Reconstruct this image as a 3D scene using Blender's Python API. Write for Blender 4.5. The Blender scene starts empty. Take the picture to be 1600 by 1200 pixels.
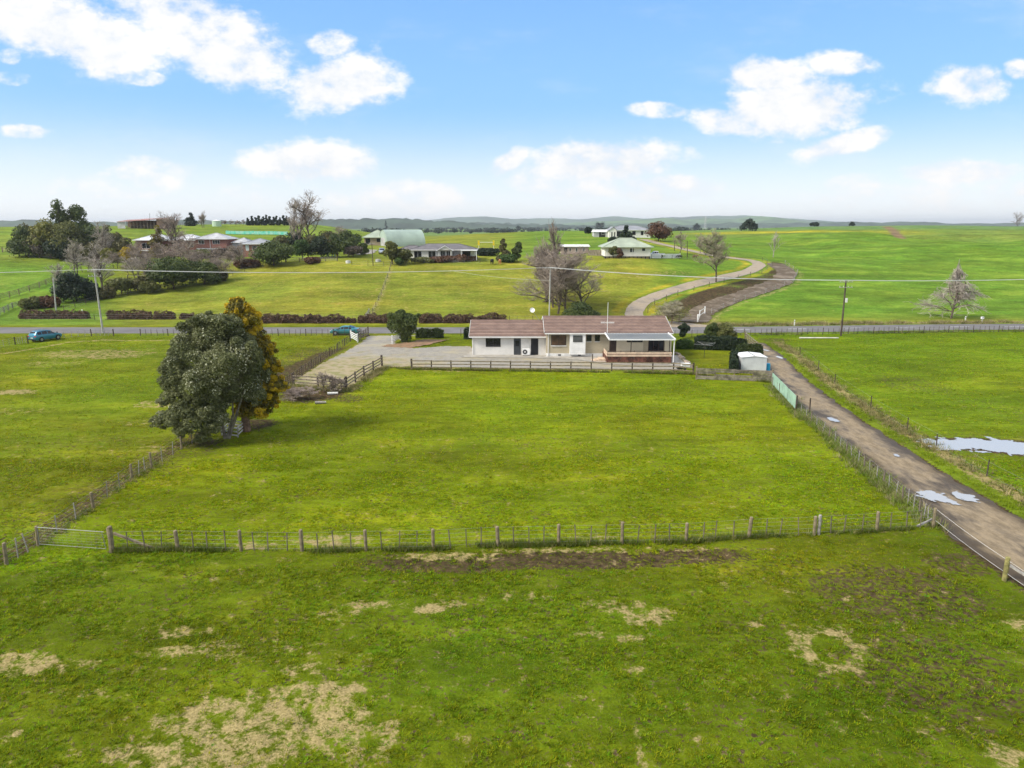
import bpy, math, random
import numpy as np
from mathutils import Vector, Matrix

S = bpy.context.scene
COL = S.collection
R = math.radians

# ---------------------------------------------------------------- camera, sky, sun, exposure
CAM_H, PITCH, FPX = 18.0, R(12.6), 1110.0
cam_d = bpy.data.cameras.new('camera'); cam = bpy.data.objects.new('camera', cam_d); COL.objects.link(cam)
cam.location = (0, 0, CAM_H); cam.rotation_euler = (R(90) - PITCH, 0, 0)
cam_d.sensor_width = 36; cam_d.lens = 36 * FPX / 1600; cam_d.clip_start = 0.5; cam_d.clip_end = 40000
S.camera = cam

SUN_EL, SUN_AZ = R(42), R(248)          # azimuth clockwise from +Y (the camera looks along +Y)
sun_d = bpy.data.lights.new('sun', 'SUN'); sun = bpy.data.objects.new('sun', sun_d); COL.objects.link(sun)
sun_d.energy = 2.1; sun_d.angle = R(20); sun_d.color = (1.0, 0.94, 0.83)
sdir = Vector((math.sin(SUN_AZ) * math.cos(SUN_EL), math.cos(SUN_AZ) * math.cos(SUN_EL), math.sin(SUN_EL)))
sun.rotation_euler = sdir.to_track_quat('Z', 'Y').to_euler(); sun.location = (0, 0, 60)
S.view_settings.view_transform = 'Standard'; S.view_settings.look = 'None'
S.view_settings.exposure = 1.32; S.view_settings.gamma = 1; S.view_settings.use_curve_mapping = False
S.cycles.use_denoising = True
try: S.cycles.denoiser = 'OPENIMAGEDENOISE'
except Exception: pass
S.cycles.max_bounces = 5; S.cycles.diffuse_bounces = 3; S.cycles.glossy_bounces = 3; S.cycles.transparent_max_bounces = 8
S.cycles.volume_bounces = 0; S.cycles.use_adaptive_sampling = True; S.cycles.adaptive_threshold = 0.02
S.cycles.sample_clamp_indirect = 6

def ray(px, py):
    cx, cy = (px - 800) / FPX, (600 - py) / FPX
    return cx, math.cos(PITCH) + cy * math.sin(PITCH), -math.sin(PITCH) + cy * math.cos(PITCH)
def P(px, py, Y):
    a, b, c = ray(px, py); return Vector((a * Y / b, Y, CAM_H + c * Y / b))
def G(px, py):
    a, b, c = ray(px, py); t = CAM_H / -c; return Vector((a * t, b * t, 0))
def GX(px, py): g = G(px, py); return (g.x, g.y)

# node helpers
class NT:
    def __init__(s, nt): s.nt = nt; s.n = nt.nodes; s.l = nt.links
    def node(s, t, **k):
        n = s.n.new(t)
        for a, b in k.items(): setattr(n, a, b)
        return n
    def link(s, a, b): s.l.new(a, b)
    def put(s, sock, v):
        if hasattr(v, 'is_output'): s.l.new(v, sock)
        elif v is not None: sock.default_value = v
    def math(s, op, a, b=None, c=None, clamp=False):
        n = s.n.new('ShaderNodeMath'); n.operation = op; n.use_clamp = clamp
        s.put(n.inputs[0], a); s.put(n.inputs[1], b); s.put(n.inputs[2], c); return n.outputs[0]
    def vmath(s, op, a, b=None, c=None):
        n = s.n.new('ShaderNodeVectorMath'); n.operation = op
        s.put(n.inputs[0], a); s.put(n.inputs[1], b)
        if c is not None: s.put(n.inputs[2], c)
        return n.outputs['Value'] if op in ('LENGTH', 'DOT_PRODUCT', 'DISTANCE') else n.outputs[0]
    def noise(s, vec, scale, detail=4, rough=.55, dist=0):
        n = s.n.new('ShaderNodeTexNoise'); n.inputs['Scale'].default_value = scale
        n.inputs['Detail'].default_value = detail; n.inputs['Roughness'].default_value = rough; n.inputs['Distortion'].default_value = dist
        if vec is not None: s.l.new(vec, n.inputs['Vector'])
        return n.outputs[0]
    def sstep(s, v, a, b, lo=0., hi=1.):
        n = s.n.new('ShaderNodeMapRange'); n.interpolation_type = 'SMOOTHSTEP'
        s.put(n.inputs[0], v); n.inputs[1].default_value = a; n.inputs[2].default_value = b
        n.inputs[3].default_value = lo; n.inputs[4].default_value = hi; return n.outputs[0]
    def lin(s, v, a, b, lo=0., hi=1.):
        n = s.n.new('ShaderNodeMapRange'); s.put(n.inputs[0], v)
        for i, q in enumerate((a, b, lo, hi)): n.inputs[i + 1].default_value = q
        return n.outputs[0]
    def mix(s, f, a, b, blend='MIX'):
        n = s.n.new('ShaderNodeMix'); n.data_type = 'RGBA'; n.blend_type = blend
        s.put(n.inputs[0], f)
        for i, v in ((6, a), (7, b)):
            if isinstance(v, (tuple, list)): v = (*v[:3], 1)
            s.put(n.inputs[i], v)
        return n.outputs[2]
    def scale(s, col, f):
        n = s.n.new('ShaderNodeVectorMath'); n.operation = 'SCALE'; s.put(n.inputs[0], col); s.put(n.inputs[3], f); return n.outputs[0]

# ---- world: Nishita sky with fair-weather clouds
W = bpy.data.worlds.new('World'); S.world = W; W.use_nodes = True
w = NT(W.node_tree); w.n.clear()
wout = w.node('ShaderNodeOutputWorld'); bg = w.node('ShaderNodeBackground'); w.link(bg.outputs[0], wout.inputs[0])
bg.inputs[1].default_value = 0.10
sky = w.node('ShaderNodeTexSky'); sky.sky_type = 'NISHITA'; sky.sun_disc = False
sky.sun_elevation = SUN_EL; sky.sun_rotation = SUN_AZ; sky.altitude = 60
sky.air_density = 1.0; sky.dust_density = 0.6; sky.ozone_density = 1.6
tc = w.node('ShaderNodeTexCoord'); sep = w.node('ShaderNodeSeparateXYZ'); w.link(tc.outputs['Generated'], sep.inputs[0])
dx, dy, dz = sep.outputs
ysafe = w.math('MAXIMUM', dy, 0.05)
u_, v_ = w.math('DIVIDE', dx, ysafe), w.math('DIVIDE', dz, ysafe)
cmb = w.node('ShaderNodeCombineXYZ'); w.link(u_, cmb.inputs[0]); w.link(v_, cmb.inputs[1]); uv = cmb.outputs[0]
def cloud_uv(px, py): a, b, c = ray(px, py); return a / b, c / b
n1 = w.noise(w.vmath('MULTIPLY', uv, (1, 1.7, 1)), 9, 6, .6)
n2 = w.noise(w.vmath('MULTIPLY', uv, (1, 1.5, 1)), 30, 7, .66)
nn = w.math('ADD', w.math('MULTIPLY', w.math('SUBTRACT', n1, .5), 2.5), w.math('MULTIPLY', w.math('SUBTRACT', n2, .5), 1.5))
# centre x, y, half width, half height in pixels of a 1600 px view, tilt, thickness
CL = [(90, 45, 170, 48, -.22, 1), (150, 72, 90, 44, -.3, 1), (30, 15, 110, 35, 0, .9), (320, 50, 150, 55, -.45, .9), (350, 95, 90, 36, -.3, .95), (260, 10, 90, 30, -.2, .8),
      (530, 132, 92, 40, .1, 1), (515, 68, 34, 18, 0, .65), (420, 128, 34, 12, 0, .6), (225, 122, 30, 11, 0, .5), (15, 88, 18, 12, 0, .5), (22, 122, 26, 10, 0, .4),
      (38, 205, 36, 11, 0, .7), (485, 256, 112, 30, 0, 1), (240, 268, 62, 24, 0, .5), (170, 290, 110, 18, 0, .35), (795, 253, 36, 15, .5, .8), (940, 252, 120, 34, 0, .95),
      (1040, 295, 90, 22, 0, .7), (900, 280, 110, 30, 0, .55), (640, 308, 80, 24, 0, .5), (470, 300, 110, 20, 0, .35), (1200, 118, 78, 26, -.05, .95), (1240, 168, 130, 46, .05, 1.05), (1150, 190, 75, 22, -.1, .8),
      (1030, 172, 46, 12, -.05, .6), (1315, 100, 52, 18, 0, .75), (1320, 225, 75, 18, .25, .85), (1515, 130, 58, 28, 0, .9), (1590, 108, 22, 14, 0, .7),
      (1500, 268, 100, 18, 0, .7), (1350, 290, 60, 18, 0, .4), (1450, 308, 170, 22, 0, .35), (1580, 300, 50, 18, 0, .5)]
dens = None
for (x, y, rx, ry, tilt, k) in CL:
    cu, cv = cloud_uv(x, y)
    m = w.node('ShaderNodeMapping', vector_type='TEXTURE'); w.link(uv, m.inputs[0])
    m.inputs['Location'].default_value = (cu, cv, 0); m.inputs['Rotation'].default_value = (0, 0, tilt)
    m.inputs['Scale'].default_value = (rx / FPX * 1.22, ry / FPX * 1.25, 1)
    d = w.math('MULTIPLY', w.math('SUBTRACT', 1.0, w.vmath('LENGTH', m.outputs[0])), 1.7)
    d = w.math('MULTIPLY', w.math('SMOOTH_MIN', d, 1.0, .3), k) if False else w.math('MINIMUM', d, k)
    dens = d if dens is None else w.math('MAXIMUM', dens, d)
front = w.sstep(w.math('ADD', dens, w.math('MULTIPLY', nn, .95)), .12, .92)
# the rest of the sky: unseen cloud layer overhead, thickened to whiten the fill light
zs = w.math('MAXIMUM', dz, .04)
c2 = w.node('ShaderNodeCombineXYZ'); w.link(w.math('DIVIDE', dx, zs), c2.inputs[0]); w.link(w.math('DIVIDE', dy, zs), c2.inputs[1])
lay = w.noise(c2.outputs[0], .55, 7, .58)
rest = w.sstep(lay, .38, .56)
lat = w.math('ABSOLUTE', u_)
out_f = w.math('MAXIMUM', w.sstep(lat, .78, 1.0), w.math('MAXIMUM', w.sstep(v_, .34, .5), w.sstep(dy, .25, .1)))
thin = w.math('MULTIPLY', w.sstep(w.noise(w.vmath('MULTIPLY', uv, (1, 3.2, 1)), 5, 6, .6), .5, .8), .22)
front = w.math('MAXIMUM', front, thin)
alpha = w.math('ADD', w.math('MULTIPLY', front, w.math('SUBTRACT', 1.0, out_f)), w.math('MULTIPLY', rest, out_f))
alpha = w.math('MULTIPLY', alpha, w.sstep(dz, -.005, .02))
ccol = w.mix(w.sstep(w.math('ADD', w.math('MULTIPLY', n1, .6), w.math('MULTIPLY', n2, .4)), .40, .60), (3.6, 3.75, 3.95), (4.4, 4.32, 4.25))
el = w.math('MAXIMUM', dz, 0.0)
grad = w.mix(w.sstep(el, .0, .16), (4.0, 4.15, 4.35), (1.12, 2.4, 4.2)); grad = w.mix(w.sstep(el, .10, .55), grad, (.45, 1.4, 3.6))
skyc = w.mix(.14, grad, sky.outputs[0])
w.link(w.mix(alpha, skyc, ccol), bg.inputs[0])
W.cycles.sampling_method = 'MANUAL'; W.cycles.sample_map_resolution = 512

# ---------------------------------------------------------------- numpy noise and terrain
def _h(ix, iy, s):
    v = np.sin(ix * 127.1 + iy * 311.7 + s * 74.7) * 43758.5453
    return v - np.floor(v)
def vnoise(x, y, s=0):
    ix, iy = np.floor(x), np.floor(y); fx, fy = x - ix, y - iy
    fx, fy = fx * fx * (3 - 2 * fx), fy * fy * (3 - 2 * fy)
    a, b, c, d = _h(ix, iy, s), _h(ix + 1, iy, s), _h(ix, iy + 1, s), _h(ix + 1, iy + 1, s)
    return (a * (1 - fx) + b * fx) * (1 - fy) + (c * (1 - fx) + d * fx) * fy
def fbm(x, y, s=0, o=4):
    t = 0; a = .5; n = 0
    for k in range(o):
        t = t + a * vnoise(x * 2 ** k + 17.3 * k, y * 2 ** k - 9.1 * k, s + k); n += a; a *= .5
    return t / n - .5
def sst(v, a, b):
    t = np.clip((v - a) / (b - a), 0, 1); return t * t * (3 - 2 * t)

COLS = {   # picture column: ground seen at picture row py lies Y metres out
    -900: [(145, 494), (180, 455), (225, 400), (300, 364), (360, 354)],
    0:    [(145, 493.5), (165, 471), (215, 402), (300, 363), (350, 354)],
    150:  [(145, 493.5), (170, 462), (215, 408), (300, 365), (350, 353)],
    320:  [(145, 493.5), (172, 452), (205, 412), (250, 388), (320, 362), (380, 350)],
    500:  [(145, 493.5), (170, 445), (195, 410), (240, 386), (330, 363), (400, 350.5)],
    640:  [(145, 493.5), (170, 447), (195, 410), (240, 389), (300, 379), (400, 376), (700, 366)],
    770:  [(145, 493.5), (170, 447), (195, 413), (240, 390), (310, 370), (380, 362), (450, 364)],
    870:  [(145, 493.5), (170, 449), (195, 414), (240, 388), (320, 362), (400, 360)],
    980:  [(145, 493.5), (170, 448), (190, 406), (210, 396), (250, 380), (300, 369), (400, 364), (600, 362)],
    1120: [(145, 493.5), (165, 460), (190, 425), (220, 401), (270, 380), (360, 364), (450, 360)],
    1250: [(145, 493.5), (165, 463), (195, 425), (230, 399), (300, 373), (420, 357.5), (480, 354)],
    1400: [(145, 493.5), (170, 460), (200, 424), (240, 394), (300, 376), (420, 357), (500, 352.5)],
    1600: [(145, 493.5), (170, 463), (200, 427), (240, 398), (300, 377), (420, 357), (500, 353)],
    2500: [(145, 493.5), (170, 463), (200, 427), (240, 398), (300, 377), (420, 357), (500, 353)],
}
_yk = np.concatenate([np.linspace(0, 600, 301), np.geomspace(605, 20000, 120)])
_us, _tab = [], []
for px in sorted(COLS):
    a, b, c = ray(px, 430); _us.append(a / b)
    kn = [(0, 0), (137, 0)] + [(Y, P(px, py, Y).z) for Y, py in COLS[px]]
    yl, zl = kn[-1]
    kn += [(yl + 60, zl - .8), (yl + 250, min(zl - 3, 9)), (1300, 5), (3000, 6), (20000, 10)] if yl < 600 else [(1300, 5), (20000, 10)]
    _tab.append(np.interp(_yk, [k[0] for k in kn], [k[1] for k in kn]))
_tab = np.array(_tab); _us = np.array(_us)
_uu = np.linspace(_us[0], _us[-1], 201)
tab = np.array([np.interp(_uu, _us, _tab[:, j]) for j in range(_tab.shape[1])]).T
ker = np.exp(-np.linspace(-2, 2, 9) ** 2); ker /= ker.sum()
tab = np.apply_along_axis(lambda r: np.convolve(np.pad(r, 4, 'edge'), ker, 'valid'), 1, tab)
tab = np.apply_along_axis(lambda r: np.convolve(np.pad(r, 4, 'edge'), ker, 'valid'), 0, tab)
def H(X, Y):
    X = np.asarray(X, float); Y = np.asarray(Y, float)
    u = np.clip(X / np.maximum(Y, 100), _uu[0], _uu[-1])
    fu = (u - _uu[0]) / (_uu[1] - _uu[0]); iu = np.clip(fu.astype(int), 0, len(_uu) - 2); fu = fu - iu
    fy = np.interp(Y, _yk, np.arange(len(_yk))); iy = np.clip(fy.astype(int), 0, len(_yk) - 2); fy = fy - iy
    z = (tab[iu, iy] * (1 - fu) + tab[iu + 1, iy] * fu) * (1 - fy) + (tab[iu, iy + 1] * (1 - fu) + tab[iu + 1, iy + 1] * fu) * fy
    amp = sst(Y, 150, 300) * 2.1
    gul = sst(Y, 195, 240) * (1 - sst(Y, 330, 400)) * sst(X / np.maximum(Y, 1), .28, .42) * 6.2
    z = z + amp * fbm(X / 70, Y / 45, 3, 3) * .9 + gul * fbm(X / 38 + Y / 60, Y / 26, 9, 2)
    return z
_Ym = np.concatenate([np.arange(15, 400, .4), np.arange(400, 1500, 3)])
def T(px, py):
    a, b, c = ray(px, py)
    X, Z = a * _Ym / b, CAM_H + c * _Ym / b
    d = Z - H(X, _Ym); k = np.argmax(d < 0)
    if d[k] >= 0: k = len(_Ym) - 1
    y0, y1 = _Ym[k - 1], _Ym[k]; d0, d1 = d[k - 1], d[k]
    y = y0 + (y1 - y0) * d0 / (d0 - d1 + 1e-9) if d1 < 0 else y1
    p = P(px, py, float(y)); p.z = float(H(p.x, p.y)); return p
def gz(x, y): return float(H(x, y))

# ---------------------------------------------------------------- materials
MATS = {}
def mat(name, col, rough=.8, var=.15, scale=3., bump=0., spec=.3, metal=0., col2=None, detail=4, aniso=(1, 1, 1)):
    if name in MATS: return MATS[name]
    m = bpy.data.materials.new(name); m.use_nodes = True; MATS[name] = m
    t = NT(m.node_tree); bs = t.n['Principled BSDF']
    bs.inputs['Roughness'].default_value = rough; bs.inputs['Metallic'].default_value = metal
    bs.inputs['Specular IOR Level'].default_value = spec
    tx = t.node('ShaderNodeTexCoord'); v = t.vmath('MULTIPLY', tx.outputs['Object'], aniso)
    n = t.noise(v, scale, detail, .6)
    c2 = col2 or tuple(c * (1 - var * 1.6) for c in col); c1 = tuple(min(1, c * (1 + var * .6)) for c in col)
    t.link(t.mix(t.sstep(n, .32, .68), c2, c1), bs.inputs['Base Color'])
    if bump:
        b = t.node('ShaderNodeBump'); b.inputs['Strength'].default_value = bump; b.inputs['Distance'].default_value = .03
        t.link(t.noise(v, scale * 4, 5, .6), b.inputs['Height']); t.link(b.outputs[0], bs.inputs['Normal'])
    return m
def glass(name='window_glass', col=(.02, .022, .025)):
    if name in MATS: return MATS[name]
    m = mat(name, col, .12, .3, .8, spec=.5); return m
def leaf_mat(name, a, b, c=None):
    """a, b: the two ends of the leaf colour; every leaf has its own tint"""
    if name in MATS: return MATS[name]
    m = bpy.data.materials.new(name); m.use_nodes = True; MATS[name] = m
    t = NT(m.node_tree); bs = t.n['Principled BSDF']; bs.inputs['Roughness'].default_value = .6; bs.inputs['Specular IOR Level'].default_value = .25
    at = t.node('ShaderNodeAttribute', attribute_name='tint'); g = t.node('ShaderNodeNewGeometry')
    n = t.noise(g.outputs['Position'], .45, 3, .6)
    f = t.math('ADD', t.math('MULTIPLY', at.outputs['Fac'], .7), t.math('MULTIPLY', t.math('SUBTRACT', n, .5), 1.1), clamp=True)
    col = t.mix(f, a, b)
    if c: col = t.mix(t.sstep(at.outputs['Fac'], .82, .93), col, c)  # c: whitish flecks that paint highlights onto the palest leaves
    t.link(col, bs.inputs['Base Color'])
    tr = t.node('ShaderNodeBsdfTranslucent'); t.link(col, tr.inputs[0])
    mx = t.node('ShaderNodeMixShader'); mx.inputs[0].default_value = .22
    t.link(bs.outputs[0], mx.inputs[1]); t.link(tr.outputs[0], mx.inputs[2]); t.link(mx.outputs[0], t.n['Material Output'].inputs[0])
    return m

# ---------------------------------------------------------------- object helpers
def tag(o, label, cat, group=None):
    o['label'] = label; o['category'] = cat
    if group: o['group'] = group
    return o
def thing(name, label, cat, loc=(0, 0, 0), rz=0., group=None):
    o = bpy.data.objects.new(name, None); COL.objects.link(o); o.location = loc; o.rotation_euler = (0, 0, rz); o.empty_display_size = .3
    return tag(o, label, cat, group)
def link(name, me, parent=None, loc=None, kind=None):
    o = bpy.data.objects.new(name, me); COL.objects.link(o)
    if parent: o.parent = parent
    if loc is not None: o.location = loc
    if kind: o['kind'] = kind
    return o
def np_mesh(name, V, F, m, smooth=False, attrs=None):
    """F: (n,3) or (n,4) int array"""
    V = np.asarray(V, np.float32); F = np.asarray(F, np.int32); k = F.shape[1]
    me = bpy.data.meshes.new(name); me.vertices.add(len(V)); me.vertices.foreach_set('co', V.ravel())
    me.loops.add(F.size); me.loops.foreach_set('vertex_index', F.ravel())
    me.polygons.add(len(F)); me.polygons.foreach_set('loop_start', np.arange(0, F.size, k, dtype=np.int32))
    me.polygons.foreach_set('loop_total', np.full(len(F), k, np.int32))
    me.polygons.foreach_set('use_smooth', np.full(len(F), smooth, bool))
    for an, (typ, arr) in (attrs or {}).items():
        a = me.attributes.new(an, typ, 'POINT')
        a.data.foreach_set('color' if typ == 'FLOAT_COLOR' else 'value', np.asarray(arr, np.float32).ravel())
    me.materials.append(m); me.update(calc_edges=True); return me
class MB:
    def __init__(s): s.v = []; s.f = []
    def quad(s, a, b, c, d): n = len(s.v); s.v += [a, b, c, d]; s.f.append((n, n + 1, n + 2, n + 3)); return s
    def poly(s, pts): n = len(s.v); s.v += list(pts); s.f.append(tuple(range(n, n + len(pts)))); return s
    def box(s, x0, x1, y0, y1, z0, z1):
        n = len(s.v); s.v += [(x0, y0, z0), (x1, y0, z0), (x1, y1, z0), (x0, y1, z0), (x0, y0, z1), (x1, y0, z1), (x1, y1, z1), (x0, y1, z1)]
        for q in ((0, 3, 2, 1), (4, 5, 6, 7), (0, 1, 5, 4), (1, 2, 6, 5), (2, 3, 7, 6), (3, 0, 4, 7)): s.f.append(tuple(n + i for i in q))
        return s
    def beam(s, p, q, wd, ht):
        """rectangular bar from p to q, ht is its upright size"""
        p, q = Vector(p), Vector(q); d = (q - p).normalized(); side = d.cross(Vector((0, 0, 1)))
        side = side.normalized() * wd / 2 if side.length > 1e-4 else Vector((wd / 2, 0, 0)); up = side.cross(d).normalized() * ht / 2
        n = len(s.v)
        for e in (p, q):
            for a, b in ((-1, -1), (1, -1), (1, 1), (-1, 1)): s.v.append(tuple(e + side * a + up * b))
        for f in ((0, 3, 2, 1), (4, 5, 6, 7), (0, 1, 5, 4), (1, 2, 6, 5), (2, 3, 7, 6), (3, 0, 4, 7)): s.f.append(tuple(n + i for i in f))
        return s
    def tube(s, p, q, r0, r1=None, k=6, cap=True):
        r1 = r0 if r1 is None else r1; p, q = Vector(p), Vector(q); d = (q - p).normalized()
        a = d.cross(Vector((0, 0, 1))); a = a.normalized() if a.length > 1e-3 else Vector((1, 0, 0)); b = d.cross(a); n = len(s.v)
        for e, r in ((p, r0), (q, r1)):
            for i in range(k):
                t = 2 * math.pi * i / k; s.v.append(tuple(e + (a * math.cos(t) + b * math.sin(t)) * r))
        for i in range(k): j = (i + 1) % k; s.f.append((n + i, n + j, n + k + j, n + k + i))
        if cap: s.f.append(tuple(n + i for i in range(k))[::-1]); s.f.append(tuple(n + k + i for i in range(k)))
        return s
    def mesh(s, name, m, off=(0, 0, 0), smooth=False):
        me = bpy.data.meshes.new(name); ox, oy, oz = off
        me.from_pydata([(x - ox, y - oy, z - oz) for x, y, z in s.v], [], s.f); me.materials.append(m)
        if smooth: me.polygons.foreach_set('use_smooth', [True] * len(me.polygons))
        me.update(); return me
    def build(s, name, m, parent=None, world=True, smooth=False, kind=None, bevel=0):
        off = (0, 0, 0)
        if parent is not None and world:
            off = Vector(parent.location); q = parent.parent
            while q: off = off + Vector(q.location); q = q.parent
        o = link(name, s.mesh(name, m, off, smooth), parent, kind=kind)
        if bevel: b = o.modifiers.new('bevel', 'BEVEL'); b.width = bevel; b.segments = 2; b.limit_method = 'ANGLE'
        return o
# ---------------------------------------------------------------- the ground
def seg_dist(X, Y, pts):
    D = np.full(X.shape, 1e9)
    for (ax, ay), (bx, by) in zip(pts[:-1], pts[1:]):
        vx, vy = bx - ax, by - ay; L = vx * vx + vy * vy + 1e-9
        t = np.clip(((X - ax) * vx + (Y - ay) * vy) / L, 0, 1)
        D = np.minimum(D, np.hypot(X - ax - t * vx, Y - ay - t * vy))
    return D
def inpoly(X, Y, pts):
    c = np.zeros(X.shape, bool); n = len(pts)
    for i in range(n):
        (x1, y1), (x2, y2) = pts[i], pts[(i + 1) % n]
        if y1 == y2: continue
        c ^= ((y1 > Y) != (y2 > Y)) & (X < (x2 - x1) * (Y - y1) / (y2 - y1) + x1)
    return c
def polyd(X, Y, pts):      # signed: positive inside
    d = seg_dist(X, Y, pts + [pts[0]]); return np.where(inpoly(X, Y, pts), d, -d)
def pts2(*a): return [GX(x, y) for x, y in a]
def ptsT(*a): return [tuple(T(x, y)[:2]) for x, y in a]

def road_y(X): return 123.6 + 4.6 * sst(np.asarray(X, float), 25, 95) + .012 * np.maximum(np.asarray(X, float) - 95, 0) * 2
ROAD_W = 3.65
TRK_L = pts2((1158, 536), (1178, 556), (1200, 580), (1214, 602), (1248, 640), (1292, 676), (1335, 706), (1392, 752), (1446, 798), (1476, 828), (1512, 858), (1600, 918), (1700, 985), (1850, 1080))
TRK_R = pts2((1193, 536), (1222, 556), (1247, 580), (1270, 602), (1322, 640), (1375, 676), (1418, 702), (1492, 750), (1568, 794), (1615, 822), (1670, 852), (1790, 910), (1930, 975), (2100, 1060))
for q_ in (TRK_L, TRK_R):
    a_, b_ = q_[-3], q_[-1]; d_ = Vector((b_[0] - a_[0], b_[1] - a_[1])).normalized(); q_ += [(b_[0] + d_.x * k_, b_[1] + d_.y * k_) for k_ in (12, 30, 60)]
TRACK = TRK_L + TRK_R[::-1]
TRK_C = [((a[0] + b[0]) / 2, (a[1] + b[1]) / 2) for a, b in zip(TRK_L, TRK_R)]
VERGE = [(b[0] + .9, b[1] + .45) for b in TRK_R]
VERGE2 = [(b[0] + 2.4, b[1] + .9) for b in TRK_R[:11]]
GRAVEL = pts2((577, 525), (566, 534), (551, 544), (528, 556), (505, 568), (481, 582), (458, 600), (498, 605), (541, 607), (598, 573), (644, 573), (860, 577), (1060, 579), (1075, 570), (1062, 560), (950, 548), (740, 548), (735, 541.5), (690, 541.5), (646, 545), (622, 541), (615, 534), (622, 528), (655, 524))
NEARF = [(175, 860), (278, 858), (377, 860), (472, 861), (572, 859), (677, 857), (778, 852), (873, 850), (972, 848), (1072, 846), (1170, 839), (1272, 835), (1370, 829), (1458, 823)]
LEFTF = [(-60, 915), (10, 880), (60, 852), (146, 793), (206, 747), (237, 731), (284, 702), (330, 676), (372, 650), (412, 627), (450, 604)]
EASTF = [(1207, 604), (1243, 640), (1268, 660), (1295, 684), (1322, 708), (1350, 732), (1380, 757), (1410, 782), (1436, 804), (1458, 823)]
LPAD = pts2(*LEFTF) + pts2(*NEARF)
NF, LF, EF = pts2(*NEARF), pts2(*LEFTF), pts2(*EASTF)
FP = pts2((1432, 690), (1470, 686), (1520, 685), (1600, 690), (1700, 690), (1750, 702), (1700, 716), (1600, 712), (1530, 704), (1470, 701))

ucols = np.concatenate([[-6, -4, -2.8, -2, -1.6, -1.3, -1.1, -.98, -.92], np.linspace(-.88, .88, 430), [.92, .98, 1.1, 1.3, 1.6, 2, 2.8, 4, 6]])
yrows = np.concatenate([[-900, -500, -250, -120, -60, -30, -10, 2, 9, 13], np.arange(16, 60, .22), np.arange(60, 132, .4), np.arange(132, 360, 1.1), np.geomspace(362, 15000, 90)])
srow = np.where(yrows >= 0, np.sqrt(np.maximum(yrows, 0) ** 2 + 18 ** 2), 18 - yrows * 1.0)
GXX = srow[:, None] * ucols[None, :]; GYY = np.repeat(yrows[:, None], len(ucols), 1)

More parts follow.
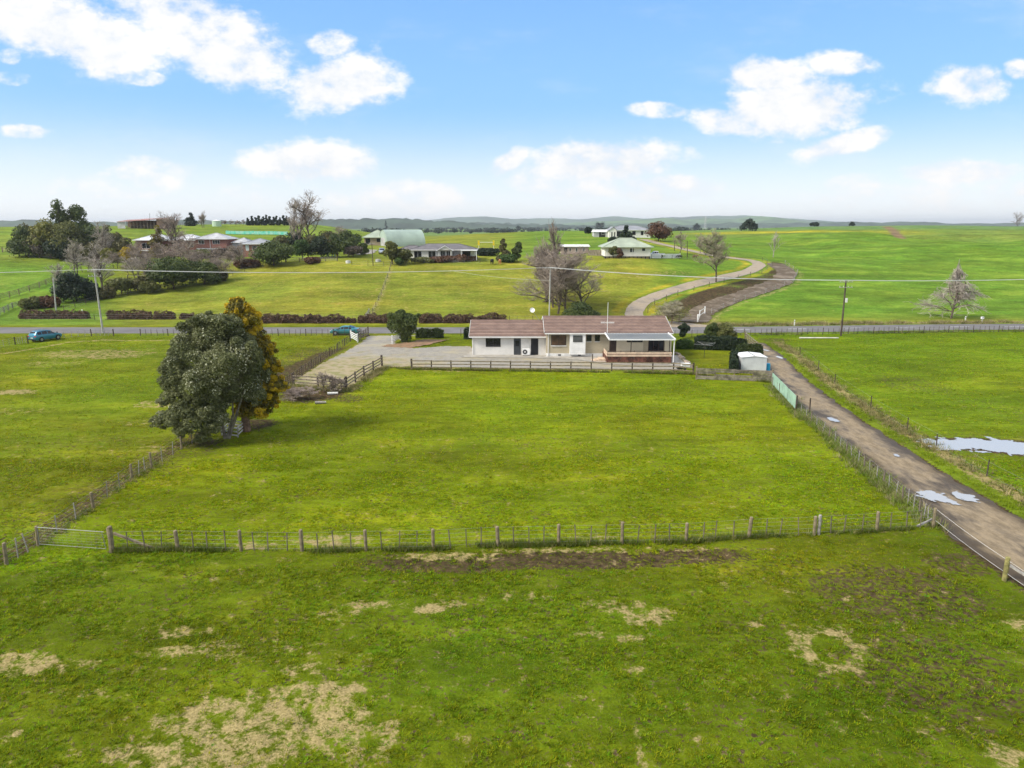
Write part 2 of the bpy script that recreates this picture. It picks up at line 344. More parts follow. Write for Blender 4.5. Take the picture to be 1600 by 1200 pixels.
def masks(X, Y):
    """dry, mud, weight of clover-dark, flatness, base tint"""
    w1 = fbm(X * .9, Y * .9, 21, 4); w2 = fbm(X * .35, Y * .35, 22, 3)
    dry = np.zeros(X.shape); mud = np.zeros(X.shape)
    def ell(px, py, rx, ry, k, tgt):
        c = G(px, py); ax = abs(G(px + rx, py).x - c.x); ay = abs(G(px, py - ry).y - G(px, py + ry).y) / 2
        d = np.hypot((X - c.x) / ax, (Y - c.y) / ay)
        return np.maximum(tgt, k * sst(1.25 - d, 0, .7))
    for e in [(40, 1035, 80, 22, .8), (120, 1040, 40, 14, .6), (285, 985, 50, 12, .6), (280, 1015, 60, 12, .75), (420, 1125, 190, 62, .78), (500, 1085, 90, 30, .75), (560, 1150, 80, 45, .6), (250, 1180, 120, 30, .7), (350, 1175, 160, 40, .7),
              (470, 1045, 60, 14, .55), (15, 1150, 20, 16, .7), (25, 1185, 30, 12, .4), (672, 950, 30, 11, .8), (590, 945, 60, 10, .6), (530, 960, 60, 10, .5), (450, 972, 50, 8, .4), (700, 942, 30, 8, .6), (1000, 958, 60, 20, .72), (935, 940, 40, 12, .55), (920, 985, 35, 9, .6), (985, 995, 35, 9, .6), (990, 1040, 20, 8, .5),
              (1298, 1012, 72, 40, .78), (1180, 975, 9, 5, .9), (1325, 935, 12, 4, .8), (1575, 1180, 40, 30, .75), (1590, 975, 25, 12, .5), (995, 1150, 9, 60, .6), (990, 1080, 10, 25, .35), (1130, 912, 30, 7, .4),
              (520, 844, 75, 13, .75), (400, 852, 50, 8, .6), (940, 838, 60, 8, .45), (150, 553, 110, 9, .6), (80, 568, 60, 6, .4), (20, 612, 45, 5, .75), (250, 630, 45, 7, .65), (210, 660, 30, 6, .35), (30, 640, 60, 8, .3),
              (700, 868, 100, 8, .72), (900, 858, 150, 6, .6), (1060, 856, 80, 5, .5), (380, 1010, 160, 20, .42), (820, 930, 60, 9, .4), (150, 1080, 90, 12, .4), (240, 700, 45, 10, .35), (60, 720, 60, 12, .25), (560, 590, 50, 8, .4), (700, 578, 60, 4, .5)]:
        dry = ell(*e, dry)
    c = G(1298, 1012)
    dry *= 1 - .95 * sst(1.0 - np.hypot((X - c.x) / 1.0, (Y - c.y) / 1.4), 0, .4)
    for e in [(720, 880, 200, 17, .72), (900, 874, 230, 18, .8), (1080, 868, 110, 16, .75), (620, 872, 80, 12, .5), (1400, 925, 170, 60, .60), (1460, 1050, 170, 100, .53), (1500, 880, 70, 22, .6), (1180, 990, 110, 40, .38), (1300, 1060, 120, 30, .36), (620, 970, 120, 14, .34), (480, 1165, 50, 16, .35),
              (230, 735, 90, 28, .4), (300, 700, 70, 20, .45), (400, 662, 38, 11, .85), (330, 690, 26, 7, .7), (490, 614, 62, 15, .95), (545, 622, 30, 8, .6), (470, 560, 40, 24, .5), (505, 570, 30, 20, .35), (1430, 600, 60, 18, .4), (1560, 640, 60, 30, .3), (1480, 720, 90, 22, .45), (1460, 708, 40, 12, .6), (1530, 760, 60, 25, .3),
              (1210, 530, 30, 3, .6), (60, 900, 60, 12, .3), (1250, 545, 30, 4, .4), (600, 745, 500, 20, .12)]:
        mud = ell(*e, mud)
    dl = seg_dist(X, Y, [(p[0] - .8, p[1] + .3) for p in LF[:8]]); mud = np.maximum(mud, .68 * sst(1.35 - dl, 0, .9))
    mud = np.maximum(mud, .42 * sst(5 - dl, 0, 4) * (X < np.interp(Y, [p[1] for p in LF], [p[0] for p in LF])))
    dg = seg_dist(X, Y, pts2((445, 604), (470, 586), (505, 566), (540, 546))); side = X < np.interp(Y, *zip(*pts2((445, 606), (560, 524)))) if False else True
    dg2 = polyd(X, Y, pts2((430, 612), (400, 600), (438, 575), (490, 552), (545, 540), (556, 534), (505, 566), (455, 603)))
    mud = np.maximum(mud, .85 * sst(dg2 + 1.2, 0, 2.2))
    tr = polyd(X, Y, TRACK); mud = np.maximum(mud, sst(tr + 1.0, 0, 1.3))
    gr = polyd(X, Y, GRAVEL); dry = np.maximum(dry, .8 * sst(gr + .9, 0, 1.2))
    v2 = seg_dist(X, Y, VERGE2); dry = np.maximum(dry, .78 * sst(1.3 - v2, 0, 1.1)); mud = np.maximum(mud, .45 * sst(2.6 - v2, 0, 1.8))
    dry = np.maximum(dry, .62 * sst(.55 - seg_dist(X, Y, pts2((1207, 604), (1240, 642))), 0, .4))
    fp = polyd(X, Y, FP); mud = np.maximum(mud, .95 * sst(fp + 1.2, 0, 1.6)); mud = np.maximum(mud, .4 * sst(fp + 5, 0, 5))
    ry = road_y(X); rd = np.abs(Y - ry)
    dry = np.maximum(dry, .55 * sst(4.6 - rd, 0, .9) * (.6 + 1.2 * w2))
    dry = np.maximum(dry, .72 * sst(2.0 - np.abs(Y - (ry + 6.4)), 0, 1.4) * (X > 38))
    dry = np.maximum(dry, .75 * sst(.8 - seg_dist(X, Y, pts2((-80, 566), (0, 553), (60, 543), (110, 534), (160, 531), (240, 532), (330, 530))), 0, .6))
    dry = np.maximum(dry, .5 * sst(.8 - seg_dist(X, Y, pts2((160, 548), (240, 545))), 0, .6))
    # the cut bank beside the lane over the road, and its dirt track
    if EARTH:
        e = polyd(X, Y, EARTH); mud = np.maximum(mud, sst(e + 1.5, 0, 3) * (.80 + 1.6 * fbm(X / 9, Y / 6, 31, 3)))
        e = seg_dist(X, Y, EARTHL); mud = np.maximum(mud, .95 * sst(4.2 - e, 0, 3))
        dry = np.maximum(dry, .52 * sst(1.3 - np.abs(e - 3.6), 0, 1) * ~inpoly(X, Y, EARTH))
    dry = np.maximum(dry, .5 * sst(1.6 - seg_dist(X, Y, DIV), 0, 1.3))
    dry = np.maximum(dry, .45 * sst(4 - seg_dist(X, Y, ptsT((1000, 432), (1060, 425), (1100, 436))), 0, 4))
    red = sst(3.2 - seg_dist(X, Y, RED), 0, 1.5)
    flat = np.minimum(1, sst(tr + 3, 0, 2) + sst(gr + 2, 0, 1.5) + sst(6 - rd, 0, 1.5) + sst(fp + 2, 0, 1.5) + ((Y > 92) & (Y < 112) & (X > -9) & (X < 38)))
    mud = np.maximum(mud, np.where(Y < 60, .25, .13) * (Y < 116) + .10 * sst(w2, .05, .25) * (Y < 60)); dry = np.maximum(dry, .10 * (Y < 60)); dry = np.maximum(dry, .17 * (Y > 135) * (X < .17 * Y) * (X > -.55 * Y) * (Y < 215))
    # field colours
    C = np.zeros(X.shape + (3,)); C[:] = (.128, .161, .0065)
    def put(m, col): C[:] = C * (1 - m[..., None]) + np.array(col) * m[..., None]
    pad = inpoly(X, Y, NF + EF[::-1] + pts2((1100, 585), (640, 574), (598, 573), (540, 607), (452, 606)) + LF[::-1][1:])
    nearN = (~pad) & (Y < np.interp(X, [p[0] for p in NF], [p[1] for p in NF])) & (Y < 60)
    put(nearN.astype(float), (.100, .134, .0050))
    put(pad.astype(float), (.140, .182, .0048))
    rt = (X > np.interp(Y, [p[1] for p in TRK_R][::-1], [p[0] for p in TRK_R][::-1])) & (Y < 135) & (X > 10)
    put(rt.astype(float), (.117, .170, .006))
    ov = sst(Y - ry, 5, 9)
    put(ov, (.185, .205, .022))
    uu = X / np.maximum(Y, 1)
    put(ov * sst(uu, .17, .24) * sst(Y, 130, 150), (.115, .20, .018))
    put(ov * (1 - sst(uu, -.62, -.5)), (.11, .19, .02))
    put(sst(Y, 200, 215) * (1 - sst(uu, -.25, -.1)), (.15, .21, .025))
    put(sst(Y, 205, 225) * sst(uu, -.05, .05) * (1 - sst(uu, .2, .3)), (.12, .20, .02))
    put(sst(Y, 300, 330) * sst(uu, .18, .26), (.14, .20, .03))
    put(sst(Y, 345, 352) * (1 - sst(Y, 385, 392)) * sst(uu, .22, .27) * (1 - sst(uu, .5, .62)), (.27, .27, .022))
    put(sst(Y, 392, 400) * sst(uu, .2, .3), (.12, .20, .055))
    put(sst(Y, 430, 600), (.12, .19, .045))
    bt = (seg_dist(X, Y, VERGE) < .75).astype(float); put(bt, (.12, .165, .010)); mud = mud * (1 - bt)
    ly = sst(1.25 - np.abs(seg_dist(X, Y, LANE) - 3.5), 0, .8) * sst(vnoise(X / 5, Y / 5, 4) + .35, .35, .6)
    put(ly * .85, (.27, .25, .018)); mud = mud * (1 - ly)
    k = (1 + .35 * w2 + .25 * fbm(X / 22, Y / 12, 8, 3))[..., None]; C = C * k
    C = C * np.stack([1 + .35 * fbm(X / 15, Y / 9, 5, 3), np.ones(X.shape), np.ones(X.shape)], -1)
    C = C * (1 - red[..., None]) + np.array((.20, .14, .075)) * red[..., None]
    thin = np.abs(np.sin(0)) + 0 * X
    return np.clip(dry, 0, 1), np.clip(mud, 0, 1), flat, C, nearN

EARTH = EARTHL = None
LANE = ptsT((992, 498), (990, 486), (1002, 472), (1040, 457), (1090, 443), (1135, 433), (1172, 424), (1188, 414), (1176, 407), (1150, 404), (1110, 399), (1070, 390), (1030, 381), (1005, 374))
LANE2 = ptsT((1070, 391), (1030, 388), (1000, 378))
DIV = ptsT((577, 497), (592, 470), (602, 445), (609, 425), (612, 410))
RED = ptsT((1406, 371), (1398, 363), (1384, 354))
EARTH = ptsT((1000, 500), (1040, 478), (1090, 455), (1150, 435), (1190, 425), (1212, 408), (1235, 420), (1238, 434), (1200, 455), (1150, 472), (1100, 500))
EARTHL = ptsT((1085, 503), (1092, 488), (1130, 471), (1180, 455), (1222, 440), (1230, 426), (1212, 412))

DRY, MUD, FLAT, TINT, NEARN = masks(GXX, GYY)
GZ = H(GXX, GYY)
rel = (1 - FLAT) * (GYY < 134)
GZ = GZ + rel * (.16 * fbm(GXX / 2.6, GYY / 2.6, 41, 3) + .10 * fbm(GXX * 1.1, GYY * 1.1, 42, 2) * (GYY < 75)) - rel * .05
GZ = GZ + rel * (MUD > .5) * (GYY < 60) * .16 * fbm(GXX * 2.2, GYY * 2.2, 44, 2)

gm = bpy.data.materials.new('grass_ground'); gm.use_nodes = True; t = NT(gm.node_tree); bs = t.n['Principled BSDF']
bs.inputs['Roughness'].default_value = .9; bs.inputs['Specular IOR Level'].default_value = .03
pos = t.node('ShaderNodeNewGeometry').outputs['Position']
a_t = t.node('ShaderNodeAttribute', attribute_name='field').outputs['Color']
a_m = t.node('ShaderNodeAttribute', attribute_name='cover'); sp = t.node('ShaderNodeSeparateColor'); t.link(a_m.outputs['Color'], sp.inputs[0])
nA, nB, nC = t.noise(pos, .42, 6, .68), t.noise(pos, 1.7, 5, .68), t.noise(pos, 9, 4, .65)
nL = t.noise(t.vmath('MULTIPLY', pos, (.4, 1, 1)), .16, 5, .7)
nS = t.noise(t.vmath('MULTIPLY', pos, (.35, 1, 1)), 1.1, 5, .65)
f = t.math('ADD', t.math('MULTIPLY', t.math('SUBTRACT', nB, .5), 1.5), t.math('MULTIPLY', t.math('SUBTRACT', nC, .5), 1.5))
f = t.math('ADD', f, t.math('MULTIPLY', t.math('SUBTRACT', nS, .5), 1.6))
g1 = t.scale(a_t, t.math('ADD', 1.0, t.math('MULTIPLY', f, .78)))
g1 = t.scale(g1, t.math('ADD', 1.0, t.math('MULTIPLY', t.math('SUBTRACT', nL, .5), 1.95)))
g1 = t.mix(t.sstep(nL, .52, .7), g1, t.vmath('MULTIPLY', g1, (1.25, 1.08, 1.3)))
g1 = t.mix(t.sstep(nA, .5, .72), g1, t.vmath('MULTIPLY', g1, (1.3, 1.1, 1.3)))
g1 = t.mix(t.sstep(nS, .55, .75), g1, t.vmath('MULTIPLY', g1, (.62, .86, .9)))
mudc = t.mix(t.sstep(nB, .35, .65), (.030, .020, .011), (.095, .066, .034)); mudc = t.mix(t.sstep(nC, .55, .75), mudc, (.17, .125, .068))
dryc = t.mix(t.sstep(nC, .3, .7), (.22, .175, .07), (.40, .315, .14))
nz = t.math('ADD', t.math('MULTIPLY', t.math('SUBTRACT', nB, .5), 1.9), t.math('MULTIPLY', t.math('SUBTRACT', nC, .5), .45))
nz = t.math('ADD', nz, t.math('MULTIPLY', t.math('SUBTRACT', nA, .5), .8))
nz = t.math('MULTIPLY', nz, 1.5)
nC2 = t.noise(pos, 4.5, 5, .72)
nzm = t.math('ADD', t.math('MULTIPLY', t.math('SUBTRACT', nC2, .5), 3.0), t.math('MULTIPLY', t.math('SUBTRACT', nB, .5), 1.2))
mf = t.sstep(t.math('ADD', sp.outputs[1], nzm), .42, .68); df = t.sstep(t.math('ADD', t.math('MULTIPLY', sp.outputs[0], .93), nz), .36, .86)
c = t.mix(mf, g1, mudc); c = t.mix(df, c, dryc)
t.link(c, bs.inputs['Base Color'])
bp = t.node('ShaderNodeBump'); bp.inputs['Strength'].default_value = .55; bp.inputs['Distance'].default_value = .12
t.link(t.math('ADD', nC, t.math('MULTIPLY', nB, 1.5)), bp.inputs['Height']); t.link(bp.outputs[0], bs.inputs['Normal'])

nr, nc = GXX.shape
idx = np.arange(nr * nc).reshape(nr, nc)
F = np.stack([idx[:-1, :-1], idx[:-1, 1:], idx[1:, 1:], idx[1:, :-1]], -1).reshape(-1, 4)
one = np.ones(nr * nc)
me = np_mesh('ground', np.stack([GXX, GYY, GZ], -1).reshape(-1, 3), F, gm, True,
             {'field': ('FLOAT_COLOR', np.concatenate([TINT.reshape(-1, 3), one[:, None]], 1)),
              'cover': ('FLOAT_COLOR', np.stack([DRY.ravel(), MUD.ravel(), one * 0, one], 1))})
link('ground', me, kind='structure')

# ---- flush sheets laid on the ground
def strip(name, left, right, m, z=.03, step=.6, across=8, jit=.25, kind='structure', parent=None, seed=0, crown=0.):
    L, Rr = np.array(left, float), np.array(right, float)
    C = (L + Rr) / 2; d = np.concatenate([[0], np.cumsum(np.hypot(*np.diff(C, axis=0).T))]); n = max(2, int(d[-1] / step))
    s = np.linspace(0, d[-1], n)
    l = np.stack([np.interp(s, d, L[:, i]) for i in (0, 1)], 1); r = np.stack([np.interp(s, d, Rr[:, i]) for i in (0, 1)], 1)
    if len(left) > 2:
        k = np.ones(7) / 7
        for q in (l, r):
            for i in (0, 1): q[:, i] = np.convolve(np.pad(q[:, i], 3, 'reflect', reflect_type='odd'), k, 'valid')
    dirv = r - l; dirv /= np.linalg.norm(dirv, axis=1)[:, None] + 1e-9
    l = l - dirv * (fbm(s * .8, s * 0 + seed, seed, 3) * jit * 2)[:, None]; r = r + dirv * (fbm(s * .8, s * 0 + seed + 5, seed + 7, 3) * jit * 2)[:, None]
    tt = np.linspace(0, 1, across)[None, :, None]
    XY = l[:, None] * (1 - tt) + r[:, None] * tt
    Z = H(XY[..., 0], XY[..., 1]) + z + crown * (1 - (2 * tt[..., 0] - 1) ** 2)
    V = np.concatenate([XY, Z[..., None]], -1).reshape(-1, 3); ii = np.arange(n * across).reshape(n, across)
    F = np.stack([ii[:-1, :-1], ii[:-1, 1:], ii[1:, 1:], ii[1:, :-1]], -1).reshape(-1, 4)
    ed = np.repeat(np.linspace(-1, 1, across)[None], n, 0).ravel()
    return link(name, np_mesh(name, V, F, m, True, {'across': ('FLOAT', ed)}), parent, kind=kind)
def patch(name, poly, m, z, cell=.25, jit=.3, kind='structure', seed=1, nscale=1.2, parent=None):
    xs = [p[0] for p in poly]; ys = [p[1] for p in poly]
    gx = np.arange(min(xs) - 1, max(xs) + 1, cell); gy = np.arange(min(ys) - 1, max(ys) + 1, cell)
    X, Y = np.meshgrid(gx, gy); cx, cy = X[:-1, :-1] + cell / 2, Y[:-1, :-1] + cell / 2
    sd = polyd(cx, cy, poly) + jit * 2 * fbm(cx * nscale, cy * nscale, seed, 3)
    keep = sd > 0
    ii = np.arange(X.size).reshape(X.shape); F = np.stack([ii[:-1, :-1], ii[:-1, 1:], ii[1:, 1:], ii[1:, :-1]], -1)[keep]
    used = np.unique(F); mp = np.full(X.size, -1); mp[used] = np.arange(len(used))
    jx = (_h(X, Y, seed) - .5) * cell * .5; jy = (_h(X, Y, seed + 1) - .5) * cell * .5
    XX, YY = X + (jx if jit else 0), Y + (jy if jit else 0)
    V = np.stack([XX, YY, H(XX, YY) + z], -1).reshape(-1, 3)[used]
    return link(name, np_mesh(name, V, mp[F], m, True), parent, kind=kind)

def track_mat(name, a, b, c, ruts=0., sc=1.0, st=(1, 1, 1)):
    m = bpy.data.materials.new(name); m.use_nodes = True; t = NT(m.node_tree); bs = t.n['Principled BSDF']
    bs.inputs['Specular IOR Level'].default_value = .25
    p = t.node('ShaderNodeNewGeometry').outputs['Position']
    p = t.vmath('MULTIPLY', p, st)
    n1, n2, n3 = t.noise(p, .35 * sc, 6, .65), t.noise(p, 1.6 * sc, 6, .7), t.noise(p, 11 * sc, 5, .7)
    col = t.mix(t.sstep(n2, .32, .66), a, b); col = t.mix(t.sstep(n1, .48, .66), col, c); col = t.mix(t.sstep(n3, .3, .75, 0, .5), col, t.scale(col, 1.7))
    if ruts:
        ac = t.node('ShaderNodeAttribute', attribute_name='across').outputs['Fac']; ea = t.math('ADD', t.math('ABSOLUTE', t.math('SUBTRACT', ac, .06)), t.math('MULTIPLY', t.math('SUBTRACT', n2, .5), 1.0)); ea = t.math('ADD', ea, t.math('MULTIPLY', t.math('SUBTRACT', n1, .5), .9))
        col = t.mix(t.math('MULTIPLY', t.sstep(ea, .5, .85), ruts), col, c)
    t.link(col, bs.inputs['Base Color']); t.link(t.sstep(n1, .35, .6, .9, .55), bs.inputs['Roughness'])
    b = t.node('ShaderNodeBump'); b.inputs['Strength'].default_value = .6; b.inputs['Distance'].default_value = .06; t.link(t.math('ADD', n2, t.math('MULTIPLY', n3, .4)), b.inputs['Height'])
    t.link(b.outputs[0], bs.inputs['Normal']); return m
m_track = track_mat('track_mud', (.155, .118, .072), (.25, .192, .118), (.060, .043, .026), .9, 1.3, (1, .35, 1))
m_lane = track_mat('lane_gravel', (.25, .20, .14), (.33, .27, .195), (.2, .165, .12))
m_gravel = track_mat('driveway_gravel', (.205, .19, .16), (.275, .25, .205), (.31, .265, .17), sc=.6)
t = NT(m_gravel.node_tree); bs_ = t.n['Principled BSDF']; old_ = bs_.inputs['Base Color'].links[0].from_socket; gp_ = t.node('ShaderNodeNewGeometry').outputs['Position']; c_ = G(497, 592)
dd_ = t.vmath('LENGTH', t.vmath('MULTIPLY', t.vmath('SUBTRACT', gp_, (c_.x, c_.y, 0)), (.062, .06, 0))); nn_ = t.noise(gp_, .35, 5, .65); n4_ = t.noise(gp_, .8, 4, .6)
ff_ = t.sstep(t.math('SUBTRACT', t.math('ADD', 1.15, t.math('MULTIPLY', t.math('SUBTRACT', nn_, .5), 1.6)), dd_), 0., .5); yc_ = t.mix(t.sstep(n4_, .45, .6), (.34, .27, .15), (.22, .20, .05)); t.link(t.mix(t.math('MULTIPLY', ff_, .9), old_, yc_), bs_.inputs['Base Color'])
m_asph = mat('asphalt', (.165, .155, .15), .85, .12, .25, bump=.2)
m_dirt = track_mat('dirt_track', (.075, .055, .033), (.125, .092, .056), (.18, .135, .08))
xs = np.arange(-420, 421, 6.)
strip('road', [(x, float(road_y(x)) + ROAD_W) for x in xs], [(x, float(road_y(x)) - ROAD_W) for x in xs], m_asph, .03, 2, 6, .08, crown=.05)
road = bpy.data.objects['road']
m_paint = mat('road_paint', (.7, .7, .68), .6, .15, 2)
dash_px = [1250, 1338, 1431, 1524]
x0 = G(1250, 516.5).x
for k in range(-2, 14):
    xc = x0 + k * 10.2; p = [(xc - 1.8, float(road_y(xc - 1.8))), (xc + 1.8, float(road_y(xc + 1.8)))]
    strip('lane_marking', [(a, b + .09) for a, b in p], [(a, b - .09) for a, b in p], m_paint, .088, 2, 2, 0, kind=None, parent=road)
strip('farm_track', TRK_L, TRK_R, m_track, .035, .3, 14, .38, seed=3)
patch('gravel_driveway', GRAVEL, m_gravel, .03, .3, .35, seed=2, nscale=.6)
patch('leaf_litter', pts2((593, 541.5), (640, 544), (672, 538), (700, 531), (658, 531), (640, 535), (620, 537)), mat('fallen_leaves', (.26, .15, .085), .95, .3, 1.2, col2=(.17, .12, .06), bump=.3), .05, .25, .5, seed=9, nscale=1.0)
lane_l = []; lane_r = []
for i, p in enumerate(LANE):
    q0, q1 = LANE[max(0, i - 1)], LANE[min(len(LANE) - 1, i + 1)]; d = Vector((q1[0] - q0[0], q1[1] - q0[1])).normalized(); nrm = (-d.y, d.x); hw = 1.85
    lane_l.append((p[0] + nrm[0] * hw, p[1] + nrm[1] * hw)); lane_r.append((p[0] - nrm[0] * hw, p[1] - nrm[1] * hw))
strip('lane', lane_l, lane_r, m_lane, .07, 1, 7, .2, seed=5)
strip('lane_entrance', [(LANE[0][0] - 2.3, LANE[0][1]), (LANE[0][0] - 4, 127.6)], [(LANE[0][0] + 2.3, LANE[0][1]), (LANE[0][0] + 14, 127.6)], m_lane, .045, 1, 7, .2, seed=5)
e_l = []; e_r = []
for i, p in enumerate(EARTHL):
    q0, q1 = EARTHL[max(0, i - 1)], EARTHL[min(len(EARTHL) - 1, i + 1)]; d = Vector((q1[0] - q0[0], q1[1] - q0[1])).normalized(); nrm = (-d.y, d.x); hw = 2.6
    e_l.append((p[0] + nrm[0] * hw, p[1] + nrm[1] * hw)); e_r.append((p[0] - nrm[0] * hw, p[1] - nrm[1] * hw))
strip('dirt_track', e_l, e_r, m_dirt, .07, 1, 7, .8, seed=8)
m_conc = mat('concrete', (.36, .335, .29), .85, .14, 1.2, bump=.15)
hs = patch('concrete_path', pts2((722, 558.7), (860, 560), (905, 563), (945, 570), (1060, 571), (1062, 556), (900, 548), (738, 548), (734, 552)), m_conc, .075, .3, .0)

# puddles
m_wat = bpy.data.materials.new('puddle_water'); m_wat.use_nodes = True; t = NT(m_wat.node_tree); bs = t.n['Principled BSDF']
bs.inputs['Base Color'].default_value = (.40, .39, .37, 1); bs.inputs['Roughness'].default_value = .2; bs.inputs['IOR'].default_value = 1.33; bs.inputs['Specular IOR Level'].default_value = .9  # milky water, paled further to paint in the white sky's reflection
bs.inputs['Coat Weight'].default_value = .25; bs.inputs['Coat Roughness'].default_value = .04; bs.inputs['Coat IOR'].default_value = 2.2
b = t.node('ShaderNodeBump'); b.inputs['Strength'].default_value = .05; t.link(t.noise(t.node('ShaderNodeNewGeometry').outputs['Position'], 3), b.inputs['Height']); t.link(b.outputs[0], bs.inputs['Normal'])
patch('puddle', FP, m_wat, .03, .12, 1.25, seed=4, nscale=1.4)
for i, (px, py, rx, ry, jt) in enumerate([(1460, 778, 30, 9, .55), (1506, 777, 24, 7, .5), (1302, 657, 9, 3, .16), (1402, 713, 6, 2.4, .18), (1218, 559, 6, 1.8, .2), (1196, 548, 5, 1.2, .2), (1375, 800, 0, 0, 0)][:6]):
    poly = [GX(px + rx * math.cos(a) + ry * .7 * math.sin(a), py + ry * math.sin(a) + rx * .22 * math.cos(a)) for a in np.linspace(0, 2 * math.pi, 14)[:-1]]
    patch('puddle', poly, m_wat, .085, .08 if i < 4 else .15, jt, seed=6 + i, nscale=2.4)

# ---- grass tussocks, real blades
def tufts(name, n, ymin, ymax, size, blades, seed, m, wid):
    g = np.random.default_rng(seed); a = g.random(n * 2)
    Y = np.sqrt(ymin ** 2 + a * (ymax ** 2 - ymin ** 2)); X = (g.random(n * 2) * 2 - 1) * .86 * np.sqrt(Y ** 2 + 18 ** 2) * .98
    dry, mud, flat, C, nn_ = masks(X, Y)
    w1 = fbm(X * 1.1, Y * 1.1, 51, 3); p = (1 - 1.15 * np.maximum(mud, dry)) * (.70 + 1.5 * w1 + .25)
    p = p * (1 - .98 * (polyd(X, Y, TRACK) > .1)) * (1 - (polyd(X, Y, GRAVEL) > -.1)) * (np.abs(Y - road_y(X)) > 3.9)
    p = p * (1 - (polyd(X, Y, FP) > -.3)) * ~((Y > 92.5) & (Y < 109) & (X > -9) & (X < 23))
    k = g.random(n * 2) < p; X, Y, C, nn_, w1 = X[k][:n], Y[k][:n], C[k][:n], nn_[k][:n], w1[k][:n]; n = len(X)
    Z = H(X, Y) - .05
    sz = size * (.6 + 1.0 * g.random(n) ** 1.6) * np.where(nn_, 1.0, .66)
    ang = g.random((n, blades)) * 2 * math.pi; ln = sz[:, None] * (.6 + .7 * g.random((n, blades))); r0 = np.abs(g.normal(size=(n, blades))) * .62 * sz[:, None]; lean = .25 + .9 * g.random((n, blades))
    bx, by = X[:, None] + np.cos(ang) * r0, Y[:, None] + np.sin(ang) * r0; a2 = ang + g.normal(size=(n, blades)) * .7
    tx, ty = bx + np.cos(a2) * ln * lean, by + np.sin(a2) * ln * lean; tz = Z[:, None] + ln * .62
    wv = wid * (.7 + .6 * g.random((n, blades))); sx, sy = -np.sin(a2) * wv, np.cos(a2) * wv; zz = np.repeat(Z[:, None], blades, 1)
    V = np.stack([np.stack([bx - sx, by - sy, zz], -1), np.stack([bx + sx, by + sy, zz], -1), np.stack([tx, ty, tz], -1)], 2).reshape(-1, 3)
    F = np.arange(len(V)).reshape(-1, 3)
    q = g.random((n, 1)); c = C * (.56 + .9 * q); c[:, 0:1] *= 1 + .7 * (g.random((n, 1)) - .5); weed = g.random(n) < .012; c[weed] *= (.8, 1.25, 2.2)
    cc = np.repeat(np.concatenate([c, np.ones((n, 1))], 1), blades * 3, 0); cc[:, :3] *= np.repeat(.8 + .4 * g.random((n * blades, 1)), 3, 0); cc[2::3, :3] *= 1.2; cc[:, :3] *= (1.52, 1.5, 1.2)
    return link(name, np_mesh(name, V, F, m, False, {'field': ('FLOAT_COLOR', cc)}), kind='stuff')
m_blade = bpy.data.materials.new('grass_blades'); m_blade.use_nodes = True; t = NT(m_blade.node_tree); bs = t.n['Principled BSDF']
at = t.node('ShaderNodeAttribute', attribute_name='field').outputs['Color']; t.link(at, bs.inputs['Base Color']); bs.inputs['Roughness'].default_value = .8; bs.inputs['Specular IOR Level'].default_value = .05
tr = t.node('ShaderNodeBsdfTranslucent'); t.link(at, tr.inputs[0]); mx = t.node('ShaderNodeMixShader'); mx.inputs[0].default_value = .35
t.link(bs.outputs[0], mx.inputs[1]); t.link(tr.outputs[0], mx.inputs[2]); t.link(mx.outputs[0], t.n['Material Output'].inputs[0])
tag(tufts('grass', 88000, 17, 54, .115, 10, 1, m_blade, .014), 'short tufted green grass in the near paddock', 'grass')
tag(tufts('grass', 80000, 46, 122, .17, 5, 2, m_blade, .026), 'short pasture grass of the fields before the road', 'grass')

def tuft_line(name, pts, n, spread, size, seed, col, label, wid=.02, blades=9):
    g = np.random.default_rng(seed); P_ = np.array(pts); d = np.concatenate([[0], np.cumsum(np.hypot(*np.diff(P_, axis=0).T))]); s = g.random(n) * d[-1]
    den = fbm(s / 2.2, s * 0 + seed, seed, 3); s = s[den > -.22 + .25 * g.random(len(den))]; n = len(s)
    X = np.interp(s, d, P_[:, 0]) + g.normal(size=n) * spread; Y = np.interp(s, d, P_[:, 1]) + g.normal(size=n) * spread; Z = H(X, Y) - .04
    sz = size * (.5 + 1.0 * g.random(n)); ang = g.random((n, blades)) * 6.283; ln = sz[:, None] * (.6 + .8 * g.random((n, blades))); r0 = np.abs(g.normal(size=(n, blades))) * .35 * sz[:, None]; lean = .2 + .7 * g.random((n, blades))
    bx, by = X[:, None] + np.cos(ang) * r0, Y[:, None] + np.sin(ang) * r0; tx, ty = bx + np.cos(ang) * ln * lean, by + np.sin(ang) * ln * lean; tz = Z[:, None] + ln * .85
    wv = wid * (.7 + .6 * g.random((n, blades))); sx, sy = -np.sin(ang) * wv, np.cos(ang) * wv; zz = np.repeat(Z[:, None], blades, 1)
    V = np.stack([np.stack([bx - sx, by - sy, zz], -1), np.stack([bx + sx, by + sy, zz], -1), np.stack([tx, ty, tz], -1)], 2).reshape(-1, 3)
    c = np.array(col)[g.integers(0, len(col), n)] * (.7 + .6 * g.random((n, 1))); cc = np.repeat(np.concatenate([c, np.ones((n, 1))], 1), blades * 3, 0)
    o = link(name, np_mesh(name, V, np.arange(len(V)).reshape(-1, 3), m_blade, False, {'field': ('FLOAT_COLOR', cc)}), kind='stuff'); return tag(o, label, 'grass')
GR = [(.14, .20, .02), (.17, .22, .03), (.24, .23, .08), (.12, .18, .03)]; ST = [(.30, .25, .11), (.22, .20, .07), (.13, .16, .03), (.36, .30, .15)]
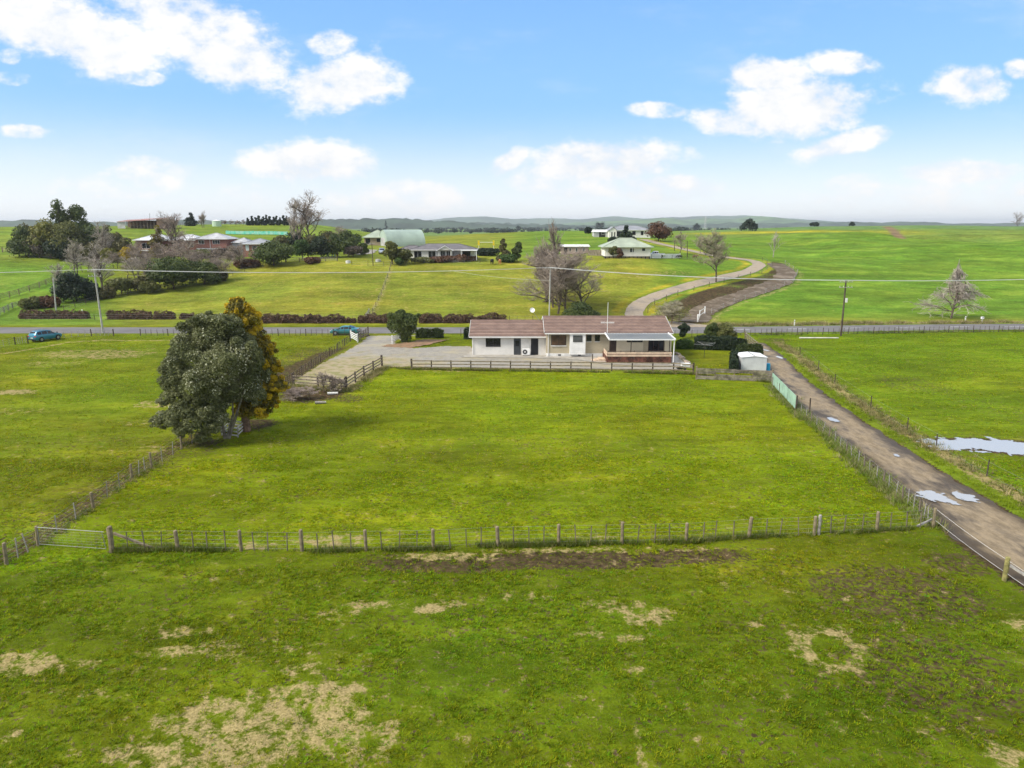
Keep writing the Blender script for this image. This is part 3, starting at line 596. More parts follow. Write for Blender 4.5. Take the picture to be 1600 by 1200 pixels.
tuft_line('rough_grass', EF, 3000, .42, .34, 61, [(.17, .24, .03), (.20, .26, .04), (.27, .26, .10), (.15, .22, .03)] + [(.34, .30, .16)], 'rough weedy grass grown through the old fence beside the track', .022, 9)
tuft_line('rough_grass', NF, 3000, .12, .28, 62, GR + [(.22, .22, .06)], 'longer grass along the foot of the near paddock fence')
tuft_line('rough_grass', VERGE, 5000, .34, .16, 63, [(.21, .28, .014), (.18, .25, .014)], 'bright grass verge along the right side of the muddy track')
tuft_line('rough_grass', VERGE2, 2600, .6, .28, 64, ST, 'dry straw coloured grass along the thin post fence right of the track')
tuft_line('rough_grass', LF[2:], 1300, .35, .2, 65, GR + ST, 'scruffy grass along the diagonal wire fence at the left')
tuft_line('rough_grass', pts2((598, 574), (644, 577), (860, 580), (1083, 584), (1205, 598)), 2400, .14, .3, 66, GR + ST, 'long grass along the foot of the fences in front of the house')
tuft_line('rough_grass', pts2((455, 604), (541, 611), (600, 575)), 900, .5, .35, 67, ST, 'dead straw grass outside the drive fence')
tuft_line('rough_grass', [(x, float(road_y(x)) + 5.8 + .8 * math.sin(x * .7)) for x in np.arange(36, 140, 2.)], 4200, .7, .5, 68, ST + [(.42, .36, .2)], 'pale dry grass on the far verge of the road at the right', .03)
tuft_line('rough_grass', [(x, float(road_y(x)) - 5.2) for x in np.arange(36, 140, 2.)], 2200, .6, .35, 69, GR, 'green roadside grass along the right hand fence', .03)
# ---------------------------------------------------------------- plants
m_bark = mat('bark', (.13, .10, .08), .9, .3, 3, bump=.4)
m_bark_pale = mat('pale_bark', (.34, .30, .26), .9, .3, 3, bump=.3)
m_twig = mat('winter_twigs', (.31, .255, .21), .9, .25, .6)
m_twig_r = mat('reddish_twigs', (.33, .265, .225), .9, .25, .6)
m_twig_g = mat('grey_green_twigs', (.34, .31, .21), .9, .25, .6)
m_twig_p = mat('pale_twigs', (.42, .37, .32), .9, .25, .6)
LM = {
 'olive_grey': leaf_mat('leaves_silver_olive', (.080, .096, .034), (.29, .30, .135), (.66, .66, .48)),
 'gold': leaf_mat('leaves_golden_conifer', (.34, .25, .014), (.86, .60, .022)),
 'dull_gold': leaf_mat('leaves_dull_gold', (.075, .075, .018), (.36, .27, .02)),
 'brown_green': leaf_mat('leaves_brown_green', (.068, .070, .026), (.19, .165, .06)),
 'dark': leaf_mat('leaves_dark_green', (.042, .066, .021), (.145, .178, .042)),
 'darker': leaf_mat('leaves_very_dark', (.014, .028, .015), (.050, .072, .030)),
 'mid': leaf_mat('leaves_mid_green', (.035, .075, .018), (.105, .165, .030)),
 'olive': leaf_mat('leaves_olive', (.075, .085, .028), (.235, .24, .07)),
 'yellowish': leaf_mat('leaves_yellow_olive', (.11, .12, .03), (.35, .32, .08)),
 'yellow': leaf_mat('leaves_yellow_bloom', (.25, .18, .008), (.55, .40, .015)),
 'hedge_brown': leaf_mat('leaves_brown_hedge', (.075, .045, .030), (.22, .135, .085)),
 'rust': leaf_mat('leaves_rust', (.09, .05, .03), (.23, .12, .07)),
 'box': leaf_mat('leaves_clipped', (.025, .042, .012), (.095, .125, .030)),
 'grey_purple': leaf_mat('leaves_grey_purple', (.08, .065, .055), (.20, .16, .13)),
 'far_dark': leaf_mat('leaves_far_dark', (.020, .034, .024), (.05, .07, .045)),
 'red': leaf_mat('flowers_red', (.45, .02, .02), (.7, .06, .05)),
}
ICO = None
def ico():
    global ICO
    if ICO is None:
        p = (1 + 5 ** .5) / 2; v = np.array([(-1, p, 0), (1, p, 0), (-1, -p, 0), (1, -p, 0), (0, -1, p), (0, 1, p), (0, -1, -p), (0, 1, -p), (p, 0, -1), (p, 0, 1), (-p, 0, -1), (-p, 0, 1)], float)
        v /= np.linalg.norm(v[0]); f = [(0, 11, 5), (0, 5, 1), (0, 1, 7), (0, 7, 10), (0, 10, 11), (1, 5, 9), (5, 11, 4), (11, 10, 2), (10, 7, 6), (7, 1, 8), (3, 9, 4), (3, 4, 2), (3, 2, 6), (3, 6, 8), (3, 8, 9), (4, 9, 5), (2, 4, 11), (6, 2, 10), (8, 6, 7), (9, 8, 1)]
        ICO = v, np.array(f)
    return ICO
def leaves(name, blobs, n, size, m, g, parent=None, core=.62, flat=.5, kind=None, droop=0.):
    """blobs: (x,y,z,rx,ry,rz); n leaves over all of them, each a small triangle pair, round a solid core in a darker leaf tone"""
    B = np.array(blobs, float); area = (B[:, 3] * B[:, 4] + B[:, 3] * B[:, 5] + B[:, 4] * B[:, 5]); pr = area / area.sum()
    k = g.choice(len(B), n, p=pr); d = g.normal(size=(n, 3)); d /= np.linalg.norm(d, axis=1)[:, None]
    low = d[:, 2] < -.3; d[low, 2] *= np.where(g.random(low.sum()) < .5, -1, 1)
    rr = (.72 + .36 * g.random(n) ** .8)[:, None]; C = B[k, :3] + d * B[k, 3:] * rr
    nrm = d * flat + g.normal(size=(n, 3)) * .55 + np.array((0, 0, .25)); nrm /= np.linalg.norm(nrm, axis=1)[:, None]
    a = np.cross(nrm, g.normal(size=(n, 3))); a /= np.linalg.norm(a, axis=1)[:, None] + 1e-9; b = np.cross(nrm, a)
    s = size * (.6 + .8 * g.random(n))[:, None]; a = a * s * .8; b = b * s * .45
    V = np.stack([C - a, C - b * 1., C + a, C + b], 1).reshape(-1, 3); F = np.arange(len(V)).reshape(-1, 4)
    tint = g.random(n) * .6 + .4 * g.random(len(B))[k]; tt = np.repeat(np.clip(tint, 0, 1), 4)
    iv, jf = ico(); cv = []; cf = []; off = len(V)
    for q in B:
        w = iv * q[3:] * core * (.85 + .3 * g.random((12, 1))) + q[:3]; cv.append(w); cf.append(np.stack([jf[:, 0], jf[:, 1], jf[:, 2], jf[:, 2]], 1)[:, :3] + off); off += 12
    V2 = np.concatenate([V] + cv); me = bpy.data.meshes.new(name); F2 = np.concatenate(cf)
    nv = len(V2); me.vertices.add(nv); me.vertices.foreach_set('co', V2.astype(np.float32).ravel())
    nl = F.size + F2.size; me.loops.add(nl); me.loops.foreach_set('vertex_index', np.concatenate([F.ravel(), F2.ravel()]).astype(np.int32))
    npl = len(F) + len(F2); me.polygons.add(npl)
    me.polygons.foreach_set('loop_start', np.concatenate([np.arange(0, F.size, 4), F.size + np.arange(0, F2.size, 3)]).astype(np.int32))
    me.polygons.foreach_set('loop_total', np.concatenate([np.full(len(F), 4), np.full(len(F2), 3)]).astype(np.int32))
    at = me.attributes.new('tint', 'FLOAT', 'POINT'); at.data.foreach_set('value', np.concatenate([tt, np.full(nv - len(tt), .1)]).astype(np.float32))  # low tint on the core paints shade into the gaps between leaf clumps
    me.materials.append(m); me.update(calc_edges=True); return link(name, me, parent, kind=kind)
def tubes(name, segs, m, parent=None, sides=5, kind=None):
    """segs: rows x0 y0 z0 x1 y1 z1 r0 r1"""
    Sg = np.array(segs, float); p, q = Sg[:, :3], Sg[:, 3:6]; d = q - p; d /= np.linalg.norm(d, axis=1)[:, None] + 1e-9
    ref = np.where(np.abs(d[:, 2:3]) > .9, np.array([[1., 0, 0]]), np.array([[0, 0, 1.]])); a = np.cross(d, ref); a /= np.linalg.norm(a, axis=1)[:, None] + 1e-9; b = np.cross(d, a)
    V = []
    for e, r in ((p, Sg[:, 6]), (q, Sg[:, 7])):
        for i in range(sides):
            t = 2 * math.pi * i / sides; V.append(e + (a * math.cos(t) + b * math.sin(t)) * r[:, None])
    V = np.stack(V, 1).reshape(-1, 3); n = len(Sg); o = np.arange(n)[:, None] * sides * 2
    F = np.concatenate([np.stack([o[:, 0] + i, o[:, 0] + (i + 1) % sides, o[:, 0] + sides + (i + 1) % sides, o[:, 0] + sides + i], 1) for i in range(sides)])
    return link(name, np_mesh(name, V, F, m, False), parent, kind=kind)
def branchy(g, base, h, spread, levels, kids, r0, up=.5, first=.25, split=None, wig=.25):
    """a leafless tree: returns (thick, thin) segment lists"""
    thick, thin = [], []
    def grow(p, d, L, r, lv):
        n = 3 if lv > 1 else 2; pts = [p]
        for i in range(n):
            d = (d + Vector(g.normal(size=3)) * wig * (.6 if lv == levels else 1) + Vector((0, 0, up * .12))).normalized(); pts.append(pts[-1] + d * L / n)
        for i in range(n):
            ra, rb = r * (1 - .28 * i / n * 2), r * (1 - .28 * (i + 1) / n * 2)
            (thick if lv >= levels - 1 else thin).append((*pts[i], *pts[i + 1], max(ra, .004), max(rb, .004)))
        if lv == 0: return
        kn = kids[levels - lv] if levels - lv < len(kids) else kids[-1]
        for i in range(kn):
            t = first + (1 - first) * (i + g.random()) / kn if lv == levels else .25 + .75 * (i + g.random()) / kn
            k = min(n - 1, int(t * n)); q = pts[k] + (pts[k + 1] - pts[k]) * (t * n - k)
            az = g.random() * 6.28; side = Vector((math.cos(az), math.sin(az), 0)); sp = spread * (.7 + .6 * g.random())
            dd = (d * (1 - sp * .6) + side * sp + Vector((0, 0, up * .5 if lv == levels else up * .25))).normalized()
            sc = (.62 if lv == levels else .6) * (1.1 - .45 * t) * (.75 + .5 * g.random())
            grow(q, dd, L * sc, r * .52, lv - 1)
    grow(Vector(base), Vector((0, 0, 1)), h, r0, levels); return thick, thin

def size_at(p, px_h): return px_h * p.y / FPX        # rough metres for a height in picture rows
def bare_tree(base, h, wd, label, mt=None, group=None, kids=(12, 8, 6, 4), seed=1, r=None, up=.5, name='bare_tree', first=.2, twig=.014, trunkm=None, levels=4, cat='tree', trunks=1, low=None, cone=False):
    g = np.random.default_rng(seed); o = thing(name, label, cat, base, 0, group); th, tn = [], []
    for k in range(trunks):
        off = (g.normal() * .12 * wd * (trunks > 1), g.normal() * .1 * wd * (trunks > 1), 0)
        a, b = branchy(g, off, h * .62 * (1 if k == 0 else .7 + .3 * g.random()), .9, levels, kids, r or h * .018, up, first); th += a; tn += b
    A = np.array(th); Bn = np.array(tn)
    allp = np.concatenate([A[:, [3, 4]], Bn[:, [3, 4]]]); zz = np.concatenate([A[:, 5], Bn[:, 5]])
    sx = wd / 2 / max(.1, np.percentile(np.abs(allp), 98.5)); sz = h / np.percentile(zz, 99.8)
    for q in (A, Bn):
        q[:, [0, 1, 3, 4]] *= sx; q[:, [2, 5]] *= sz
    if cone:
        for q in (A, Bn):
            for i in (0, 3): q[:, i:i + 2] *= np.clip((1.03 - q[:, i + 2] / h) * 1.25, .06, 1.25)[:, None]
    Bn[:, 6:] = np.maximum(Bn[:, 6:], twig)
    if low is not None:
        q = Bn[:, 5] > low * h; Bn = Bn[q]
    tubes('trunk', A, trunkm or m_bark, o, 5); tubes('twigs', Bn, mt or m_twig, o, 3); return o
def blobs_for(shape, h, wd, dp, n, g, z0=.2):
    out = []
    for i in range(n):
        if shape == 'cone':
            t = (i + .5) / n; z = h * (z0 + (1 - z0) * t * .96); rr = wd / 2 * (1 - t) ** .8; a = g.random() * 6.28; q = rr * .62 * g.random() ** .5; r = max(rr * .55, wd * .09); out.append((math.cos(a) * q, math.sin(a) * q * dp / wd, z, r, r * dp / wd, max(r * .8, h * .09)))
        elif shape == 'dome':
            a = g.random() * 6.28; q = g.random() ** .5; zt = 1 - .85 * q * q; z = z0 * h + (1 - z0) * h * (.12 + .68 * zt * (.35 + .65 * g.random())); r = wd * (.15 + .1 * g.random())
            out.append((math.cos(a) * q * (wd / 2 - r * .8), math.sin(a) * q * (dp / 2 - r * .8), z, r, r, min(r * .75, h * .22)))
        elif shape == 'round':
            d = g.normal(size=3); d /= np.linalg.norm(d); d *= g.random() ** .4; r = wd * (.14 + .1 * g.random()); hz = h * (1 - z0) / 2
            out.append((d[0] * (wd / 2 - r * .9), d[1] * (dp / 2 - r * .9), z0 * h + hz + d[2] * (hz - r * .6), r, r, r * .8))
        elif shape == 'low':
            a = g.random() * 6.28; q = g.random() ** .5; r = wd * (.12 + .08 * g.random()); out.append((math.cos(a) * q * (wd / 2 - r), math.sin(a) * q * (dp / 2 - r), h * (.3 + .35 * g.random() * (1 - q * .5)), r, r, h * .35))
    return out
def leafy(base, h, wd, label, lm, shape='round', n=2600, leaf=.22, seed=1, group=None, name='tree', z0=.15, nb=16, dp=None, trunk=True, cat='tree', tr=None, extra=None):
    g = np.random.default_rng(seed); o = thing(name, label, cat, base, 0, group); dp = dp or wd
    bl = extra or blobs_for(shape, h, wd, dp, nb, g, z0)
    if not extra:
        zt = max(q[2] + q[5] * .92 for q in bl); xt = max(abs(q[0]) + q[3] * .9 for q in bl); fz, fx_ = h / zt, wd / 2 / xt; bl = [(q[0] * fx_, q[1] * fx_, q[2] * fz, q[3] * max(fx_, 1), q[4] * max(fx_, 1), q[5] * fz) for q in bl]
    leaves('crown', bl, n, leaf, LM[lm], g, o)
    if trunk:
        r = tr or h * .025; segs = [(0, 0, -.15, 0, 0, h * .5, r, r * .7)]
        for q in bl[:7]: segs.append((0, 0, h * (z0 * .6 + .1), q[0] * .8, q[1] * .8, q[2], r * .5, r * .2))
        tubes('trunk', segs, m_bark, o, 6)
    return o
def hedge(p, q, h, wd, label, lm, leaf=.16, dens=130, seed=1, group=None, name='hedge', rough=.1):
    """a clipped or shaggy hedge from p to q, with a solid dark core"""
    g = np.random.default_rng(seed); p, q = Vector(p), Vector(q); L = max((q - p).length, .3); c = (p + q) / 2; rz = math.atan2(q.y - p.y, q.x - p.x)
    o = thing(name, label, 'hedge', (c.x, c.y, min(p.z, q.z)), rz, group)
    tilt = (q.z - p.z); n = int(dens * (L * h * 2 + L * wd + wd * h * 2)); A = g.random((n, 3)) * 2 - 1
    f = g.choice(5, n, p=np.array([L * h, L * h, L * wd * 1.2, wd * h, wd * h]) / (L * h * 2 + L * wd * 1.2 + wd * h * 2))
    A[f == 0, 1] = -1; A[f == 1, 1] = 1; A[f == 2, 2] = 1; A[f == 3, 0] = -1; A[f == 4, 0] = 1
    ln = fbm(A[:, 0] * L / 2 * .9 + seed, A[:, 2] * 1.3, seed, 3) * rough * 3.0; top = 1 + fbm(A[:, 0] * L / 2 * .8 + seed * 3, A[:, 1], seed + 4, 3) * rough * 4.5
    rnd = 1 - .18 * np.clip(np.abs(A[:, 2]), 0, 1) ** 4 * (A[:, 2] > 0)
    endr = 1 - .15 * np.abs(A[:, 0]) ** 6
    C = np.stack([A[:, 0] * (L / 2 + .1 * g.normal(size=n) * rough * 3), A[:, 1] * wd / 2 * rnd + ln * A[:, 1], (A[:, 2] * .5 + .5) * h * top * endr], 1) + g.normal(size=(n, 3)) * leaf * .35
    C[:, 2] += (A[:, 0] * .5 + .5) * tilt
    nr = np.zeros((n, 3)); nr[f == 0, 1] = -1; nr[f == 1, 1] = 1; nr[f == 2, 2] = 1; nr[f == 3, 0] = -1; nr[f == 4, 0] = 1
    nr = nr * .6 + g.normal(size=(n, 3)) * .6 + (0, 0, .2); nr /= np.linalg.norm(nr, axis=1)[:, None]
    a = np.cross(nr, g.normal(size=(n, 3))); a /= np.linalg.norm(a, axis=1)[:, None] + 1e-9; b = np.cross(nr, a); s = leaf * (.6 + .8 * g.random(n))[:, None]
    V = np.stack([C - a * s * .8, C - b * s * .5, C + a * s * .8, C + b * s * .5], 1).reshape(-1, 3); tint = np.repeat(np.clip(g.random(n) * .75 + .25 * vnoise(C[:, 0] * 1.2, C[:, 2] * 2, seed), 0, 1), 4)
    link('foliage', np_mesh('foliage', V, np.arange(len(V)).reshape(-1, 4), LM[lm], False, {'tint': ('FLOAT', tint)}), o)
    mb = MB(); k = max(2, int(L / 1.2)); 
    for i in range(k):
        x0, x1 = -L / 2 * .95 + L * .95 * i / k, -L / 2 * .95 + L * .95 * (i + 1) / k + .02; hh = h * (.80 + .12 * math.sin(i * 2.3 + seed)); z0 = tilt * (i + .5) / k
        w2 = wd * .40; mb.poly([(x0, -w2, z0), (x1, -w2, z0), (x1, -w2 * .85, z0 + hh), (x0, -w2 * .85, z0 + hh)]); mb.poly([(x0, w2, z0), (x0, w2 * .85, z0 + hh), (x1, w2 * .85, z0 + hh), (x1, w2, z0)]); mb.poly([(x0, -w2 * .85, z0 + hh), (x1, -w2 * .85, z0 + hh), (x1, w2 * .85, z0 + hh), (x0, w2 * .85, z0 + hh)])
        if i == 0: mb.poly([(x0, -w2, z0), (x0, -w2 * .85, z0 + hh), (x0, w2 * .85, z0 + hh), (x0, w2, z0)])
        if i == k - 1: mb.poly([(x1, -w2, z0), (x1, w2, z0), (x1, w2 * .85, z0 + hh), (x1, -w2 * .85, z0 + hh)])
    mb.build('inner_core', LM[lm], o, world=False); return o  # solid core in the darkest leaf tone, painting the shade inside the hedge

# ---------------------------------------------------------------- fences
m_wood = mat('weathered_wood', (.20, .165, .125), .9, .35, 4, bump=.3, aniso=(1, 1, .3))
m_wood_d = mat('dark_wood', (.095, .072, .055), .9, .35, 4, bump=.3, aniso=(1, 1, .3))
m_wood_g = mat('lichen_wood', (.23, .185, .12), .9, .35, 3, bump=.3, col2=(.15, .125, .075))
m_wood_grey = mat('silver_wood', (.33, .31, .28), .9, .3, 3, bump=.3)
m_post_y = mat('treated_post', (.30, .27, .10), .9, .3, 3, bump=.3)
m_wire = mat('galvanised_wire', (.30, .30, .29), .5, .1, 2, metal=.4)
m_white = mat('white_paint', (.78, .78, .76), .55, .06, 1.0)
m_white_old = mat('old_white_paint', (.66, .66, .63), .7, .18, 2.5)
PM = {}
def unit_post(r, k=8, sq=False):
    key = ('p', r, k, sq)
    if key not in PM:
        mb = MB()
        if sq: mb.box(-r, r, -r, r, -.2, 1)
        else: mb.tube((0, 0, -.2), (0, 0, .97), r, r * .96, k, False); mb.tube((0, 0, .97), (0, 0, 1), r * .96, r * .7, k)
        PM[key] = mb
    return PM[key]
PMESH = {}
def post(parent, p, r, h, m, g, name='post', sq=False, lean=.03, loc0=(0, 0, 0)):
    key = (r, m.name, name, sq, round(h, 2))
    if key not in PMESH:
        mb = unit_post(r, 8 if r > .05 else 5, sq); q = MB(); q.v = [(x, y, z * h if z > 0 else z) for x, y, z in mb.v]; q.f = mb.f; PMESH[key] = q.mesh(name, m)
    o = link(name, PMESH[key], parent, (p[0] - loc0[0], p[1] - loc0[1], p[2] - loc0[2])); o.rotation_euler = (g.normal() * lean, g.normal() * lean, g.random() * 3); return o
def resample(pts, step):
    pts = [Vector(p) for p in pts]; out = [pts[0]]
    for a, b in zip(pts[:-1], pts[1:]):
        n = max(1, round((b - a).length / step)); out += [a + (b - a) * i / n for i in range(1, n + 1)]
    return out
def V3(p): return Vector((p[0], p[1], gz(p[0], p[1])))
def wire_fence(pts, label, h=1.15, pr=.09, battens=3, wires=5, mp=None, mb_=None, seed=1, step=None, one=False, br=.025, wr=.006, group=None, hs=None, wm=None):
    g = np.random.default_rng(seed); pts = [V3(p) for p in pts]
    if step: pts = [V3(p) for p in resample(pts, step)]
    b0 = pts[0]; o = thing('wire_fence', label, 'fence', b0, 0, group); mp = mp or m_wood
    for i, p in enumerate(pts):
        rr = pr * (1 + .18 * g.random()) if not one else pr
        post(o, p, round(rr, 2), h * (1 + .05 * round(g.normal())) if not one else h, mp, g, loc0=b0)
    many = MB()
    for a, b in zip(pts[:-1], pts[1:]):
        for k in range(battens):
            t = (k + 1) / (battens + 1) + g.normal() * .02; q = V3(a + (b - a) * t)
            if one: d = Vector((g.normal() * .03, g.normal() * .03, 0)); many.beam(q - b0 + Vector((0, 0, .05)), q - b0 + Vector((0, 0, h * .93)) + d, br, br)
            else: post(o, q, br, round(h * (.9 + .06 * g.random()), 1), mb_ or m_wood_grey, g, 'batten', True, .05, b0)
    if one and many.v: many.build('batten', mb_ or m_wood, o, world=False, kind='stuff')
    for k in range(wires):
        z = h * (.12 + .80 * k / max(1, wires - 1)); segs = []
        for a, b in zip(pts[:-1], pts[1:]): segs.append((*(a - b0 + Vector((0, 0, z))), *(b - b0 + Vector((0, 0, z))), wr, wr))
        tubes('wire', segs, wm or m_wire, o, 3)
    return o
def rail_fence(pts, label, h=1.15, rails=3, pm=None, rm=None, seed=1, step=2.7, psize=.07, rh=.11, first_tall=0., skip=(), sq=True, z0=.3, group=None, name='rail_fence'):
    g = np.random.default_rng(seed); pts = [V3(p) for p in (resample([V3(p) for p in pts], step) if step else pts)]
    b0 = pts[0]; o = thing(name, label, 'fence', b0, 0, group)
    for i, p in enumerate(pts):
        big = i in (0, len(pts) - 1); q = post(o, p, psize * (1.35 if big else 1), round(h * (1.12 if big else 1), 2), pm or m_wood_d, g, 'post', sq, .015, b0); q.rotation_euler.z = math.atan2(pts[-1].y - b0.y, pts[-1].x - b0.x)
    for i, (a, b) in enumerate(zip(pts[:-1], pts[1:])):
        d = (b - a).normalized(); nrm = Vector((d.y, -d.x, 0)) * (psize + .02); nrm = nrm if nrm.y < 0 else -nrm
        for k in range(rails):
            if (i, k) in skip: continue
            z = h * (z0 + (.92 - z0) * k / max(1, rails - 1)); j0, j1 = g.normal() * .012, g.normal() * .012
            mb = MB(); mb.beam(a - b0 + nrm + Vector((0, 0, z + j0)) + d * .006, b - b0 + nrm + Vector((0, 0, z + j1)) - d * .006, .04, rh); mb.build('rail', rm or m_wood, o, world=False)
    return o
def catenary(name, a, b, sag, r, parent, m, n=16):
    a, b = Vector(a), Vector(b); pts = [a + (b - a) * i / n - Vector((0, 0, sag * 4 * (i / n) * (1 - i / n))) for i in range(n + 1)]
    return tubes(name, [(*p, *q, r, r) for p, q in zip(pts[:-1], pts[1:])], m, parent, 4)

# ---------------------------------------------------------------- buildings
m_glass = glass(); m_dark = mat('dark_opening', (.018, .017, .017), .5, .1, 1)
m_alu = mat('dark_aluminium', (.05, .048, .045), .5, .1, 1)
def brick_mat(name, a, b, mortar, sc=1.0):
    if name in MATS: return MATS[name]
    m = bpy.data.materials.new(name); m.use_nodes = True; MATS[name] = m; t = NT(m.node_tree); bs = t.n['Principled BSDF']
    tx = t.node('ShaderNodeTexCoord'); br = t.node('ShaderNodeTexBrick'); s = t.node('ShaderNodeSeparateXYZ'); t.link(tx.outputs['Object'], s.inputs[0])
    cm = t.node('ShaderNodeCombineXYZ'); t.link(t.math('ADD', s.outputs[0], s.outputs[1]), cm.inputs[0]); t.link(s.outputs[2], cm.inputs[1]); t.link(cm.outputs[0], br.inputs['Vector'])
    br.inputs['Color1'].default_value = (*a, 1); br.inputs['Color2'].default_value = (*b, 1); br.inputs['Mortar'].default_value = (*mortar, 1); br.inputs['Scale'].default_value = 1
    br.inputs['Brick Width'].default_value = .24 * sc; br.inputs['Row Height'].default_value = .086 * sc; br.inputs['Mortar Size'].default_value = .01
    t.link(br.outputs[0], bs.inputs['Base Color']); bs.inputs['Roughness'].default_value = .9; return m
m_brick_red = brick_mat('red_brick', (.30, .085, .05), (.22, .065, .04), (.3, .25, .22))
m_brick_tan = brick_mat('tan_brick', (.34, .24, .15), (.28, .20, .13), (.36, .32, .27))
m_block = brick_mat('cream_block', (.44, .375, .255), (.40, .345, .235), (.46, .41, .32), 1.8)
def corrugated(name, col, rough=.45, k=1.0):
    if name in MATS: return MATS[name]
    return mat(name, col, rough, .12, .35, spec=.4)
class House:
    """a building along a local frame: x along the front, y into the depth, front at y=0; placed and turned as one Empty"""
    def __init__(s, name, label, cat, loc, rz, group=None): s.o = thing(name, label, cat, loc, rz, group)
    def part(s, name, mb, m, parent=None, bevel=0): return mb.build(name, m, parent or s.o, world=False, bevel=bevel)
    def window(s, x0, x1, z0, z1, y=0, fm=None, gm=None, mull=1, name='window', parent=None, face='y'):
        fw, pr = .06, .05; f = MB()
        def bx(mb, a, b, c, d, e, g_):
            if face == 'y': mb.box(a, b, c, d, e, g_)
            else: mb.box(c, d, a, b, e, g_)
        y0, y1 = (y - pr, y + .01) if face != 'x1' else (y - .01, y + pr)
        bx(f, x0, x1, y0, y1, z0, z0 + fw); bx(f, x0, x1, y0, y1, z1 - fw, z1); bx(f, x0, x0 + fw, y0, y1, z0 + fw, z1 - fw); bx(f, x1 - fw, x1, y0, y1, z0 + fw, z1 - fw)
        for k in range(1, mull): xm = x0 + (x1 - x0) * k / mull; bx(f, xm - fw / 2, xm + fw / 2, y0, y1, z0 + fw, z1 - fw)
        fo = s.part(name, f, fm or m_white); p = MB(); yy = (y - .018, y - .006) if face != 'x1' else (y + .006, y + .018); bx(p, x0 + fw, x1 - fw, yy[0], yy[1], z0 + fw, z1 - fw)
        s.part('pane', p, gm or m_glass, fo); return fo
    def door(s, x0, x1, z0, z1, y=0, m=None, fm=None, name='door', handle=True):
        f = MB(); f.box(x0, x1, y - .04, y + .01, z0, z1); d = s.part(name, f, m or m_dark)
        if handle: h = MB(); h.box(x1 - .14, x1 - .1, y - .085, y - .04, z0 + .95, z0 + 1.1); s.part('handle', h, m_alu, d)
        return d
    def hip(s, x0, x1, y0, y1, z, pitch, m, ov=.5, th=.16, name='roof', fascia=None, gable=False):
        X0, X1, Y0, Y1 = x0 - ov, x1 + ov, y0 - ov, y1 + ov; w = (Y1 - Y0) / 2; hx = w if not gable else 0; rise = w * math.tan(R(pitch)); ym = (Y0 + Y1) / 2
        if X1 - X0 < 2 * hx: hx = (X1 - X0) / 2 - .01
        r0, r1 = (X0 + hx, ym, z + rise), (X1 - hx, ym, z + rise); a, b, c, d = (X0, Y0, z), (X1, Y0, z), (X1, Y1, z), (X0, Y1, z)
        mb = MB(); mb.poly([a, b, r1, r0]); mb.poly([c, d, r0, r1]); mb.poly([b, c, r1]); mb.poly([d, a, r0]); mb.poly([d, c, b, a])
        ro = s.part(name, mb, m); f = MB(); t_ = .03
        f.box(X0 - t_, X1 + t_, Y0 - .12, Y0 - .003, z - th, z + .02); f.box(X0 - t_, X1 + t_, Y1 + .003, Y1 + .12, z - th, z + .02); f.box(X0 - .12, X0 - .003, Y0, Y1, z - th + .002, z + .018); f.box(X1 + .003, X1 + .12, Y0, Y1, z - th + .002, z + .018)
        s.part('gutter', f, fascia or m_white, ro); rc = MB(); rc.beam((r0[0], ym, z + rise + .02), (r1[0], ym, z + rise + .02), .3, .07)
        if hx > 0.5:
            for p, q in ((a, r0), (d, r0), (b, r1), (c, r1)): rc.beam(Vector(p) + Vector((0, 0, .03)), Vector(q) + Vector((0, 0, .03)), .25, .06)
        s.part('ridge_cap', rc, m, ro); return ro
    def walls(s, x0, x1, y0, y1, h, m, z0=-.8, name='wall'):
        mb = MB(); mb.box(x0, x1, y0, y1, z0, h); return s.part(name, mb, m)

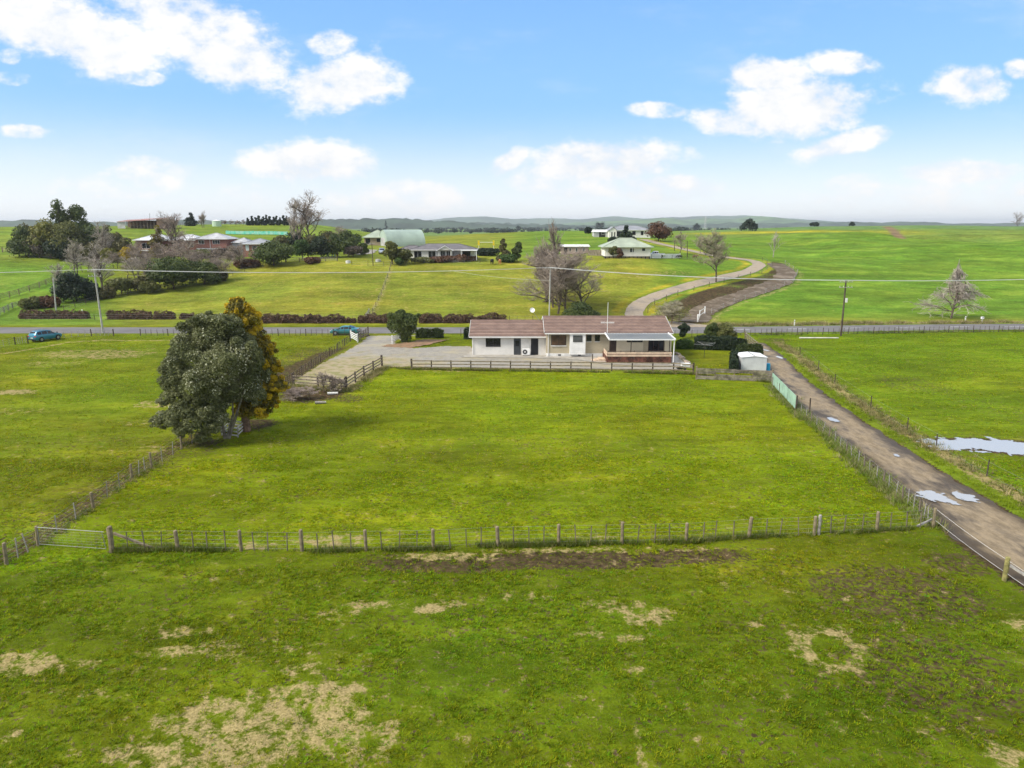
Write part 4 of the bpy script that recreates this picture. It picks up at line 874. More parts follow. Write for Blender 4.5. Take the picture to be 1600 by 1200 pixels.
# ---------------------------------------------------------------- cars
def paint(name, col, met=.3):
    if name in MATS: return MATS[name]
    m = mat(name, col, .3, .03, .5, spec=.5, metal=met); b = m.node_tree.nodes['Principled BSDF']; b.inputs['Coat Weight'].default_value = .7; b.inputs['Coat Roughness'].default_value = .06; return m
m_tyre = mat('tyre_rubber', (.02, .02, .02), .8, .1, 3); m_rim = mat('alloy', (.45, .45, .46), .35, .1, 3, metal=.8); m_red_l = mat('tail_light', (.5, .02, .02), .2, .1, 3); m_head = mat('headlight_lens', (.75, .78, .8), .12, .05, 3)
m_blackpl = mat('black_plastic', (.03, .03, .032), .6, .1, 3); m_plate = mat('number_plate', (.75, .75, .72), .5, .05, 3)
def car(loc, rz, label, pm, kind='suv', name='car', cat='car'):
    o = thing(name, label, cat, loc, rz)       # nose towards +x
    if kind == 'suv': L, Wd = 4.6, 1.84; st = [(-2.30, .42, .78, .80, .80, .74), (-2.27, .30, 1.00, 1.02, .88, .78), (-2.12, .27, 1.08, 1.30, .91, .74), (-1.90, .26, 1.08, 1.60, .92, .66), (-1.2, .26, 1.06, 1.70, .92, .68), (-.2, .26, 1.03, 1.70, .92, .68), (.35, .26, 1.00, 1.62, .92, .68), (.95, .26, 1.00, 1.10, .92, .80), (1.15, .26, .98, 1.03, .92, .84), (1.75, .27, .92, .96, .91, .8), (2.12, .3, .82, .86, .86, .7), (2.28, .38, .66, .68, .74, .6)]
    elif kind == 'sedan': L, Wd = 4.8, 1.82; st = [(-2.40, .42, .74, .76, .74, .70), (-2.36, .30, .94, .98, .86, .76), (-1.85, .25, .97, 1.04, .9, .80), (-1.3, .24, .96, 1.28, .91, .68), (-.75, .24, .94, 1.42, .91, .63), (0, .24, .92, 1.45, .91, .63), (.5, .24, .90, 1.36, .91, .66), (1.15, .24, .88, .97, .91, .80), (1.35, .25, .86, .91, .91, .84), (1.9, .26, .78, .83, .88, .78), (2.25, .3, .68, .72, .82, .66), (2.4, .38, .58, .6, .68, .56)]
    else: L, Wd = 5.2, 1.85; st = [(-2.6, .5, .98, 1.0, .9, .88), (-2.55, .42, 1.02, 1.05, .92, .9), (-.75, .38, 1.05, 1.08, .92, .9), (-.70, .36, 1.06, 1.66, .92, .68), (-.2, .34, 1.06, 1.74, .92, .68), (.5, .34, 1.05, 1.70, .92, .68), (1.1, .34, 1.03, 1.16, .92, .82), (1.3, .34, 1.02, 1.06, .92, .85), (1.9, .34, .98, 1.0, .91, .82), (2.4, .36, .88, .92, .86, .75), (2.58, .42, .7, .74, .76, .66)]
    V = []; F = []; k = 10
    for x, zb, zl, zt, wl, wt in st:
        prof = [(0, zb), (wl * .88, zb), (wl * .98, zb + .12), (wl, (zb + zl) / 2 + .05), (wl * .985, zl), (wt, zt - .05 if zt - zl > .15 else zt), (wt * .86, zt), (0, zt + .015)]
        V += [(x, -a, b) for a, b in prof] + [(x, a, b) for a, b in prof[::-1][1:-1]]
    k = 14
    for i in range(len(st) - 1):
        for j in range(k): j2 = (j + 1) % k; F.append((i * k + j, (i + 1) * k + j, (i + 1) * k + j2, i * k + j2))
    F.append(tuple(range(k))); F.append(tuple((len(st) - 1) * k + i for i in range(k))[::-1])
    mb = MB(); mb.v = V; mb.f = F; mb.build('body', pm, o, world=False, smooth=True).modifiers.new('edge', 'EDGE_SPLIT').split_angle = R(38)
    def side(i, sgn, t, out=.012):        # point on the glass line of station i: t=0 belt, 1 roof edge
        x, zb, zl, zt, wl, wt = st[i]; a, b = (wl * .985, zl), (wt, zt - .05 if zt - zl > .15 else zt); return (x, sgn * (a[0] + (b[0] - a[0]) * t + out), a[1] + (b[1] - a[1]) * t)
    gl = {'suv': [(3, 4), (4, 5), (5, 6), (6, 7)], 'sedan': [(3, 4), (4, 5), (5, 6), (6, 7)], 'ute': [(3, 4), (4, 5), (5, 6)]}[kind]
    for sgn in (-1, 1):
        for n_, (i, j) in enumerate(gl):
            lo0, lo1 = .12, .12; hi = .92; a, b, c, d = side(i, sgn, lo0), side(j, sgn, lo1), side(j, sgn, hi), side(i, sgn, hi)
            def lerp(p, q, t): return tuple(p[z] + (q[z] - p[z]) * t for z in range(3))
            a2, d2 = lerp(a, b, .06), lerp(d, c, .06); b2, c2 = lerp(b, a, .06), lerp(c, d, .06)
            q = MB(); q.poly([a2, b2, c2, d2] if sgn < 0 else [d2, c2, b2, a2]); q.build('side_window', m_glass, o, world=False)
    def cross(i, j, name, lo, hi, z=.02):
        xa, _, _, za, _, wa = st[i]; xb, _, _, zb_, _, wb = st[j]; p = lambda t: (xa + (xb - xa) * t, (wa + (wb - wa) * t) * .84, za + (zb_ - za) * t + z)
        a, b = p(lo), p(hi); q = MB(); q.poly([(a[0], -a[1], a[2]), (a[0], a[1], a[2]), (b[0], b[1], b[2]), (b[0], -b[1], b[2])][::-1]); q.build(name, m_glass, o, world=False)
    if kind == 'suv': cross(6, 7, 'windscreen', .08, .95); cross(2, 3, 'rear_window', .05, .92, .03)
    elif kind == 'sedan': cross(6, 7, 'windscreen', .08, .95); cross(2, 4, 'rear_window', .2, .95, .1)
    else: cross(5, 6, 'windscreen', .08, .95)
    if kind == 'ute': q = MB(); q.box(-2.5, -.85, -.78, .78, 1.085, 1.1); q.build('tray_cover', m_blackpl, o, world=False)
    if kind == 'suv':
        for s_ in (-1, 1): q = MB(); q.beam((-1.7, s_ * .6, 1.73), (.1, s_ * .6, 1.75), .04, .04); q.build('roof_rail', m_rim, o, world=False)
    wx = L * .295; wr = .35 if kind != 'sedan' else .33
    for x in (-wx - .02, wx + .03):
        for s_ in (-1, 1):
            ar = MB(); ar.tube((x, s_ * (Wd / 2 - .1), wr), (x, s_ * (Wd / 2 + .012), wr), wr * 1.2, None, 16); ar.build('wheel_well_shade', m_blackpl, o, world=False)  # dark disc standing in for the shaded hollow of the wheel well
            wh = MB(); wh.tube((x, s_ * (Wd / 2 - .16), wr), (x, s_ * (Wd / 2 + .03), wr), wr, None, 18); w_ = wh.build('wheel', m_tyre, o, world=False)
            ri = MB(); ri.tube((x, s_ * (Wd / 2 + .025), wr), (x, s_ * (Wd / 2 + .045), wr), wr * .62, None, 12); ri.build('rim', m_rim, w_, world=False)
    fx, rx = st[-1][0], st[0][0]
    for s_ in (-1, 1):
        q = MB(); q.box(fx - .22, fx - .03, min(s_ * .5, s_ * .78), max(s_ * .5, s_ * .78), st[-1][2] + .02, st[-1][2] + .14); q.build('headlight', m_head, o, world=False)
        q = MB(); zz = st[1][2] - .16; q.box(rx - .005, rx + .16, min(s_ * .55, s_ * .89), max(s_ * .55, s_ * .89), zz, zz + .16); q.build('tail_light', m_red_l, o, world=False)
        q = MB(); ix = [s2 for s2 in st if s2[0] > .6][0]; q.box(ix[0] - .1, ix[0] + .08, min(s_ * .9, s_ * 1.07), max(s_ * .9, s_ * 1.07), ix[2] + .02, ix[2] + .15); q.build('mirror', pm, o, world=False)
    q = MB(); q.box(rx - .015, rx + .04, -.26, .26, .6, .72); q.build('number_plate', m_plate, o, world=False)
    q = MB(); q.box(rx - .03, rx + .25, -.8, .8, .32, .5); q.box(fx - .2, fx + .01, -.62, .62, .34, .48); q.build('bumper', m_blackpl, o, world=False)
    return o
# ---------------------------------------------------------------- the main house
m_tile = mat('clay_tile_roof', (.27, .185, .145), .85, .16, .8, bump=.2, col2=(.225, .15, .12))
m_tile2 = mat('clay_tile_roof_shade', (.20, .135, .108), .85, .16, .8, bump=.2, col2=(.165, .11, .09))  # darker tile copy; alternate courses paint in the shadow lines under the lips
m_tile_d = mat('tile_ridge', (.24, .16, .13), .85, .2, 1)
m_wallw = mat('white_render', (.72, .695, .65), .85, .07, .5, bump=.05)
m_cream = mat('cream_cladding', (.60, .53, .38), .85, .06, .5)
m_found = mat('white_foundation', (.72, .71, .68), .85, .12, 1.2)
m_ver = mat('clear_roof_sheet', (.40, .44, .47), .35, .12, .4, col2=(.33, .38, .41))
t = NT(m_ver.node_tree); bs_ = t.n['Principled BSDF']; tl_ = t.node('ShaderNodeBsdfTranslucent'); tl_.inputs[0].default_value = (.8, .84, .86, 1); tp_ = t.node('ShaderNodeBsdfTransparent'); tp_.inputs[0].default_value = (.9, .93, .95, 1)
m1_, m2_ = t.node('ShaderNodeMixShader'), t.node('ShaderNodeMixShader'); m1_.inputs[0].default_value = .5; m2_.inputs[0].default_value = .38
t.link(tl_.outputs[0], m1_.inputs[1]); t.link(tp_.outputs[0], m1_.inputs[2]); t.link(bs_.outputs[0], m2_.inputs[2]); t.link(m1_.outputs[0], m2_.inputs[1]); t.link(m2_.outputs[0], t.n['Material Output'].inputs[0])
m_deckb = mat('stained_board', (.15, .062, .042), .8, .45, 1.4, bump=.2)
m_rail_p = mat('peach_rail', (.62, .47, .34), .8, .15, 1.5)
HO = Vector((-5.57, 99.2, 0))
hs = House('bungalow', 'long single storey white and cream house with brown tiled gable roofs and covered deck', 'house', HO, 0)
hx = lambda px, Y=99.2: P(px, 540, Y).x - HO.x
hz_ = lambda py, Y=99.2: P(800, py, Y).z
def tiled(x0, x1, ye, ze, yr, zr, yb, n, name='roof'):
    """gable roof: eave (ye,ze), ridge (yr,zr), back eave at yb, ridge along x; n courses a side"""
    core = MB(); t_ = .10
    core.v = [(x0, ye, ze - t_), (x1, ye, ze - t_), (x1, yr, zr - t_), (x0, yr, zr - t_), (x0, yb, ze - t_), (x1, yb, ze - t_)]; core.f = [(0, 1, 2, 3), (3, 2, 5, 4), (1, 0, 4, 5), (0, 3, 4), (1, 5, 2)]
    ro = hs.part(name, core, m_tile_d); L = math.hypot(yr - ye, zr - ze)
    for sgn, ya in ((1, ye), (-1, yb)):
        for k in range(n):
            y0, z0 = ya + (yr - ya) * k / n, ze + (zr - ze) * k / n; y1, z1 = ya + (yr - ya) * (k + 1.12) / n, ze + (zr - ze) * (k + 1.12) / n; lip = .10
            if k == n - 1: y1, z1 = yr, zr
            m = MB(); nt = max(4, int((x1 - x0) / .33)); V = []; a = x0 + .02; dxx = (x1 - x0 - .04) / nt
            for i in range(nt + 1):
                xx = a + i * dxx; r = .014 if i % 2 else -.006; V += [(xx, y0, z0 - t_ + .004), (xx, y0, z0 + lip + r), (xx, y1, z1 + .012 + r)]
            m.v = V
            for i in range(nt): b = i * 3; m.f += [(b, b + 3, b + 4, b + 1), (b + 1, b + 4, b + 5, b + 2)] if sgn > 0 else [(b, b + 1, b + 4, b + 3), (b + 1, b + 2, b + 5, b + 4)]
            hs.part('tile_course', m, m_tile if k % 2 else m_tile2, ro)
    rc = MB(); rc.beam((x0, yr, zr + .05), (x1, yr, zr + .05), .26, .09); hs.part('ridge_cap', rc, m_tile_d, ro)
    for xx in (x0, x1):
        b = MB(); o_ = .03 if xx == x1 else -.03; b.beam((xx + o_, ye - .02, ze - .02), (xx + o_, yr, zr - .02), .05, .2); b.beam((xx + o_, yb + .02, ze - .02), (xx + o_, yr, zr - .02), .05, .2); hs.part('bargeboard', b, m_white_old, ro)
    return ro
zeL = hz_(525.5, 98.7); yrL = 4.7; zrL = P(800, 500.5, 103.9).z
zeM = hz_(520.3, 97.3); yrM = 3.9; zrM = P(800, 494.3, 103.1).z
xl0, xl1 = hx(738.6), hx(853.2); xm0, xm1 = hx(853.6, 98), hx(1049, 98)
yM = -1.2
def gable_walls(x0, x1, y0, y1, ztop, zr, yr, m, z0=0.):
    mb = MB(); th = .004
    mb.poly([(x0, y0, z0), (x1, y0, z0), (x1, y0, ztop), (x0, y0, ztop)]); mb.poly([(x1, y1, z0), (x0, y1, z0), (x0, y1, ztop), (x1, y1, ztop)])
    mb.poly([(x0, y1, z0), (x0, y0, z0), (x0, y0, ztop), (x0, yr, zr), (x0, y1, ztop)]); mb.poly([(x1, y0, z0), (x1, y1, z0), (x1, y1, ztop), (x1, yr, zr), (x1, y0, ztop)])
    return hs.part('wall', mb, m)
gable_walls(xl0, xl1, 0, 9.2, zeL - .1, zrL - .2, yrL, m_wallw, 0)['label'] = 'white rendered wall of the low left wing'
tiled(hx(733, 98.7), xl1 + .05, -.55, zeL, yrL, zrL, 9.9, 10)
gable_walls(xm0, xm1, yM, 9.0, zeM - .1, zrM - .2, yrM, m_block, .5)['label'] = 'cream block wall of the main part'
fo = MB(); fo.box(xm0 + .02, xm1 - .02, yM - .03, 9.03, -.2, .5); fo = hs.part('foundation', fo, m_found)
tiled(hx(850.6, 97.4), hx(1051.3, 97.3), yM - .6, zeM, yrM, zrM, 9.6, 11)
for x0, x1, yy, z in ((hx(733, 98.7), xl1, -.55, zeL), (hx(851, 97.3), hx(1051.3, 97.3), yM - .6, zeM)):
    m = MB(); m.box(x0, x1, yy - .13, yy - .003, z - .17, z - .03); hs.part('gutter', m, m_white)
for px_, yy, z in ((853.8, yM - .09, zeM), (735, -.09, zeL)):
    m = MB(); x = hx(px_, 99.2 + yy) + (.25 if px_ > 800 else .3); m.tube((x, yy, .15), (x, yy, z - .55), .045); m.tube((x, yy, z - .55), (x, yy - .5, z - .16), .045); hs.part('downpipe', m, m_white)
def win(px0, px1, py0, py1, y, mull=1, fm=None, gm=None, name='window', proud=None):
    Y = 99.2 + y; return hs.window(hx(px0, Y), hx(px1, Y), hz_(py1, Y), hz_(py0, Y), y, fm or m_alu, gm, mull, name)
win(759, 782.2, 528.6, 541.8, 0, 2)
m_door1 = mat('grey_door', (.055, .06, .065), .5, .15, 2)
d1 = hs.door(hx(802.8), hx(813.8), .03, hz_(529), 0, m_door1); hs.window(hx(804.5), hx(812.2), 1.25, 2.15, -.04, m_door1, m_glass, 1, 'glazing', d1)
hs.door(hx(829.6), hx(840.9), .03, hz_(529), 0, mat('black_door', (.016, .017, .02), .4, .1, 1))
m_curt = mat('brown_blind', (.10, .055, .03), .3, .3, .9, spec=.5)
win(861, 884.6, 523.6, 539.6, yM, 2, None, m_curt)
s_ = MB(); Ym = 99.2 + yM; s_.box(hx(860.6, Ym), hx(885, Ym), yM - .12, yM, hz_(541, Ym), hz_(539.8, Ym)); hs.part('sill', s_, m_found)
# white box bay
Yb = Ym - .55; yb = Yb - 99.2
b = MB(); b.box(hx(890.3, Yb), hx(914.8, Yb), yb, yM - .004, .42, zeM - .18); b = hs.part('bay', b, m_white)
k = hs.window(hx(895.2, Yb), hx(909.8, Yb), hz_(534.4, Yb), hz_(524.2, Yb), yb, m_alu, mat('grey_glass', (.10, .105, .11), .15, .2, 1, spec=.5), 1, 'window')
for a in (.75, 1.0, 1.25): m = MB(); m.box(hx(890.3, Yb) + .03, hx(914.8, Yb) - .03, yb - .012, yb - .002, a, a + .015); hs.part('weatherboard_joint', m, m_white_old, b)
win(916.3, 924, 523.4, 533.3, yM, 1); win(929.2, 937, 523.4, 533.3, yM, 1)
for a, c in ((916, 924.4), (928.8, 937.4)): s_ = MB(); s_.box(hx(a, Ym), hx(c, Ym), yM - .1, yM, hz_(534.4, Ym), hz_(533.5, Ym)); hs.part('sill', s_, m_found)
for px_ in (874.5, 905.5): m = MB(); x = hx(px_, Ym); m.box(x - .2, x + .2, yM - .045, yM - .03, .17, .36); hs.part('vent', m, m_dark, fo)
# back windows so the far side is a house too
for x in (2, 6, 12, 17, 22): hs.window(x, x + 1.6, 1.3, 2.3, 9.0 if x > 10 else 9.2, m_white, m_glass, 1, 'window')
# covered deck
yd = 93.2 - 99.2; xd0, xd1 = hx(949.5, 93.2), hx(1050.5, 93.2)
cl = MB(); cl.box(hx(963, Ym), hx(1005, Ym), yM - .06, yM - .003, .56, hz_(530, Ym)); hs.part('cladding', cl, m_cream)
for p_ in (0,):
    cl = MB(); cl.box(xm1 - .9, xm1, yM - .05, yM - .003, .56, hz_(530, Ym)); hs.part('cladding', cl, m_cream)
hs.door(hx(952.5, Ym), hx(963, Ym), .56, hz_(530.5, Ym), yM, mat('brown_door', (.05, .035, .028), .5, .2, 2))
win(979, 1004, 530.6, 534.6, yM - .06, 3)
sd = win(1013, 1037.5, 531, 548.5, yM, 3, mat('dark_timber', (.06, .035, .025), .5, .2, 2), None, 'sliding_door')
m = MB(); m.box(hx(1046.8, Ym), hx(1049, Ym) - .02, yM - .05, yM - .055, .56, 2.7)
dk = MB(); dk.box(xd0, xd1, yd + .05, yM - .06, .40, .55); dk = hs.part('deck', dk, m_deckb)
n = 6
for k in range(n):
    m = MB(); z0 = .02 + k * .15; m.box(xd0, xd1, yd, yd + .035 + .006 * (k % 2), z0, z0 + .14); hs.part('skirt_board', m, m_deckb, dk)
for xx in (xd0, xd1):
    for k in range(n): m = MB(); z0 = .02 + k * .15; m.box(xx - .035, xx, yd + .04, yM - .08, z0, z0 + .135); hs.part('skirt_board', m, m_deckb, dk)
rl = MB(); rl.box(xd0, xd1, yd - .02, yd + .07, hz_(549.3, 93.2), hz_(548.5, 93.2)); rl = hs.part('railing', rl, m_wood_d)
for a, c in ((550.2, 553.0), (554.0, 557.0)): m = MB(); m.box(xd0, xd1, yd - .06, yd - .025, hz_(c, 93.2), hz_(a, 93.2)); hs.part('rail_board', m, m_rail_p, rl)
for a, c in ((550.2, 553.0), (554.0, 557.0)): m = MB(); m.box(xd0 - .08, xd0 - .045, yd - .06, yd + 3.2, hz_(c, 93.2), hz_(a, 93.2)); hs.part('rail_board', m, m_rail_p, rl)
for px_ in (951, 970.5, 985.8, 991.5, 1013, 1033, 1050): m = MB(); x = hx(px_, 93.2); m.box(x - .05, x + .05, yd - .02, yd + .06, .55, hz_(547.8, 93.2)); hs.part('baluster', m, m_wood_d, rl)
zf0 = hz_(530.2, 93.0); zf1 = zeM - .03; yv0, yv1 = yd - .2, yM - .62
vx0, vx1 = hx(951.6, 93.0), hx(1054.7, 93.0)
vr = MB(); ns = 40
for i in range(ns):
    a, c = vx0 + (vx1 - vx0) * i / ns, vx0 + (vx1 - vx0) * (i + 1) / ns; h0, h1 = (.012 if i % 2 else -.012), (-.012 if i % 2 else .012)
    vr.poly([(a, yv0, zf0 + h0), (c, yv0, zf0 + h1), (c, yv1, zf1 + h1), (a, yv1, zf1 + h0)])
vr = hs.part('verandah_roof', vr, m_ver)
m = MB(); m.box(vx0, vx1, yv0 - .11, yv0 - .005, zf0 - .12, zf0 + .03); hs.part('gutter', m, m_white, vr)
for x, in ((vx0,), (vx1,)): m = MB(); m.beam((x, yv0 - .1, zf0), (x, yv1 + .5, zf1 + .03), .12, .2); hs.part('bargeboard', m, m_white, vr)
for k in range(8): m = MB(); x = vx0 + .4 + (vx1 - vx0 - .8) * k / 7; m.beam((x, yv0, zf0 - .1), (x, yv1, zf1 - .1), .05, .1); hs.part('rafter', m, m_wood, vr)
m = MB(); x = hx(1053.3, 93.1); m.tube((x, yd - .12, 0), (x, yd - .12, zf0 - .1), .07); hs.part('downpipe', m, m_white)
for px_ in (986, 952.5, 1046): m = MB(); x = hx(px_, 93.4); m.box(x - .05, x + .05, yd + .1, yd + .2, .56, zf0 - .1); hs.part('verandah_post', m, m_wood_d, vr)
# steps at the left end of the deck
for k in range(3): m = MB(); m.box(xd0 - 1.9 + k * .45, xd0 - .1, yd + .9, yd + 2.4, k * .14, (k + 1) * .14); hs.part('step', m, m_rail_p)
m = MB(); m.box(xd0 - 1.95, xd0 - 1.83, yd + .75, yd + .87, 0, 1.1); hs.part('handrail_post', m, m_wood_d)

g = np.random.default_rng(8); m_rock = mat('garden_rock', (.42, .34, .26), .9, .3, 3, bump=.4)
iv, jf = ico()
for i in range(9):
    t_ = i / 8; q_ = G(1057 + 24 * t_, 553 + 21 * t_); s_ = .22 + .2 * g.random(); m = MB(); m.v = [tuple(v * s_ * (.8 + .4 * g.random()) * np.array((1.2, 1, .75)) + (0, 0, s_ * .4)) for v in iv]; m.f = [tuple(f) for f in jf]; o = m.build('garden_rock', m_rock, None); o.location = q_; o.rotation_euler.z = g.random() * 3
    tag(o, ['rock nearest the deck post in the line of rocks', 'second rock from the deck post', 'third rock from the deck post', 'fourth rock from the deck post', 'middle rock of the line beside the deck', 'fourth rock from the fence end of the line', 'third rock from the fence end of the line', 'second rock from the fence end of the line', 'last rock of the line, close to the corner fence post'][i], 'rock', 'rocks lining the lawn right of the deck')
q_ = G(1071, 574); o = thing('storage_box', 'low white box on the ground by the corner fence post', 'box', q_, .1); m = MB(); m.box(-.55, .55, -.3, .3, 0, .48); m.build('box', m_white_old, o, world=False, bevel=.02); m = MB(); m.box(-.58, .58, -.33, .33, .485, .54); m.build('lid', m_white, o, world=False)
q_ = G(1062, 578.5); o = thing('wheelbarrow', 'dark upturned wheelbarrow beside the low white box', 'wheelbarrow', q_, .3); m = MB(); m.v = [(-.5, -.3, .45), (.5, -.3, .45), (.5, .3, .45), (-.5, .3, .45), (-.3, -.18, .15), (.25, -.18, .15), (.25, .18, .15), (-.3, .18, .15)]; m.f = [(4, 5, 1, 0), (5, 6, 2, 1), (6, 7, 3, 2), (7, 4, 0, 3), (4, 7, 6, 5)]; m.build('tray', m_alu, o, world=False)
for s_ in (-.2, .2): m = MB(); m.tube((.75, s_ * .3, .18), (-1.0, s_ * 1.4, .5), .02); m.build('handle', m_wire, o, world=False)
m = MB(); m.tube((.75, -.05, .18), (.75, .05, .18), .18, None, 12); m.build('wheel', mat('tyre_rubber', (.02, .02, .02)), o, world=False)
# heat pump, aerials
p = Vector((HO.x + hx(816), 98.75, .08)); o = thing('heat_pump', 'white heat pump unit on the path between the two dark doors', 'heat pump', p)
m = MB(); m.box(0, 1.08, -.18, .2, .08, .95); m.build('casing', m_white, o, world=False, bevel=.02)
m = MB(); m.tube((.38, -.18, .52), (.38, -.2, .52), .33, None, 20); g_ = m.build('fan_grille', m_alu, o, world=False)
m = MB(); m.tube((.38, -.2, .52), (.38, -.215, .52), .11, None, 12); m.build('fan_hub', m_white, g_, world=False)
m = MB(); m.box(.1, .2, -.18, .2, 0, .08); m.box(.88, .98, -.18, .2, 0, .08); m.build('foot', m_alu, o, world=False)
m = MB(); m.tube((.95, .38, .9), (.95, .38, 2.3), .035); m.build('pipe_duct', m_white, o, world=False)
p = P(843.5, 499.5, 103.4); o = thing('satellite_dish', 'white satellite dish on a slanted arm above the left wing roof', 'satellite dish', p)
q = P(831.5, 485, 103.4) - p
m = MB(); m.tube((0, 0, -.25), q, .035); m.build('arm', m_wire, o, world=False)
m = MB(); pr = [(0, 0), (.15, .02), (.3, .06), (.37, .10)]
nd = Vector((.1, -.9, .42)).normalized(); ax = nd.cross(Vector((0, 0, 1))).normalized(); ay = nd.cross(ax)
rings = [[tuple(q + nd * (h_ + .05) + (ax * math.cos(t_) + ay * math.sin(t_)) * r_) for t_ in np.linspace(0, 6.283, 17)[:-1]] for r_, h_ in pr[1:]]
m.v = [tuple(q + nd * .05)] + [v for r_ in rings for v in r_]; m.f = [(0, 1 + i, 1 + (i + 1) % 16) for i in range(16)]
for k in range(2): m.f += [(1 + k * 16 + i, 1 + (k + 1) * 16 + i, 1 + (k + 1) * 16 + (i + 1) % 16, 1 + k * 16 + (i + 1) % 16) for i in range(16)]
m.build('dish', m_white, o, world=False, smooth=True)
p = P(948.8, 519.5, 97.3); top = P(947, 472.5, 97.3) - p; o = thing('tv_aerial', 'tall pale television aerial mast at the left end of the deck roof', 'aerial', p)
m = MB(); m.tube((0, 0, -.3), (0, 0, top.z), .04, .028); m.build('mast', m_white, o, world=False)
zb = P(948, 504, 97.3).z - p.z; m = MB(); m.tube((-.9, .1, zb), (.9, -.1, zb), .02)
for k in range(12): x = -.88 + k * .16; m.tube((x, -.35, zb), (x, .35, zb), .012, None, 4); m.tube((x, 0, zb - .22), (x, 0, zb + .22), .012, None, 4)
m.build('antenna', m_white, o, world=False)

# ---------------------------------------------------------------- garden shed, clothes line, yard fences
p = G(1157.5, 580); fw_, dp_ = 3.15, 3.0; o = thing('garden_shed', 'small white metal garden shed beside the muddy track', 'shed', p, R(-2))
m_shed = mat('white_steel', (.60, .62, .62), .45, .07, 1, bump=.05)
hw = 1.82; m = MB(); m.poly([(0, 0, 0), (fw_, 0, 0), (fw_, 0, hw), (fw_ / 2, 0, hw + .14), (0, 0, hw)]); m.poly([(fw_, dp_, 0), (0, dp_, 0), (0, dp_, hw), (fw_ / 2, dp_, hw + .14), (fw_, dp_, hw)]); m.poly([(0, dp_, 0), (0, 0, 0), (0, 0, hw), (0, dp_, hw)]); m.poly([(fw_, 0, 0), (fw_, dp_, 0), (fw_, dp_, hw), (fw_, 0, hw)]); m.build('wall', m_shed, o, world=False)
for k in range(9): m = MB(); x = .18 + k * .34; m.box(x, x + .035, -.018, -.003, .02, hw - .05); m.build('wall_rib', m_shed, o, world=False)
for sx in (0, 1):
    x0, x1 = (-.06, fw_ / 2 - .005) if not sx else (fw_ / 2 + .005, fw_ + .06); za, zb = (hw - .01, hw + .16) if not sx else (hw + .16, hw - .01)
    m = MB(); m.poly([(x0, -.08, za), (x1, -.08, zb), (x1, dp_ + .08, zb), (x0, dp_ + .08, za)]); m.poly([(x0, -.08, za - .06), (x0, dp_ + .08, za - .06), (x1, dp_ + .08, zb - .06), (x1, -.08, zb - .06)]); m.poly([(x0, -.08, za - .06), (x1, -.08, zb - .06), (x1, -.08, zb), (x0, -.08, za)])
    e = x0 if not sx else x1; ze_ = za if not sx else zb; m.poly([(e, -.08, ze_ - .06), (e, -.08, ze_), (e, dp_ + .08, ze_), (e, dp_ + .08, ze_ - .06)]); m.build('roof_panel', m_white, o, world=False)
m = MB(); m.beam((fw_ / 2, -.08, hw + .18), (fw_ / 2, dp_ + .08, hw + .18), .12, .03); m.build('ridge_cap', m_wire, o, world=False)
m = MB(); m.box(-.03, -.003, .25, 1.5, .04, hw - .1); m.build('sliding_door', m_shed, o, world=False); m = MB(); m.box(-.035, -.003, 1.52, 1.56, .02, hw - .06); m.box(-.035, -.003, .18, .23, .02, hw - .06); m.build('door_frame', m_alu, o, world=False)
p = G(1199.5, 579); o = tag(MB().build('x', m_white) if 0 else thing('water_barrel', 'bright blue barrel tucked behind the right side of the white shed', 'barrel', p), 'bright blue barrel tucked behind the right side of the white shed', 'barrel')
m = MB(); pr = [(0, .26), (.1, .29), (.3, .30), (.5, .29), (.55, .305), (.6, .29), (.85, .28), (.95, .24)]
for (z0, r0), (z1, r1) in zip(pr[:-1], pr[1:]): m.tube((0, 0, z0), (0, 0, z1), r0, r1, 14, False)
m.poly([(.24 * math.cos(a), .24 * math.sin(a), .95) for a in np.linspace(0, 6.283, 15)[:-1]]); m.build('drum', mat('blue_plastic', (.03, .35, .55), .4, .1, 2), o, world=False); m = MB(); m.tube((.1, 0, .95), (.1, 0, .98), .05); m.build('cap', m_white, o, world=False)
p = G(1100, 559.5); o = thing('clothesline', 'rotary clothesline on the small lawn right of the deck', 'clothesline', p)
m = MB(); m.tube((0, 0, 0), (0, 0, 2.05), .035); m.build('pole', m_alu, o, world=False)
for k in range(4): a = .35 + k * math.pi / 2; m = MB(); m.tube((0, 0, 1.85), (1.75 * math.cos(a), 1.75 * math.sin(a), 2.05), .025); m.build('arm', m_wire, o, world=False)
for r_ in (.55, .95, 1.35, 1.7):
    c_ = [(r_ * math.cos(.35 + k * math.pi / 2), r_ * math.sin(.35 + k * math.pi / 2), 1.85 + .2 * r_ / 1.75) for k in range(5)]; tubes('line', [(*c_[k], *c_[k + 1], .009, .009) for k in range(4)], m_wire, o, 3)

PX = lambda *a: [GX(x, y) for x, y in a]
rail_fence(PX((643.5, 576.5), (860, 579), (1052, 580.5), (1083, 583)), 'long low post and rail fence in front of the house', 1.18, 3, m_wood_d, m_wood_g, 5, 2.72, .075, .13, skip=((2, 0), (9, 1)), z0=.22)
rail_fence(PX((597, 572), (569, 588), (541, 608)), 'dark post and rail fence slanting down beside the gravel drive', 1.3, 3, m_wood_d, m_wood, 6, 2.9, .08, .12, z0=.35)
rail_fence(PX((540, 608.5), (497, 604), (459, 601)), 'post and rail fence closing the bottom of the gravel drive', 1.2, 3, m_wood_d, m_wood, 7, 2.6, .075, .12, z0=.3)
gfence = rail_fence(PX((1088, 592), (1206, 596.5)), 'silvery weathered board fence in front of the clothesline lawn', 1.35, 6, m_wood_g, mat('old_board', (.235, .205, .16), .9, .4, 1.6, bump=.3), 8, 2.2, .07, .19, skip=((1, 3), (2, 3), (0, 2)), z0=.08)
